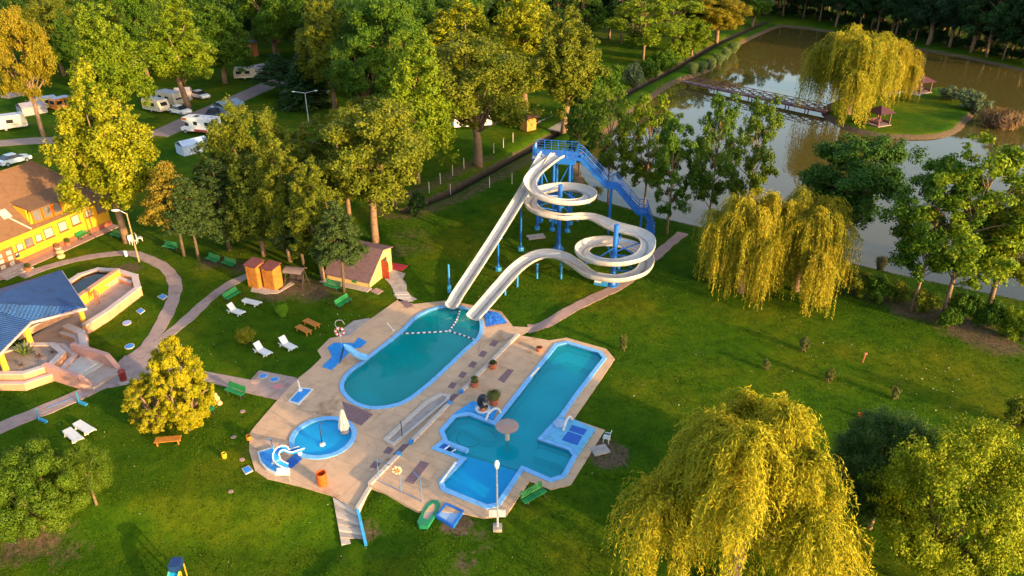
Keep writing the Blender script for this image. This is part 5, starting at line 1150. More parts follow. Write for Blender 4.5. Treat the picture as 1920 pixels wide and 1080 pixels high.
q = MB(); q.prism([xy(G(u, v, zz)) for u, v in inn], -.9, zz - .06); q.build('tray_floor', mat('pale_blue', (.30, .44, .66), .5, .1), t, world=True)
# front stairs
t = thing('stairs', 'concrete stairs with a blue rail leading down from the deck', 'stairs', tuple(G(655, 990, -.4)))
TL, TR = G(624, 932, ZL), G(671, 960, ZL); BLs, BRs = G(643, 1036, -1.05), G(687, 1030, -1.05)
for k in range(8):
    f0, f1 = k / 8, (k + 1) / 8
    a0, a1 = TL.lerp(BLs, f0), TL.lerp(BLs, f1); b0, b1 = TR.lerp(BRs, f0), TR.lerp(BRs, f1); zt = ZL - .14 * k - .02
    q = MB(); q.prism([xy(a0), xy(b0), xy(b1), xy(a1)], -1.7, zt); q.build('step', M_GREYC if k % 2 else M_CURB, t, world=True)
q = MB(); q.beam((TR.x, TR.y, ZL + .1), (BRs.x, BRs.y, -.75), .18, .5); q.build('side_rail', M_STEELL, t, world=True)
# shed-side steps

# ------------------------------------------------------------------ lawn furniture
M_GREENP = mat('bench_green', (.012, .22, .055), .5, .2, 3)
M_WOODO = mat('orange_wood', (.42, .16, .025), .55, .2, 5, .2, 30)
def make_bench():
    t = thing('park_bench', 'bench', 'bench')
    for k in range(3): q = MB(); q.box((0, -.06 - .15 * k, .45), (1.8, .13, .045)); q.build('seat_slat', M_GREENP, t)
    for k in range(3): q = MB(); q.box((0, .08 + .05 * k, .56 + .14 * k), (1.8, .045, .125), 0, R_(-18)); q.build('back_slat', M_GREENP, t)
    for s in (-.7, .7):
        q = MB(); q.beam((s, -.36, 0), (s, -.36, .43), .07); q.beam((s, -.4, .42), (s, .1, .42), .06, .05); q.beam((s, .0, 0), (s, .06, .45), .07); q.beam((s, .08, .4), (s, .24, .92), .06); q.build('leg_frame', M_DARKM, t)
    return t
bench0 = None
benches = [((157,446),(129,454,171,432),'green bench against the yellow building wall'),((222,446),(210,438,234,445),'green bench beside the trunk of the tall tree'),((322,468),(306,465,338,471),'green bench left of the thin pine trunks'),((402,492),(388,486,416,496),'left bench of the pair under the pines'),((432,500),(418,496,446,506),'right bench of the pair under the pines'),((435,560),(422,566,449,550),'green bench beside the path to the cabins'),((625,542),(608,536,641,545),'green bench under the pine beside the shed'),((643,573),(629,580,657,562),'green bench on the lawn below the shed'),((381,783),(364,795,398,770),'bright green bench at the foot of the golden shrub'),((445,740),(428,731,464,744),'green bench beside the mauve path'),((998,936),(976,947,1022,920),'dark green bench on the grass by the angular pool'),((20,1010),(0,998,39,1020),'green bench below the rounded conifer at the left edge')]
for (u, v), (x0, y0, x1, y1), lab in benches:
    p = gp(u, v); rz = heading((x0, y0), (x1, y1))
    # backrest away from the camera unless the bench is near the picture bottom
    if bench0 is None: bench0 = make_bench(); bench0.location = p; bench0.rotation_euler = (0, 0, rz); bench0['label'] = lab; bench0['group'] = 'green park benches'
    else: dup(bench0, p, rz, lab, 'green park benches')
def make_lounger(name, tilt):
    t = thing(name, 'lounger', 'lounger')
    q = MB(); q.box((.35, 0, .34), (1.25, .62, .05)); q.build('seat', M_WHITE, t)
    q = MB(); c, s = math.cos(R_(tilt)), math.sin(R_(tilt)); q.box((-.27 - .36 * c, 0, .34 + .36 * s), (.74, .62, .05), 0, 0, R_(tilt)); q.build('backrest', M_WHITE, t)
    for s_ in (-.30, .30):
        q = MB(); q.beam((-.9, s_, .28), (.98, s_, .28), .07, .09); q.build('side_rail', M_WHITE, t)
        for x in (-.55, .62): q = MB(); q.beam((x - .1, s_, 0), (x, s_, .28), .16, .06); q.build('leg', M_WHITE, t)
    return t
lA = lB = None
for (u, v), (a, b), tilt, lab in [((443,588),((430,580),(460,590)),50,'white lounger with a raised back beside the path, nearest the bench'),((473,571),((458,566),(488,573)),2,'white lounger lying flat above the leafy clump'),((493,663),((480,655),(508,669)),50,'white lounger right of the ball shrub'),((540,652),((528,643),(555,657)),50,'white lounger nearest the oval pool'),((139,822),((128,813),(148,830)),2,'left lounger of the pair near the lower path'),((160,807),((150,800),(170,812)),2,'right lounger of the pair near the lower path')]:
    p = gp(u, v); rz = heading(a, b)
    if tilt > 10:
        if lA is None: o = lA = make_lounger('sun_lounger', 50); o.location = p; o.rotation_euler = (0, 0, rz); o['label'] = lab; o['group'] = 'white sun loungers'
        else: dup(lA, p, rz, lab, 'white sun loungers')
    else:
        if lB is None: o = lB = make_lounger('sun_lounger', 2); o.location = p; o.rotation_euler = (0, 0, rz); o['label'] = lab; o['group'] = 'white sun loungers'
        else: dup(lB, p, rz, lab, 'white sun loungers')
for (u, v), (a, b), lab in [((570,624),((556,615),(586,631)),'left one of the two low orange wooden benches'),((585,612),((571,604),(602,618)),'right one of the two low orange wooden benches'),((317,832),((295,833),(340,829)),'orange wooden bench below the golden shrub')]:
    p = gp(u, v); t = thing('wooden_bench', lab, 'bench', tuple(p), heading(a, b), 'low orange benches')
    for k in range(4): q = MB(); q.box((0, -.24 + .16 * k, .42), (1.75, .145, .05)); q.build('seat_plank', M_WOODO, t)
    for s in (-.72, .72): q = MB(); q.box((s, -.2, .2), (.08, .08, .4)); q.box((s, .2, .2), (.08, .08, .4)); q.box((s, 0, .36), (.06, .5, .07)); q.build('leg_frame', M_WOODO, t)
# bins
def bin_(u, v, z, r, h, col, label):
    p = G(u, v, z) if z is not None else gp(u, v); t = thing('litter_bin', label, 'bin', tuple(p))
    q = MB(); q.lathe((0, 0, 0), [(r * .82, 0), (r, h * .5), (r * .93, h), (r * .78, h), (r * .76, h * .5)], 18); q.build('drum', mat('bin_%d_%d' % (int(col[0] * 100), int(col[1] * 100)), col, .5, .18, 4), t, smooth=True)
    q = MB(); q.lathe((0, 0, h * .55), [(r * .76, 0), (.02, .02)], 14); q.build('liner', M_DARKM, t)
bin_(605, 908, ZL, .37, 1.0, (.60, .10, .012), 'bright orange litter bin on the deck near the stairs')
bin_(467, 824, None, .2, .35, (.6, .2, .02), 'small orange tub at the left deck edge')
bin_(421, 858, None, .18, .4, (.65, .42, .02), 'small yellow bucket on the lawn')
bin_(237, 480, None, .2, .6, (.55, .62, .72), 'small white and blue bin beside the curved path')
bin_(1612, 783, None, .2, .35, (.6, .17, .01), 'small orange tub behind the big right tree')
p = gp(233, 716); t = thing('litter_bin', 'dark red litter bin on a grey plinth at the plaza', 'bin', (p.x, p.y, .05))
q = MB(); q.lathe((0, 0, 0), [(.55, 0), (.55, .1), (.4, .14)], 16); q.build('plinth', M_GREYC, t); q = MB(); q.lathe((0, 0, .14), [(.26, 0), (.28, .8), (.30, .84), (.24, .95), (.1, 1.0)], 16); q.build('drum', mat('dark_red', (.22, .02, .02), .5, .15), t, smooth=True)
p = gp(407, 755); t = thing('garden_statue', 'small pale stone statue near the golden shrub', 'statue', tuple(p)); q = MB(); q.lathe((0, 0, 0), [(.26, 0), (.3, .12), (.24, .2), (.28, .42), (.18, .6), (.12, .66), (.16, .78), (.1, .9), (.01, .94)], 14); q.build('figure', mat('sandstone', (.48, .34, .16), .8, .2, 6), t, smooth=True); q = MB(); q.lathe((.28, -.2, 0), [(.2, 0), (.24, .1), (.12, .28), (.02, .33)], 12); q.build('shell', mat('sandstone', (.48, .34, .16), .8, .2, 6), t)
p = G(540, 905, 0); p.z = hz(p.x, p.y); t = thing('notice_sign', 'white notice sign on a thin post at the deck edge', 'sign', tuple(p)); q = MB(); q.tube([(.15, 0, 0), (.15, 0, 1.0)], .03, 6); q.build('post', M_GREYM, t); q = MB(); q.box((-.15, -.04, 1.0), (.85, .04, .48), 0, R_(-25)); q.build('panel', mat('cream_sign', (.8, .72, .6), .5, .04), t)
p = gp(1137, 828); t = thing('garden_chair', 'white plastic chair on the grass by the right deck', 'chair', tuple(p), R_(160))
q = MB(); q.box((0, 0, .42), (.48, .46, .05)); q.build('seat', M_WHITE, t); q = MB(); q.box((-.24, 0, .7), (.05, .46, .5), 0, 0, R_(-12)); q.build('backrest', M_WHITE, t)
for x in (-.2, .2):
    for y in (-.2, .2): q = MB(); q.beam((x, y, 0), (x * .9, y * .9, .42), .05); q.build('leg', M_WHITE, t)
for y in (-.24, .24): q = MB(); q.beam((-.22, y, .62), (.2, y, .6), .05); q.build('armrest', M_WHITE, t)
p = gp(1125, 845); q = MB(); q.box((0, 0, .05), (1.2, .9, .12), R_(20)); struct(q.build('paved_pad', M_GREYC, loc=tuple(p)), 'small grey slab on bare soil by the right deck')
for k, (u, v, ll) in enumerate([(250,458,'white plastic chair left of the others under the tall tree'),(262,452,'white plastic chair right of the others under the tall tree')]):
    p = gp(u, v); t = thing('garden_chair', ll, 'chair', tuple(p), R_(-30 + 70 * k)); q = MB(); q.box((0, 0, .42), (.6, .6, .06)); q.build('seat', M_WHITE, t); q = MB(); q.box((-.3, 0, .75), (.06, .6, .6)); q.build('backrest', M_WHITE, t)
    for x in (-.25, .25):
        for y in (-.25, .25): q = MB(); q.beam((x, y, 0), (x, y, .42), .06); q.build('leg', M_WHITE, t)
# foot-bath tiles and stepping pads
M_TILE = mat('blue_tile', (.03, .22, .62), .4, .15, 5); M_TILEP = mat('pale_tile', (.30, .36, .66), .4, .12, 5)
def pad(px, material, label, rim=True):
    c = G(*px[0]); pts = [G(u, v) for u, v in px]; ctr = sum(pts, Vector()) / len(pts)
    t = thing('foot_bath', label, 'foot bath', (ctr.x, ctr.y, 0), 0, 'blue foot baths and pads')
    q = MB(); q.prism([(ctr.x + (p.x - ctr.x) * 1.22, ctr.y + (p.y - ctr.y) * 1.22) for p in pts], -.05, .065); q.build('rim', M_CURB, t, world=True)
    q = MB(); q.prism([xy(p) for p in pts], 0, .075); q.build('tile', material, t, world=True)
def oval(u, v, a, b, n=12): return [(u + a * math.cos(2 * math.pi * k / n) + b * .6 * math.sin(2 * math.pi * k / n), v - b * math.sin(2 * math.pi * k / n)) for k in range(n)]
pad(oval(494, 706, 7, 4.2), M_TILE, 'left blue foot bath on the mauve path'); pad(oval(515, 712.5, 7.5, 4.2), M_TILE, 'right blue foot bath on the mauve path')
pad([(297,557),(305,552.5),(313,556),(306,562)], M_TILE, 'blue square pad on the grass nearest the curved path bend'); pad([(256,584),(264,579),(271,583),(263,589)], M_TILE, 'blue square pad on the grass, second from the path bend')
pad(oval(238, 606, 7, 4), M_TILEP, 'pale lilac pad on the grass'); pad(oval(243, 650, 7.5, 4.4), M_TILE, 'blue oval pad on the grass nearest the plaza')
pad([(455,880),(466,875),(473,883),(461,889)], M_TILE, 'small blue tray at the left edge of the deck')
for u, v, c, l in [(480,717,(.62,.36,.24),'round peach paint spot on the mauve path'),(521,725,(.55,.18,.20),'round pink paint spot on the mauve path')]:
    o = MB().prism([xy(G(a, b)) for a, b in oval(u, v, 9, 4.5)], 0, .056).build('paint_spot', mat('spot_%d' % int(c[2] * 100), c, .8, .1)); struct(o, l)
for i, (u, v) in enumerate([(455,772),(438,820),(454,862),(433,922)]):
    o = MB().prism([xy(G(a, b)) for a, b in oval(u, v, 5, 3)], -.05, .045).build('stepping_stone', M_PINKPATH); tag(o, ['round stepping stone below the green bench by the mauve path','round stepping stone left of the deck edge','small round stepping stone near the blue tray','small pale stone on the lawn below the deck'][i], 'stone')
# blue barriers on the lower path
for u, v, l, dx in [(88,793,'left blue barrier post with a slanting foot on the lower path', 0),(163,761,'right blue barrier post with a slanting foot on the lower path', 0)]:
    p = gp(u, v); t = thing('path_barrier', l, 'barrier', tuple(p), R_(150), 'blue path barriers'); M_BT = mat('teal_blue', (.02, .22, .42), .5, .1)
    q = MB(); q.beam((0, 0, .1), (.75, .1, .16), .22, .16); q.build('foot', M_BT, t); q = MB(); q.tube([(.75, .1, .1), (.75, .1, 1.15)], .05, 8); q.build('post', M_BT, t)
A, B = gp(88, 766), gp(160, 738); q = MB(); q.beam((A.x, A.y, .055), (B.x, B.y, .055), .12, .04); struct(q.build('path_edging', M_PIPE), 'blue edging bar on the lower path')
# bench swing with canopy
p = gp(557, 533); t = thing('garden_swing', 'dark garden swing seat with a grey canopy beside the wooden cabins', 'swing seat', tuple(p), R_(-12))
M_DKW = mat('dark_wood', (.05, .035, .03), .7, .2, 5)
q = MB(); q.box((0, -.1, .5), (1.5, .5, .06)); q.build('seat', M_DKW, t); q = MB(); q.box((0, .16, .78), (1.5, .05, .5), 0, R_(-12)); q.build('backrest', M_DKW, t)
b_ = MB(); v = []
for i in range(9):
    a = R_(20 + 140 * i / 8); v += [(-1.0, -.05 - .75 * math.cos(a), 1.45 + .42 * math.sin(a)), (1.0, -.05 - .75 * math.cos(a), 1.45 + .42 * math.sin(a))]
v += [(x, y, z - .04) for x, y, z in v]; n2 = 18
b_.add(v, [(2 * i, 2 * i + 1, 2 * i + 3, 2 * i + 2) for i in range(8)] + [(n2 + 2 * i, n2 + 2 * i + 2, n2 + 2 * i + 3, n2 + 2 * i + 1) for i in range(8)] + [(2 * i, 2 * i + 2, n2 + 2 * i + 2, n2 + 2 * i) for i in range(8)] + [(2 * i + 1, n2 + 2 * i + 1, n2 + 2 * i + 3, 2 * i + 3) for i in range(8)])
b_.build('canopy', mat('canopy_grey', (.20, .14, .13), .8, .15), t)
for s in (-.95, .95): q = MB(); q.beam((s, -.75, 0), (s, -.1, 1.8), .08); q.beam((s, .65, 0), (s, 0, 1.8), .08); q.beam((s, -.5, .62), (s, .4, .62), .06); q.build('side_frame', M_DKW, t)
# wooden cabins
M_CABW = mat('cabin_wood', (.45, .16, .02), .6, .25, 2.5, .4, 40); M_CABR = mat('cabin_roof', (.16, .045, .045), .7, .2, 4)
for (u, v), lab, h in [((484,535),'left wooden changing cabin with a dark red roof', 2.45), ((514,538),'right wooden changing cabin with a dark red roof', 2.3)]:
    p = gp(u, v); rz = heading((470, 530), (512, 541)); t = thing('changing_cabin', lab, 'cabin', tuple(p), rz, 'wooden changing cabins'); w, d_ = 1.35, 1.2
    for k in range(6): q = MB(); q.box((-w / 2 + w / 6 * (k + .5), -d_ / 2, h / 2), (w / 6 - .012, .05, h)); q.build('board', M_CABW, t)
    q = MB(); q.box((-w / 2 + .025, .02, h / 2), (.05, d_ - .06, h)); q.box((w / 2 - .025, .02, h / 2), (.05, d_ - .06, h)); q.box((0, d_ / 2, h / 2), (w, .05, h)); q.build('wall', M_CABW, t)
    q = MB(); q.slab3([(-w / 2 - .1, -d_ / 2 - .12, h + .02), (w / 2 + .1, -d_ / 2 - .12, h + .02), (w / 2 + .1, d_ / 2 + .1, h + .28), (-w / 2 - .1, d_ / 2 + .1, h + .28)], .08); q.build('roof', M_CABR, t)
    q = MB(); q.box((0, -d_ / 2 - .03, h - .12), (.5, .03, .12)); q.build('vent_slot', M_DKW, t)
flat('paved_pad', [(473,538),(478,532),(525,545),(545,528),(553,532),(522,550),(498,552),(470,547)], M_CONC, .05, label='rough paving in front of the wooden cabins')
# yellow shed with asymmetric roof
fl, fr = gp(613, 523), gp(693, 540); br = gp(742, 507)
ux = (fr - fl); Lf = ux.length; rz = math.atan2(ux.y, ux.x); t = thing('pool_shed', 'small yellow shed with a mauve lean-to roof and open red door', 'shed', tuple(fl), rz)
D = (br - fr).length; hf, hm, hb = .75, 3.0, 2.6; xm = D * .62
M_YW = mat('shed_yellow', (.62, .42, .15), .8, .08, 2); M_SR = mat('shed_roof', (.15, .085, .095), .8, .18, 3.0, .4, 20)
q = MB(); q.box((Lf / 2, .06, hf / 2), (Lf, .12, hf)); q.build('front_wall', M_YW, t)
def gable(x): return [(x, 0, 0), (x, D, 0), (x, D, hb - .1), (x, xm, hm - .1), (x, 0, hf)]
for x in (.06, Lf - .06):
    q = MB(); g1 = gable(x - .06); g2 = gable(x + .06); n = 5; q.add(g1 + g2, [tuple(reversed(range(5))), tuple(range(5, 10))] + [(i, (i + 1) % 5, 5 + (i + 1) % 5, 5 + i) for i in range(5)]); q.build('gable_wall', M_YW, t)
q = MB(); q.box((Lf / 2, D - .06, hb / 2), (Lf, .12, hb)); q.build('back_wall', M_YW, t)
q = MB(); q.slab3([(-.15, -.25, hf - .08), (Lf + .18, -.25, hf - .08), (Lf + .18, xm, hm + .06), (-.15, xm, hm + .06)], .1); q.build('roof', M_SR, t)
q = MB(); q.slab3([(-.15, xm, hm + .065), (Lf + .18, xm, hm + .065), (Lf + .18, D + .2, hb + .02), (-.15, D + .2, hb + .02)], .1); q.build('roof', M_SR, t)
q = MB(); q.box((Lf + .02, D * .66, 1.0), (.08, 1.0, 2.0)); q.build('doorway', M_DKW, t)
M_RED = mat('door_red', (.36, .035, .015), .5, .15)
q = MB(); q.box((Lf + .45, D * .66 - .52, 1.0), (.9, .05, 1.95), R_(-8)); dr = q.build('door', M_RED, t); q = MB(); q.box((Lf + .78, D * .66 - .60, 1.0), (.12, .06, .05)); q.build('handle', M_GREYM, t).parent = dr
q = MB()
for k, (y, z) in enumerate([(D * .36, .55), (D * .40, .75), (D * .33, .75), (D * .38, .95), (D * .43, .6)]): q.tube([(Lf + .014, y + .12 * math.cos(a + k), z + .1 * math.sin(a + k)) for a in (0, 1, 2, 3)], .02, 4)
q.build('painted_mark', M_GREENP, t)
q = MB(); q.box((Lf / 2 + .8, -.015, .38), (.5, .03, .3)); q.build('painted_leaf', M_GREENP, t)
q = MB(); q.box((Lf / 2, -.45, .02), (Lf + .6, .8, .1)); q.build('apron', M_CONC, t)
p = G(745, 501); q = MB(); q.box((0, 0, .05), (1.9, 1.3, .06), rz); tag(q.build('red_mat', mat('mat_red', (.50, .03, .04), .8, .15), loc=tuple(p)), 'bright red mat on the ground behind the shed', 'mat')
flat('paved_pad', [(712,512),(735,505),(760,513),(752,532),(728,528)], M_GREYC, .03, label='concrete apron beside the red shed door')
flat('paved_pad', [(694,546),(706,540),(719,546),(708,553)], M_PINKPATH, .04, label='small pinkish slab at the shed corner')
for k in range(3):
    a = [(740,549),(765,548),(768,553),(741,554)]; o = MB().prism([xy(G(u + 3 * k, v + 6 * k)) for u, v in a], -.1, .10 - .02 * k).build('step_slab', M_CURB); tag(o, ['upper','middle','lower'][k] + ' pale step slab between the shed path and the deck', 'step', 'step slabs by the oval pool')
# lamp posts
p = gp(261, 491); t = thing('lamp_post', 'orange-lit leaning lamp post beside the curved path', 'lamp post', tuple(p)); q = MB(); q.tube([(0, 0, 0), (0, 0, 5.6)], [.09, .06], 8); q.build('pole', mat('wood_pole', (.42, .25, .12), .8, .15), t, smooth=True)
q = MB(); q.tube([(0, 0, 5.5), (-.5, -.1, 5.9)], .035, 6); q.build('arm', M_LAMP, t); q = MB(); q.lathe((-.95, -.2, 5.9), [(.05, 0), (.2, .04), (.22, .12), (.1, .2)], 14, 2.2, .8); q.build('lamp_head', M_LENS, t, smooth=True)
p = gp(580, 238); t = thing('lamp_post', 'tall double-headed street lamp in the camp', 'lamp post', tuple(p)); hh = Zat(p.x, p.y, 174); q = MB(); q.tube([(0, 0, 0), (0, 0, hh)], [.1, .06], 8); q.build('pole', M_LAMP, t, smooth=True)
for s in (-1, 1): q = MB(); q.tube([(0, 0, hh - .05), (1.5 * s, .3 * s, hh + .25)], .04, 6); q.build('arm', M_LAMP, t); q = MB(); q.lathe((1.75 * s, .35 * s, hh + .2), [(.04, 0), (.13, .03), (.13, .1), (.05, .16)], 12, 2.4, 1); q.build('lamp_head', M_LENS, t, smooth=True)
# playground slide at the bottom edge
p = gp(333, 1112); t = thing('playground_slide', 'blue and green playground slide cut by the bottom edge', 'slide', tuple(p), R_(-88))
q = MB(); q.slab3([(1.6, -.27, .3), (1.6, .27, .3), (-.3, .27, 1.35), (-.3, -.27, 1.35)], .04); q.build('slide_bed', mat('cyan_plastic', (.01, .26, .50), .4, .1), t)
for s, c in ((-.3, (.06, .42, .30)), (.3, (.30, .50, .05))): q = MB(); q.beam((1.6, s, .38), (-.3, s, 1.43), .05, .2); q.build('side_wall', mat('side_%d' % int(c[0] * 100), c, .4, .1), t)
q = MB(); q.box((-.65, 0, 1.6), (.7, .62, .5)); q.build('platform_hood', mat('navy_plastic', (.008, .03, .12), .5, .1), t)
for x in (-.4, -.95):
    for s in (-.28, .28): q = MB(); q.tube([(x, s, 0), (x, s, 1.4)], .04, 6); q.build('leg', mat('orange_plastic', (.6, .25, .02), .5, .1), t)
# stake on the lawn
p = gp(1617, 680); q = MB(); q.tube([(0, 0, 0), (.08, 0, .9)], .05, 6); q.box((.1, 0, .9), (.2, .12, .14)); tag(q.build('lawn_stake', M_TERRA, loc=tuple(p)), 'short orange stake standing on the right lawn', 'stake')
# fence posts along the ditch
M_FP = mat('fence_post_wood', (.45, .40, .33), .9, .15, 5)
for i, (u, v) in enumerate([(805,362),(826,345),(849,329),(870,316),(892,305),(926,287),(944,277),(962,267),(845,365),(918,352),(960,345)]):
    p = gp(u, v); q = MB(); q.box((0, 0, .75), (.11, .11, 1.5)); q.lathe((0, 0, 1.5), [(.07, 0), (.01, .08)], 4)
    o = q.build('fence_post', M_FP, loc=tuple(p)); tag(o, (ORD[i] + ' fence post from the left on the far ditch side') if i < 8 else ['leftmost', 'middle', 'rightmost'][i - 8] + ' of three fence posts on the near ditch side', 'fence post', 'fence posts along the ditch')

# ------------------------------------------------------------------ pond bridge and gazebos
M_RUST = mat('bridge_brown', (.15, .055, .060), .7, .2, 3); M_PLANK = mat('bridge_planks', (.24, .16, .15), .8, .15, 4)
A, B = G(1283, 152, .35), G(1552, 209, .35); d_ = (B - A); LB = d_.length; rz = math.atan2(d_.y, d_.x)
t = thing('footbridge', 'long brown wooden footbridge with crossed railings over the pond', 'bridge', (A.x, A.y, 0), rz)
for k in range(int(LB / .5)):
    q = MB(); q.box((.25 + k * .5, 0, .35), (.46, 1.5, .07)); q.build('deck_plank', M_PLANK, t)
for s in (-.78, .78):
    q = MB(); q.beam((0, s, .22), (LB, s, .22), .12, .25); q.build('side_beam', M_RUST, t)
    q = MB(); q.beam((0, s, 1.4), (LB, s, 1.4), .1, .09); q.build('top_rail', M_RUST, t)
    n = 14
    for k in range(n + 1):
        x = LB * k / n; q = MB(); q.beam((x, s, .2), (x, s, 1.4), .09); q.build('railing_post', M_RUST, t)
        if k < n:
            x2 = LB * (k + 1) / n; q = MB(); q.beam((x, s, .4), (x2, s, 1.35), .10, .10); q.beam((x, s + .005, 1.35), (x2, s + .005, .4), .09, .09); q.build('cross_brace', M_RUST, t)
for k in range(1, 8):
    for s in (-.6, .6): q = MB(); x = LB * k / 8; q.tube([(x, s, -1.7), (x, s, .2)], .11, 8); q.build('pile', M_RUST, t)
def gazebo(u, v, h, hw, label, rz):
    p = gp(u, v); s = 1.0; t = thing('gazebo', label, 'gazebo', tuple(p), rz, 'island gazebos'); w = hw
    q = MB(); q.box((0, 0, .05), (w * 2.1, w * 2.1, .2)); q.build('floor', M_PLANK, t)
    M_GZ = mat('gazebo_roof', (.065, .014, .020), .7, .2, 3)
    for sx in (-1, 1):
        for sy in (-1, 1): q = MB(); q.box((sx * w * .85, sy * w * .85, h * .36), (.16, .16, h * .72)); q.build('post', M_RUST, t)
    e, ap, bz = w * 1.22, h, h * .68
    for k in range(4):
        a0, a1 = R_(45 + 90 * k), R_(135 + 90 * k); r2 = e * math.sqrt(2)
        q = MB(); q.slab3([(r2 * math.cos(a0), r2 * math.sin(a0), bz), (r2 * math.cos(a1), r2 * math.sin(a1), bz), (0, 0, ap)], .08); q.build('roof_panel', M_GZ, t)
    for k in range(4):
        a = R_(90 * k); q = MB(); q.box((w * .85 * math.cos(a), w * .85 * math.sin(a), .75), (.07 if k % 2 == 0 else w * 1.6, w * 1.6 if k % 2 == 0 else .07, .09)); q.box((w * .85 * math.cos(a), w * .85 * math.sin(a), .45), (.05 if k % 2 == 0 else w * 1.6, w * 1.6 if k % 2 == 0 else .05, .35))
        if k != 3: q.build('railing', M_RUST, t)
    q = MB(); q.box((0, 0, .75), (w * .8, w * .5, .08)); q.box((0, 0, .4), (.2, .2, .7)); q.build('table', M_RUST, t)
gazebo(1724, 172, 3.2, 1.5, 'far gazebo with a dark red hipped roof behind the island lawn', R_(20))
gazebo(1645, 233, 3.2, 1.45, 'near gazebo with a dark red hipped roof at the island shore', R_(25))
flat('paved_pad', [(1702,176),(1722,181),(1742,173),(1735,170)], M_GREYC, .16, label='paved terrace in front of the far gazebo', z0=-.2)
# brick kiosk by the ditch
p = gp(990, 243); t = thing('brick_kiosk', 'small orange kiosk with a dark pyramid roof beside the ditch', 'kiosk', tuple(p), R_(38)); M_OB = mat('kiosk_orange', (.5, .22, .03), .7, .2, 4)
q = MB(); q.box((0, 0, 1.15), (1.9, 1.9, 2.3)); q.build('wall', M_OB, t); q = MB(); q.box((-.2, -.97, .95), (.8, .05, 1.9)); q.build('door', mat('kiosk_door', (.40, .17, .03), .6), t)
for k in range(4):
    a0, a1 = R_(45 + 90 * k), R_(135 + 90 * k); q = MB(); q.slab3([(2.05 * math.cos(a0), 2.05 * math.sin(a0), 2.2), (2.05 * math.cos(a1), 2.05 * math.sin(a1), 2.2), (0, 0, 3.4)], .08); q.build('roof_panel', mat('kiosk_roof', (.06, .012, .02), .7, .2), t)

# ------------------------------------------------------------------ yellow building
M_YEL = mat('facade_yellow', (.60, .32, .012), .8, .06, 1.0); M_TILER = mat('roof_tiles', (.155, .078, .038), .85, .12, 2.0, .8, 6.0); M_BASE = mat('plinth_brick', (.36, .10, .05), .8, .2, 5)
M_GLASS = mat('window_glass', (.16, .15, .16), .12, .15, 1.0, spec=.8); M_FRAME = mat('window_brown', (.20, .09, .04), .6, .1); M_ORF = mat('orange_frame', (.60, .13, .01), .5, .1); M_BLIND = mat('blind', (.52, .42, .34), .8, .08)
f0, f1 = G(-75, 547), G(210, 421); d_ = f1 - f0; LF = d_.length; rzb = math.atan2(d_.y, d_.x)
bt = thing('yellow_building', 'yellow building with a brown tiled roof at the left edge', 'building', tuple(f0), rzb)
EH = 3.45; DB = 10.5; RDG = 8.2
fx = Vector((math.cos(rzb), math.sin(rzb), 0)); fn = Vector((-fx.y, fx.x, 0))
def loc_of(u, v):
    """facade coordinate (x, z) of a photo pixel on the facade plane"""
    a = (u - 960) / F; b = (540 - v) / F; r = Vector((a, math.cos(TH) + b * math.sin(TH), -math.sin(TH) + b * math.cos(TH)))
    o = Vector((0, 0, CH)) - Vector(f0); t_ = -(o.dot(fn)) / r.dot(fn); pnt = o + r * t_; return pnt.dot(fx), pnt.z
q = MB(); q.box((LF / 2, .15, EH / 2), (LF, .3, EH)); q.build('facade', M_YEL, bt)
q = MB(); q.box((LF - .15, DB / 2, EH / 2), (.3, DB - .6, EH)); q.build('side_wall', M_YEL, bt)
q = MB(); q.box((LF / 2, DB - .15, EH / 2), (LF, .3, EH)); q.build('back_wall', M_YEL, bt)
q = MB(); q.box((LF / 2, -.03, .3), (LF + .06, .08, .6)); q.build('plinth', M_BASE, bt)
q = MB(); q.box((LF / 2 - .5, -.75, .03), (LF + 1.0, 1.3, .1)); q.build('pavement', M_PINKPATH, bt)
# hipped main roof
e0, e1 = -.5, LF + .45; yb = DB + .45; yr = DB / 2
A, B, C_, D_ = (e0, -.45, EH - .12), (e1, -.45, EH - .12), (e1, yb, EH - .12), (e0, yb, EH - .12); R0, R1 = (e0 + 1, yr, RDG), (e1 - 4.2, yr, RDG)
for nm, pts in (('roof_front', [A, B, R1, R0]), ('roof_end', [B, C_, R1]), ('roof_back', [C_, D_, R0, R1])): q = MB(); q.slab3(pts, .14); q.build(nm, M_TILER, bt)
for a, b in ((R0, R1), (R1, B)): q = MB(); q.tube([Vector(a) + Vector((0, 0, .03)), Vector(b) + Vector((0, 0, .03))], .1, 6); q.build('ridge_cap', M_TILER, bt)
sl = (RDG - EH) / (yr + .45)
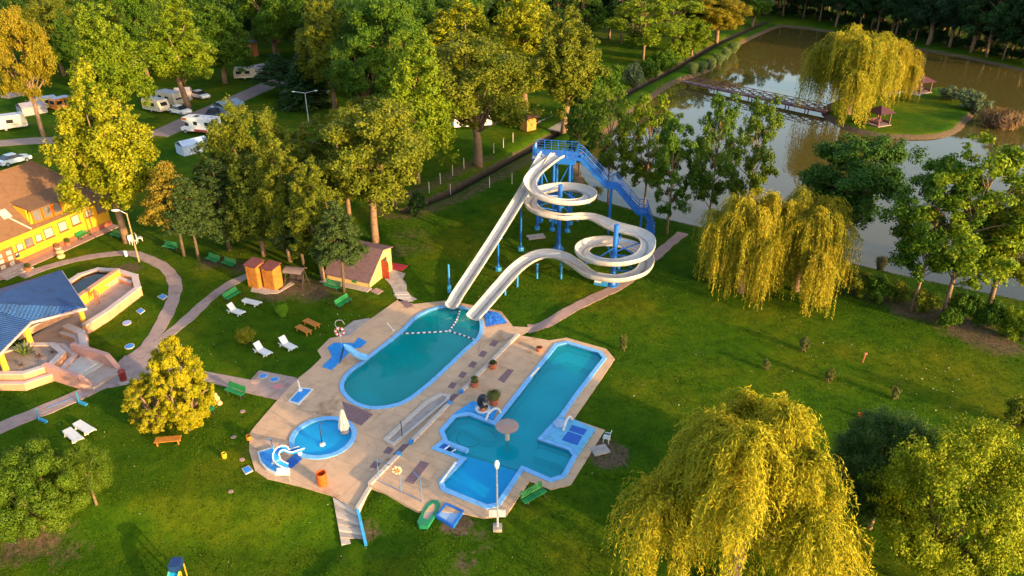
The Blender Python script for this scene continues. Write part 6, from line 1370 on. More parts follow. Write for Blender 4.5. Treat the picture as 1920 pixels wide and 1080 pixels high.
# wall dormer with orange windows
dm = loc_of(60, 430)[0] - .1; dM = dm + 5.4; dh = loc_of(72, 392)[1] + .25
q = MB(); q.add([(dm, -.02, EH - .3), (dM, -.02, EH - .3), (dM - .5, -.02, dh), (dm + .5, -.02, dh), (dm, .28, EH - .3), (dM, .28, EH - .3), (dM - .5, .28, dh), (dm + .5, .28, dh)], [(0, 1, 2, 3), (7, 6, 5, 4), (0, 4, 5, 1), (1, 5, 6, 2), (2, 6, 7, 3), (3, 7, 4, 0)]); dw = q.build('dormer_wall', M_YEL, bt)
q = MB(); q.slab3([(dm + .3, -.4, dh), (dM - .3, -.4, dh), (dM - .3, 3.9, dh + .9), (dm + .3, 3.9, dh + .9)], .14); q.build('dormer_roof', M_TILER, bt)
for xx in (dm + .25, dM - .25):
    q = MB(); q.add([(xx - .08, .28, EH - .2), (xx + .08, .28, EH - .2), (xx + .08, 3.3, dh + .4), (xx + .08, .28, dh), (xx - .08, .28, dh), (xx - .08, 3.3, dh + .4)], [(0, 5, 4), (1, 3, 2), (0, 1, 2, 5), (2, 3, 4, 5), (0, 4, 3, 1)]); q.build('dormer_cheek', M_YEL, bt)
for k in range(3):
    x = dm + 1.0 + k * 1.2; q = MB(); q.box((x, -.10, EH + .95), (1.1, .16, 1.5)); w = q.build('dormer_window', M_ORF, bt); q = MB(); q.box((x, -.19, EH + 1.0), (.78, .02, 1.15)); q.build('pane', M_GLASS, bt).parent = w
q = MB(); q.beam(Vector((dm - .25, -.55, EH - .02)), Vector((dm - 2.9, yr - .9, RDG - .75)), .14, .1); q.build('roof_flashing', M_CURB, bt)
x, z = loc_of(14, 420); q = MB(); yy = 1.6; q.box((x + 1.0, yy, EH + sl * (yy + .45) - .02), (.9, 1.1, .1), 0, math.atan(sl)); sk = q.build('skylight', M_CURB, bt); q = MB(); q.box((x + 1.0, yy, EH + sl * (yy + .45) + .05), (.7, .85, .04), 0, math.atan(sl)); q.build('pane', M_BLIND, bt).parent = sk
for u, v, w_, blind in [(37,463,.75,1),(54,454,.9,0),(72,446,.75,1),(91,436,1.05,1),(117,424,1.05,1),(141,412,1.05,1),(165,400,.8,1),(187,389,1.05,0)]:
    x, z = loc_of(u, v); q = MB(); q.box((x, -.02, z), (w_, .1, w_ * 1.05)); w = q.build('window', M_FRAME, bt)
    q = MB(); q.box((x - .03, -.085, z + .02), (w_ - .18, .03, w_ * .86)); q.build('pane', M_BLIND if blind else M_GLASS, bt).parent = w
    q = MB(); q.box((x, -.12, z - w_ * .56), (w_ + .12, .2, .06)); q.build('sill', M_BASE, bt).parent = w
x, z = loc_of(14, 488); q = MB(); q.box((x - .2, -.04, 1.15), (2.1, .12, 2.3)); dr = q.build('door', M_FRAME, bt)
for k in (-1, 1):
    for j in range(3): q = MB(); q.box((x - .2 + k * .5, -.12, .6 + j * .6), (.5, .03, .42)); q.build('pane', M_BLIND, bt).parent = dr
x, z = loc_of(31, 478); q = MB(); q.box((x, -.05, z), (.5, .06, .55)); q.build('notice_plate', M_DARKM, bt); q = MB(); q.box((x, -.09, z + .08), (.25, .02, .14)); q.build('notice_label', M_WHITE, bt)
x, z = loc_of(170, 420); q = MB(); q.tube([(x, -.1, .1), (x, -.1, EH)], .05, 6); q.build('downpipe', M_FRAME, bt)
for u, v in [(42,508)]:
    p = G(u, v); t = thing('entrance_steps', 'low grey entrance steps in front of the brown door', 'steps', tuple(p), rzb)
    for k in range(3): q = MB(); q.box((-.6, .2 + .35 * k, .07 + .12 * k), (3.0 - .0 * k, 1.5 - .4 * k, .14)); q.build('step', M_GREYC, t)
# pots and lights along the wall
for u, v, l in [(54,508,'small terracotta pot at the entrance steps'),(110,470,'pale planter with flowers by the wall corner'),(128,460,'terracotta planter with flowers beside the wall bench')]:
    p = gp(u, v); t = thing('wall_planter', l, 'flower pot', tuple(p), rzb); q = MB(); q.lathe((0, 0, 0), [(.24, 0), (.34, .35), (.36, .42), (.28, .42)], 14); q.build('pot', M_TERRA if 'terra' in l else M_CURB, t, smooth=True)
    tm, cm, Hn, Rn = KIND['ball'][0]; c = bpy.data.objects.new('plant', cm); COL.objects.link(c); c.parent = t; c.location = (0, 0, .3); c.color = (.35, .2, .1, 1) if 'pale' in l else (.10, .13, .03, 1); c.scale = (.35, .35, .35)
for u, v, l in [(113,475,'upper round pale stone beside the path'),(115,483,'lower round pale stone beside the path')]:
    p = gp(u, v); q = MB(); q.lathe((0, 0, 0), [(.34, 0), (.42, .15), (.34, .32), (.05, .38)], 14); tag(q.build('garden_stone', mat('pale_stone', (.6, .45, .18), .8, .1), loc=tuple(p), smooth=True), l, 'stone')

# ------------------------------------------------------------------ fountain terrace with blue-roofed pavilion
ZT = .55
M_PEACH = mat('peach_render', (.56, .29, .17), .8, .1, 1.5); M_TERR = mat('terrace_paving', (.42, .32, .27), .8, .12, 1.2); M_CAP = mat('pale_coping', (.52, .42, .40), .7, .08, 2); M_OCH = mat('ochre_render', (.74, .38, .03), .8, .08)
def Tz(px, z): return [xy(G(u, v, z)) for u, v in px]
terr_px = [(-40,735),(0,716),(60,700),(96,690),(152,716),(172,722),(222,690),(200,662),(165,655),(163,622),(160,607),(258,538),(252,512),(222,505),(180,503),(150,512),(132,525),(100,600),(0,660),(-60,700)]
o = MB().prism(Tz(terr_px, ZT), -.3, ZT - .30).build('terrace', M_TERR); struct(o, 'raised pinkish paved fountain terrace')
t = thing('fountain_basin', 'long peach walled basin with a pool behind the pavilion', 'basin', tuple(G(190, 540)))
def wall(px, z, w, h0, material, cap=None, parent=t):
    P = [G(u, v, z) for u, v in px]
    for wi, (a, b) in enumerate(zip(P[:-1], P[1:])):
        a = a + Vector((0, 0, -.012 * (wi % 2))); b = b + Vector((0, 0, -.012 * (wi % 2)))
        ext = (b - a).normalized() * w * .42
        q = MB(); q.beam(a.lerp(a, 0) - ext * .98 + Vector((0, 0, -(z - h0) / 2 - .03)), b + ext * .98 + Vector((0, 0, -(z - h0) / 2 - .03)), w, z - h0 - .06); q.build('wall', material, parent, world=True)
        q = MB(); q.beam(a - ext + Vector((0, 0, -.025)), b + ext + Vector((0, 0, -.025)), w + .1, .08); q.build('wall_coping', cap or M_CAP, parent, world=True)
wall([(160,607),(200,582),(258,538)], .95, .45, -.1, M_PEACH); wall([(258,538),(252,516),(218,506)], .95, .5, -.1, M_PEACH)
wall([(218,506),(150,552),(118,575)], 1.35, .4, -.1, M_OCH, M_PEACH)
wall([(218,506),(182,504),(150,514),(130,527),(120,545)], .8, .5, -.1, M_PEACH)
wall([(152,560),(222,519),(245,528)], .7, .3, .0, M_PEACH)
q = MB(); q.prism(Tz([(133,530),(152,517),(182,508),(212,510),(148,552),(128,566)], .5), .3, .45); q.build('basin_floor', mat('basin_dark', (.05, .04, .03), .7, .2), t, world=True)
q = MB(); q.poly3([(x, y, .58) for x, y in ccw(Tz([(133,530),(152,517),(182,508),(212,510),(148,552),(128,566)], .58))]); q.build('water', water_mat('basin_water', (.5, .55, .6), .04, 2.0), t, world=True)
# stepped seats right of the pavilion
t = thing('stepped_bench', 'stepped peach seat walls beside the terrace column', 'seat wall', tuple(G(150, 630)))
wall([(125,610),(152,622),(158,652)], 1.15, .5, -.1, M_PEACH, None, t); wall([(116,622),(144,632),(146,652)], .8, .3, -.1, M_PEACH, None, t)
# planter octagon with agave
pc_ = G(48, 672, 1.1)
t = thing('octagon_planter', 'octagonal peach planter with a spiky agave on gravel', 'planter', (pc_.x, pc_.y, 0))
def octa(c, a, b, n=8, rot=.39): return [(c.x + a * math.cos(2 * math.pi * k / n + rot), c.y + b * math.sin(2 * math.pi * k / n + rot)) for k in range(n)]
q = MB(); q.holed(octa(pc_, 3.0, 2.5), [octa(pc_, 2.55, 2.1)], -.1, 1.1); q.build('planter_wall', M_PEACH, t, world=True); q = MB(); q.holed(octa(pc_, 3.05, 2.55), [octa(pc_, 2.5, 2.05)], 1.1, 1.17); q.build('coping', M_CAP, t, world=True)
q = MB(); q.holed(octa(pc_, 3.75, 3.2), [octa(pc_, 3.1, 2.6)], -.1, .62); q.build('bench_ring', M_PEACH, t, world=True); q = MB(); q.holed(octa(pc_, 3.8, 3.25), [octa(pc_, 3.35, 2.85)], .62, .68); q.build('bench_top', M_CAP, t, world=True)
q = MB(); q.prism(octa(pc_, 2.56, 2.11), 0, 1.02); q.build('gravel', mat('gravel', (.30, .23, .20), .9, .3, 9, .6, 14), t, world=True)
for dx, dy, sc_, nb, c in [(-.3, .6, 1.5, 22, (.10, .14, .03)), (1.0, .2, .7, 12, (.10, .05, .04)), (-1.5, -.4, .5, 12, (.06, .04, .05)), (.2, -1.0, .5, 12, (.05, .05, .04)), (1.7, .9, .5, 12, (.05, .04, .05))]:
    q = MB()
    for k in range(nb):
        a = k * 2.4; el = R_(25 + 55 * (k / nb)); ln = sc_ * (.8 + .25 * math.sin(k * 1.7)); ca, sa = math.cos(a), math.sin(a); w = .09 * sc_
        tip = (dx + ln * math.cos(el) * ca, dy + ln * math.cos(el) * sa, 1.0 + ln * math.sin(el)); md = (dx + ln * .5 * math.cos(el) * ca, dy + ln * .5 * math.cos(el) * sa, 1.0 + ln * .56 * math.sin(el))
        q.add([(dx, dy, 1.0), (md[0] - sa * w, md[1] + ca * w, md[2] + .03), tip, (md[0] + sa * w, md[1] - ca * w, md[2] + .03), (md[0], md[1], md[2] - .03)], [(0, 4, 1), (0, 3, 4), (1, 4, 2), (4, 3, 2)])
    q.build('agave' if sc_ > 1 else 'low_plant', mat('agave_%d' % int(c[1] * 100 + c[2] * 1000), c, .6, .2), t)
# terrace entry: flank walls and steps
t = thing('terrace_steps', 'pale steps between pink flank walls going down to the plaza', 'steps', tuple(G(170, 690)))
M_PINKW = mat('pink_render', (.52, .27, .22), .8, .1, 1.5)
for px, z0, z1_, z2_ in ([(134,645),(200,665),(222,690)], 1.35, 1.25, .25), ([(82,683),(148,705),(172,722)], 1.3, 1.2, .25):
    a, b, c = G(*px[0], z0), G(*px[1], z1_), G(*px[2], z2_)
    for p0, p1 in ((a, b), (b, c)):
        s = Vector((-(p1 - p0).y, (p1 - p0).x, 0)).normalized() * .16
        q = MB(); q.add([p0 - s, p1 - s, p1 + s, p0 + s] + [Vector((p.x, p.y, -.2)) for p in (p0 - s, p1 - s, p1 + s, p0 + s)], [(0, 1, 2, 3), (7, 6, 5, 4), (0, 4, 5, 1), (1, 5, 6, 2), (2, 6, 7, 3), (3, 7, 4, 0)]); q.build('flank_wall', M_PINKW, t, world=True)
        q = MB(); q.beam(p0 + Vector((0, 0, .03)), p1 + Vector((0, 0, .03)), .42, .08); q.build('wall_coping', M_PINKW, t, world=True)
LA, LB_ = G(118, 690, .45), G(160, 662, .45); LC, LD = G(165, 718, 0), G(217, 688, 0); LC.z = LD.z = .45
for k in range(4):
    s0_, s1_ = (0, .62, .76, .88)[k], (.62, .76, .88, 1.0)[k]; q = MB(); q.prism([xy(LA.lerp(LC, s0_)), xy(LB_.lerp(LD, s0_)), xy(LB_.lerp(LD, s1_)), xy(LA.lerp(LC, s1_))], -.2, .46 - .12 * k); q.build('step', mat('pale_step', (.50, .47, .44), .8, .08), t, world=True)
# pavilion
M_BLUER = mat('blue_roof_tiles', (.010, .06, .22), .6, .2, 1.0, 1.0, 3.2)
nt = M_BLUER.node_tree; bs = nt.nodes['Principled BSDF']; tc = nt.nodes.new('ShaderNodeTexCoord')
wv = []
for bd, rot in (('X', 0.35), ('Y', 0.35)):
    mp = nt.nodes.new('ShaderNodeMapping'); mp.inputs['Rotation'].default_value = (0, 0, R_(24)); w = nt.nodes.new('ShaderNodeTexWave'); w.bands_direction = bd; w.inputs['Scale'].default_value = 1.7 if bd == 'X' else 2.2; w.inputs['Distortion'].default_value = .4
    nt.links.new(tc.outputs['Object'], mp.inputs['Vector']); nt.links.new(mp.outputs[0], w.inputs['Vector']); wv.append(w)
mm = nt.nodes.new('ShaderNodeMath'); mm.operation = 'ADD'; nt.links.new(wv[0].outputs['Fac'], mm.inputs[0]); nt.links.new(wv[1].outputs['Fac'], mm.inputs[1])
bp = nt.nodes.new('ShaderNodeBump'); bp.inputs['Strength'].default_value = 1.0; bp.inputs['Distance'].default_value = .05; nt.links.new(mm.outputs[0], bp.inputs['Height']); nt.links.new(bp.outputs['Normal'], bs.inputs['Normal'])
ze = 3.1
A, B, C_, D_, E_, F_ = G(115, 506, ze), G(161, 576, ze), G(57, 602, ze), G(0, 656, ze), G(-60, 720, ze), G(-150, 600, ze)
Rr = G(-45, 568, 5.3); R2 = G(-140, 640, 5.3)
t = thing('pavilion', 'open pavilion with a blue tiled hip roof on the terrace', 'pavilion', (Rr.x, Rr.y, 0))
G0 = G(-110, 575, ze)
for pts in ([A, B, Rr], [B, C_, Rr], [C_, E_, R2, Rr], [A, Rr, G0], [Rr, R2, F_, G0]): q = MB(); q.slab3(pts, .12); q.build('roof_plane', M_BLUER, t, world=True)
for a, b in ((A, B), (B, C_), (C_, E_)): q = MB(); q.beam(a + Vector((0, 0, -.16)), b + Vector((0, 0, -.16)), .12, .18); q.build('fascia', M_CAP, t, world=True)
for u, v, z0_ in [(158,606,.3),(60,632,.3),(15,690,.3),(112,535,.3)]:
    p = G(u, v, z0_); 
    if u == 60: p = C_ + (Rr - C_) * .16
    if u == 15: p = C_.lerp(E_, .5) + (R2 - E_) * .1
    if u == 112: p = A + (Rr - A) * .1
    q = MB(); q.tube([(p.x, p.y, 0), (p.x, p.y, ze - .1)], .24, 16); q.build('column', M_OCH, t, world=True, smooth=True)
q = MB(); q.beam(G(30, 625, 1.2), G(120, 582, 1.2), .3, 1.3); q.build('bar_wall', M_PEACH, t, world=True); q = MB(); q.beam(G(30, 625, 1.9), G(120, 582, 1.9), .5, .08); q.build('bar_top', M_CAP, t, world=True)
# standing figure on the terrace
p = G(184, 571, .3); t = thing('standing_statue', 'slender reddish-brown standing figure on the terrace beside the basin wall', 'statue', tuple(p), R_(30))
me = bpy.data.meshes.new('body'); J = [(0, 0, .95), (0, 0, 1.2), (0, 0, 1.42), (0, 0, 1.52), (0, -.02, 1.68), (.10, 0, .9), (.13, .05, .48), (.16, .12, .05), (.17, 0, .02), (-.10, 0, .9), (-.12, -.05, .48), (-.14, -.1, .05), (-.14, -.22, .02), (.2, 0, 1.4), (.3, .05, 1.12), (.24, -.12, .95), (-.2, 0, 1.4), (-.32, .0, 1.15), (-.2, -.2, 1.1)]
Eg = [(0, 1), (1, 2), (2, 3), (3, 4), (0, 5), (5, 6), (6, 7), (7, 8), (0, 9), (9, 10), (10, 11), (11, 12), (2, 13), (13, 14), (14, 15), (2, 16), (16, 17), (17, 18)]
me.from_pydata(J, Eg, []); ob = bpy.data.objects.new('body', me); COL.objects.link(ob); ob.parent = t
sm = ob.modifiers.new('skin', 'SKIN'); ob.modifiers.new('sub', 'SUBSURF').levels = 1; ob.modifiers['sub'].render_levels = 1
rad = [.15, .13, .16, .07, .11, .1, .065, .045, .04, .1, .065, .045, .04, .065, .045, .035, .065, .045, .035]
for i, sv in enumerate(me.skin_vertices[0].data): sv.radius = (rad[i], rad[i] * .85); sv.use_root = (i == 0)
me.materials.append(mat('bronze_red', (.26, .08, .035), .45, .2, 5))

# ------------------------------------------------------------------ camp: caravans, cars, tents
M_VAN = mat('caravan_cream', (.62, .55, .44), .45, .08, 1.5); M_VANW = mat('caravan_white', (.72, .73, .76), .4, .06, 1.5); M_WIN = mat('dark_window', (.02, .025, .035), .12, .1); M_TYRE = mat('tyre', (.02, .02, .02), .8, .1); M_ROOFV = mat('caravan_roof', (.48, .50, .58), .5, .1, 2); M_AWN = mat('awning_grey', (.34, .31, .36), .8, .15, 2)
def wheel(t, x, y, r=.32):
    q = MB(); q.tube([(x, y - .1, r), (x, y + .1, r)], r, 14); w = q.build('wheel', M_TYRE, t); q = MB(); q.tube([(x, y - .11, r), (x, y + .11, r)], r * .6, 12); q.build('rim', M_GREYM, t).parent = w
def caravan(u, v, a, b, label, L=5.0, W=2.1, H=2.3, body=M_VAN, stripe=None):
    p = gp(u, v); t = thing('caravan', label, 'caravan', tuple(p), heading(a, b), 'caravans and campers on the campsite')
    pr = [(-L / 2, .45), (L / 2 - .15, .45), (L / 2, .7), (L / 2 - .05, 1.2), (L / 2 - .45, H), (-L / 2 + .25, H), (-L / 2, H - .5)]
    q = MB(); n = len(pr); q.add([(x, -W / 2, z) for x, z in pr] + [(x, W / 2, z) for x, z in pr], [tuple(range(n)), tuple(reversed(range(n, 2 * n)))] + [(i, n + i, n + (i + 1) % n, (i + 1) % n) for i in range(n)]); q.build('body', body, t)
    q = MB(); q.box((-.1, 0, H + .02), (L - .7, W - .2, .06)); q.build('roof', M_ROOFV, t)
    for x in (-L * .28, L * .1):
        for s in (-1, 1): q = MB(); q.box((x, s * (W / 2 + .005), 1.55), (1.0, .03, .6)); q.build('window', M_WIN, t)
    q = MB(); q.box((L / 2 - .22, 0, 1.65), (.06, 1.3, .6), 0, 0, R_(-20)); q.build('front_window', M_WIN, t)
    q = MB(); q.box((-L / 2 - .01, 0, 1.6), (.03, 1.3, .6)); q.build('rear_window', M_WIN, t)
    q = MB(); q.box((L * .33, -W / 2 - .01, 1.25), (.6, .03, 1.5)); q.build('door', body, t)
    for s in (-1, 1): wheel(t, -.2, s * (W / 2 - .12)); q = MB(); q.box((0, s * (W / 2 + .01), 1.0), (L - .3, .02, .12)); q.build('stripe', stripe or M_AWN, t)
    q = MB(); q.beam((L / 2, 0, .45), (L / 2 + .9, 0, .45), .1); q.build('tow_bar', M_DARKM, t)
    return t
def awning(u, v, a, b, label, L=3.5, W=2.6, H=2.2, m_=None, group='awnings and tents on the campsite'):
    p = gp(u, v); t = thing('awning_tent', label, 'tent', tuple(p), heading(a, b), group); mm_ = m_ or M_AWN
    q = MB(); q.slab3([(-L / 2, -W / 2, H * .72), (L / 2, -W / 2, H * .72), (L / 2 - .2, W * .1, H), (-L / 2 + .2, W * .1, H)], .05); q.build('roof_panel', mm_, t)
    q = MB(); q.slab3([(-L / 2 + .2, W * .1 + .002, H), (L / 2 - .2, W * .1 + .002, H), (L / 2, W / 2, H * .75), (-L / 2, W / 2, H * .75)], .05); q.build('roof_panel', mm_, t)
    for x, y, sx, sy in ((0, -W / 2 + .04, L - .1, .04), (0, W / 2 - .04, L - .1, .04), (-L / 2 + .04, 0, .04, W - .1), (L / 2 - .04, 0, .04, W - .1)): q = MB(); q.box((x, y, H * .35), (sx, sy, H * .7)); q.build('side_panel', mm_, t)
def car(u, v, a, b, label, col, name='parked_car'):
    p = gp(u, v); t = thing(name, label, 'car', tuple(p), heading(a, b), 'cars parked on the campsite'); M_ = mat('carpaint_%d_%d' % (int(col[0] * 100), int(col[2] * 100)), col, .25, .05, 1.0)
    pr = [(-2.1, .3), (2.1, .3), (2.18, .55), (2.05, .75), (1.2, .92), (-1.55, .98), (-2.1, .85), (-2.2, .6)]
    q = MB(); n = len(pr); q.add([(x, -.86, z) for x, z in pr] + [(x, .86, z) for x, z in pr], [tuple(range(n)), tuple(reversed(range(n, 2 * n)))] + [(i, n + i, n + (i + 1) % n, (i + 1) % n) for i in range(n)]); q.build('body', M_, t)
    q = MB(); lo = [(1.2, .92), (-1.6, .97)]; q.add([(1.2, -.8, .92), (1.2, .8, .92), (-1.65, .8, .97), (-1.65, -.8, .97), (.35, -.62, 1.4), (.35, .62, 1.4), (-1.0, .62, 1.43), (-1.0, -.62, 1.43)], [(0, 1, 5, 4), (1, 2, 6, 5), (2, 3, 7, 6), (3, 0, 4, 7), (4, 5, 6, 7)]); q.build('glasshouse', M_WIN, t)
    q = MB(); q.box((-.33, 0, 1.44), (1.25, 1.2, .05)); q.build('roof', M_, t)
    for x in (-1.35, 1.35):
        for s in (-1, 1): wheel(t, x, s * .8, .31)
    for s in (-.6, .6): q = MB(); q.box((2.13, s, .66), (.08, .32, .14)); q.build('headlight', M_LENS, t); q = MB(); q.box((-2.16, s, .72), (.06, .3, .14)); q.build('tail_light', M_RED, t)
    return t
car(338, 213, (322, 208), (355, 214), 'white car parked beside the camp road', (.75, .76, .78)); car(375, 184, (360, 180), (388, 186), 'white car half hidden behind the green tree', (.7, .7, .72)); car(418, 205, (400, 212), (440, 198), 'silver car beside the blue awning', (.5, .54, .6)); car(404, 218, (398, 222), (412, 214), 'dark blue car under the blue awning', (.03, .05, .10)); car(28, 306, (0, 310), (45, 298), 'pale car behind the yellow building roof', (.6, .66, .72)); car(372, 283, (355, 286), (390, 278), 'pale car hidden behind the olive tree', (.6, .65, .72))
caravan(295, 209, (268, 202), (317, 212), 'cream caravan beside the white car', 5.0); caravan(322, 197, (298, 190), (346, 200), 'beige caravan with a grey roof behind the cream one', 5.4, 2.2, 2.5); caravan(462, 148, (446, 147), (487, 145), 'beige caravan at the upper end of the camp road', 4.6)
caravan(15, 243, (-10, 240), (52, 232), 'long cream caravan at the left edge', 6.0, 2.3, 2.4); caravan(62, 152, (40, 155), (85, 145), 'orange-lit caravan in the trees at the left', 4.6, 2.1, 2.4, mat('caravan_orange', (.6, .38, .12), .5, .1)); caravan(88, 205, (70, 206), (112, 200), 'yellowish caravan left of the tall tree', 4.6, 2.1, 2.2, mat('caravan_yellow', (.62, .5, .2), .5, .1)); caravan(885, 238, (862, 236), (920, 232), 'pale caravan behind the broad olive tree', 6.5, 2.3, 2.4, M_VANW)
caravan(120, 205, (110, 207), (140, 200), 'small orange caravan behind the tall tree', 3.6, 2.0, 2.2, mat('caravan_rust', (.6, .2, .03), .5, .1))
awning(484, 143, (470, 146), (510, 138), 'grey awning tent beside the upper beige caravan', 4.2, 3.0, 2.4); awning(345, 186, (330, 186), (362, 184), 'pale awning tent behind the beige caravan', 3.2, 2.4, 2.2); awning(432, 212, (412, 216), (448, 206), 'blue-grey awning over the dark car', 4.4, 3.0, 2.3, mat('awning_blue', (.16, .24, .34), .7, .15)); awning(62, 212, (40, 215), (85, 207), 'grey tarpaulin tent behind the leaning trunk', 4.0, 3.0, 2.0); awning(28, 180, (10, 184), (45, 176), 'pale tarpaulin on the ground at the left', 4.0, 2.4, .8, mat('tarp_pink', (.36, .28, .28), .8, .1)); awning(365, 284, (345, 290), (395, 278), 'pale blue tarpaulin roof below the camper van', 4.5, 2.5, 2.0, mat('tarp_blue', (.42, .52, .66), .6, .1))
# camper van with overcab
p = gp(382, 250); t = thing('camper_van', 'white camper van with an orange overcab panel', 'camper van', tuple(p), heading((410, 252), (356, 247)), 'caravans and campers on the campsite')
q = MB(); q.box((-.6, 0, 1.65), (4.6, 2.2, 2.2)); q.build('living_box', M_VANW, t); q = MB(); q.add([(1.7, -1.1, 2.0), (3.0, -1.0, 2.15), (2.9, -1.0, 2.7), (1.7, -1.1, 2.75), (1.7, 1.1, 2.0), (3.0, 1.0, 2.15), (2.9, 1.0, 2.7), (1.7, 1.1, 2.75)], [(0, 1, 2, 3), (7, 6, 5, 4), (0, 4, 5, 1), (1, 5, 6, 2), (2, 6, 7, 3), (3, 7, 4, 0)]); q.build('overcab', M_VANW, t)
q = MB(); q.box((2.4, 1.06, 2.45), (.9, .03, .4), R_(-4)); q.box((2.97, 0, 2.45), (.04, 1.5, .4)); q.build('orange_panel', mat('camper_orange', (.6, .16, .02), .5, .1), t)
q = MB(); q.add([(1.7, -.95, .45), (3.5, -.9, .45), (3.5, -.9, 1.0), (2.6, -.9, 1.25), (2.0, -.9, 2.0), (1.7, -.95, 2.0), (1.7, .95, .45), (3.5, .9, .45), (3.5, .9, 1.0), (2.6, .9, 1.25), (2.0, .9, 2.0), (1.7, .95, 2.0)], [(0, 1, 2, 3, 4, 5), (11, 10, 9, 8, 7, 6), (0, 6, 7, 1), (1, 7, 8, 2), (2, 8, 9, 3), (3, 9, 10, 4), (4, 10, 11, 5), (5, 11, 6, 0)]); q.build('cab', M_VANW, t)
q = MB(); q.slab3([(2.58, -.8, 1.30), (2.58, .8, 1.30), (2.06, .8, 1.96), (2.06, -.8, 1.96)], .02); q.box((2.2, .93, 1.55), (.7, .03, .45)); q.build('cab_glass', M_WIN, t)
for x, w_ in ((-1.7, .7), (.4, .7)):
    for s in (-1, 1): q = MB(); q.box((x, s * 1.105, 1.9), (w_, .03, .6)); q.build('window', M_WIN, t)
for x in (-2.0, -.6, .7): q = MB(); q.box((x, 0, 2.8), (.7, .7, .12)); q.build('roof_hatch', M_ROOFV if x != .7 else M_WIN, t)
q = MB(); q.box((-.4, 1.11, .75), (2.4, .03, .35)); q.build('red_stripe', M_RED, t)
for x in (-1.8, 2.7):
    for s in (-1, 1): wheel(t, x, s * .9, .34)
# small huts in the camp
p = gp(473, 105); t = thing('camp_hut', 'tall orange-fronted camp hut under the trees', 'hut', tuple(p), R_(-30)); q = MB(); q.box((0, 0, 1.6), (2.2, 2.2, 3.2)); q.build('wall', mat('hut_orange', (.5, .22, .08), .7, .15), t); q = MB(); q.box((0, 0, 3.3), (2.6, 2.6, .25)); q.build('roof', mat('hut_roof', (.14, .2, .2), .7), t); q = MB(); q.box((0, -1.12, 1.9), (.9, .04, .8)); q.build('window', M_WIN, t)
p = gp(593, 193); t = thing('camp_booth', 'small red booth under the dark spruce', 'booth', tuple(p)); q = MB(); q.box((0, 0, 1.0), (1.2, 1.2, 2.0)); q.build('wall', M_RED, t); q = MB(); q.box((.9, 0, 2.1), (3.4, 1.6, .12)); q.build('roof', M_AWN, t); q = MB(); q.box((2.3, .6, 1.0), (.1, .1, 2.0)); q.box((2.3, -.6, 1.0), (.1, .1, 2.0)); q.build('post', M_DKW, t)

# ------------------------------------------------------------------ grass blades over the near lawns
rg = np.random.default_rng(77); NB = 210000
yy = 27 + 60 * rg.random(NB) ** 1.5; xx = (rg.random(NB) * 2 - 1) * (yy * .78 + 8)
keep = np.ones(NB, bool)
for pl in (deckL, deckR, [xy(G(u, v)) for u, v in terr_px], [xy(G(u, v)) for u, v in [(292,628),(310,646),(338,690),(262,712),(188,716),(222,690)]], [xy(G(u, v)) for u, v in [(330,685),(552,708),(570,716),(519,750),(330,705)]]):
    keep &= poly_sd(pl, xx, yy) > .12
for px, w in (([(40,520),(83,503),(147,486),(200,477.5),(247,475),(283,488),(310,503),(327,527),(328,550),(317,580),(300,613),(268,662)], .75), ([(466,517),(433,532),(393,560),(350,600),(275,662)], .7), ([(262,672),(190,722),(100,762),(0,803),(-90,850)], 1.0), ([(990,617),(1075,578),(1160,537),(1215,493),(1281,437)], .75), ([(735,520),(748,535),(752,552),(770,566)], 1.0), ([(624,932),(640,1030)], .5), ([(650,945),(665,1030)], .9)):
    keep &= line_d([xy(gp(u, v)) for u, v in px], xx, yy) > w
shed_poly = [xy(gp(u, v)) for u, v in [(608,528),(693,546),(760,512),(700,470)]]
keep &= poly_sd(shed_poly, xx, yy) > 0; keep &= poly_sd(pond, xx, yy) > 1.0
keep &= ~((xx < -44) & (yy > 62))
clump = np.sin(xx * .8 + 1.3 * np.sin(yy * .5)) * np.sin(yy * .9 + xx * .2); keep &= (rg.random(NB) < .8 + .2 * clump)
xx, yy = xx[keep], yy[keep]; zz_ = height(xx, yy); n = len(xx)
a = rg.random(n) * 6.283; hgt = (.02 + .035 * rg.random(n)) * (1 + .006 * yy); wd = .026 + .001 * yy
V = np.empty((n, 3, 3)); ca, sa = np.cos(a), np.sin(a)
V[:, 0] = np.stack([xx - ca * wd, yy - sa * wd, zz_ - .02], 1); V[:, 1] = np.stack([xx + ca * wd, yy + sa * wd, zz_ - .02], 1)
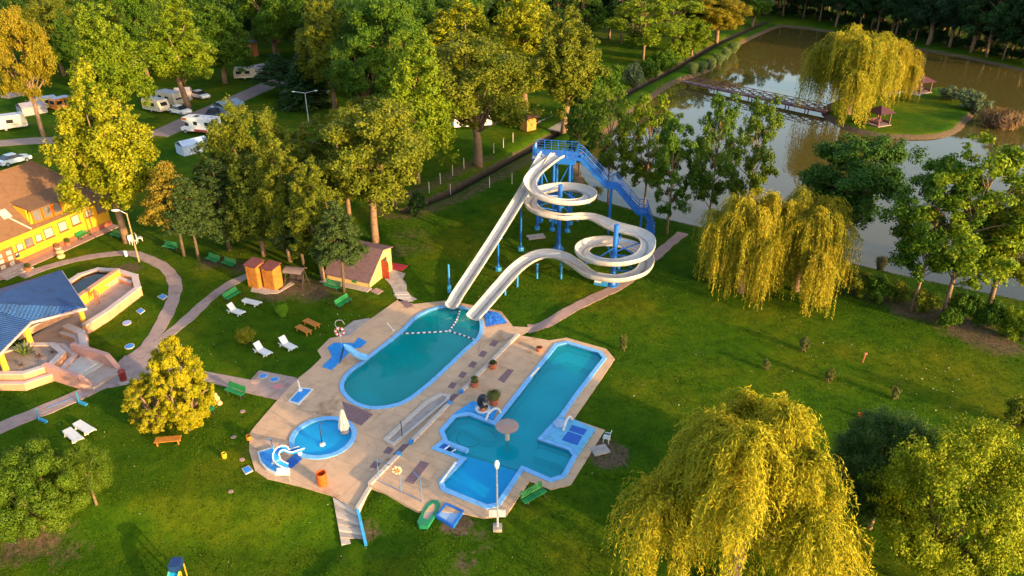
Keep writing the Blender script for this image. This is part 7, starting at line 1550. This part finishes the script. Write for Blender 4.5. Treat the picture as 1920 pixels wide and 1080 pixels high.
V[:, 2] = np.stack([xx + rg.normal(0, .06, n), yy + rg.normal(0, .06, n), zz_ + hgt], 1)
me = bpy.data.meshes.new('grass'); me.vertices.add(n * 3); me.vertices.foreach_set('co', V.ravel().astype(np.float32)); me.loops.add(n * 3); me.loops.foreach_set('vertex_index', np.arange(n * 3, dtype=np.int32))
me.polygons.add(n); me.polygons.foreach_set('loop_start', np.arange(n, dtype=np.int32) * 3); me.polygons.foreach_set('loop_total', np.full(n, 3, np.int32)); me.update(calc_edges=True)
at = me.attributes.new('rnd', 'FLOAT', 'FACE'); at.data.foreach_set('value', rg.random(n).astype(np.float32)); me.materials.append(leaf_mat('grass_blades', .28, .3, .25))
go = bpy.data.objects.new('grass', me); COL.objects.link(go); go.color = (.058, .096, .004, 1); tag(go, 'short green lawn grass blades around the pools', 'grass', kind='stuff')

# pale petals and dry leaves scattered on the lawns
n = 480; yy = 29 + 50 * rg.random(n) ** 1.3; xx = (rg.random(n) * 2 - 1) * (yy * .72 + 4); k = rg.random(n) < .5
xx[k] = np.where(rg.random(k.sum()) < .5, 32 + rg.normal(0, 6, k.sum()), -16 + rg.normal(0, 9, k.sum())); yy[k] = np.where(xx[k] > 10, 50 + rg.normal(0, 5, k.sum()), 68 + rg.normal(0, 7, k.sum()))
keep = (poly_sd(deckL, xx, yy) > .3) & (poly_sd(deckR, xx, yy) > .3) & (poly_sd(pond, xx, yy) > 1.5) & (poly_sd([xy(G(u, v)) for u, v in terr_px], xx, yy) > .5) & ~((xx < -44) & (yy > 62))
xx, yy = xx[keep], yy[keep]; n = len(xx); C = np.stack([xx, yy, height(xx, yy) + .09], 1); N = np.stack([rg.normal(0, .3, n), rg.normal(0, .3, n), np.ones(n)], 1)
lm = leaf_mesh('fallen_petals', C, N, .05 + .16 * rg.random(n) ** 3, .04 + .08 * rg.random(n) ** 3, rg, mat('petal', (.55, .46, .34), .8, .2))
lo = bpy.data.objects.new('fallen_petals', lm); COL.objects.link(lo); tag(lo, 'pale petals and dry leaves scattered over the lawns', 'litter', kind='stuff')
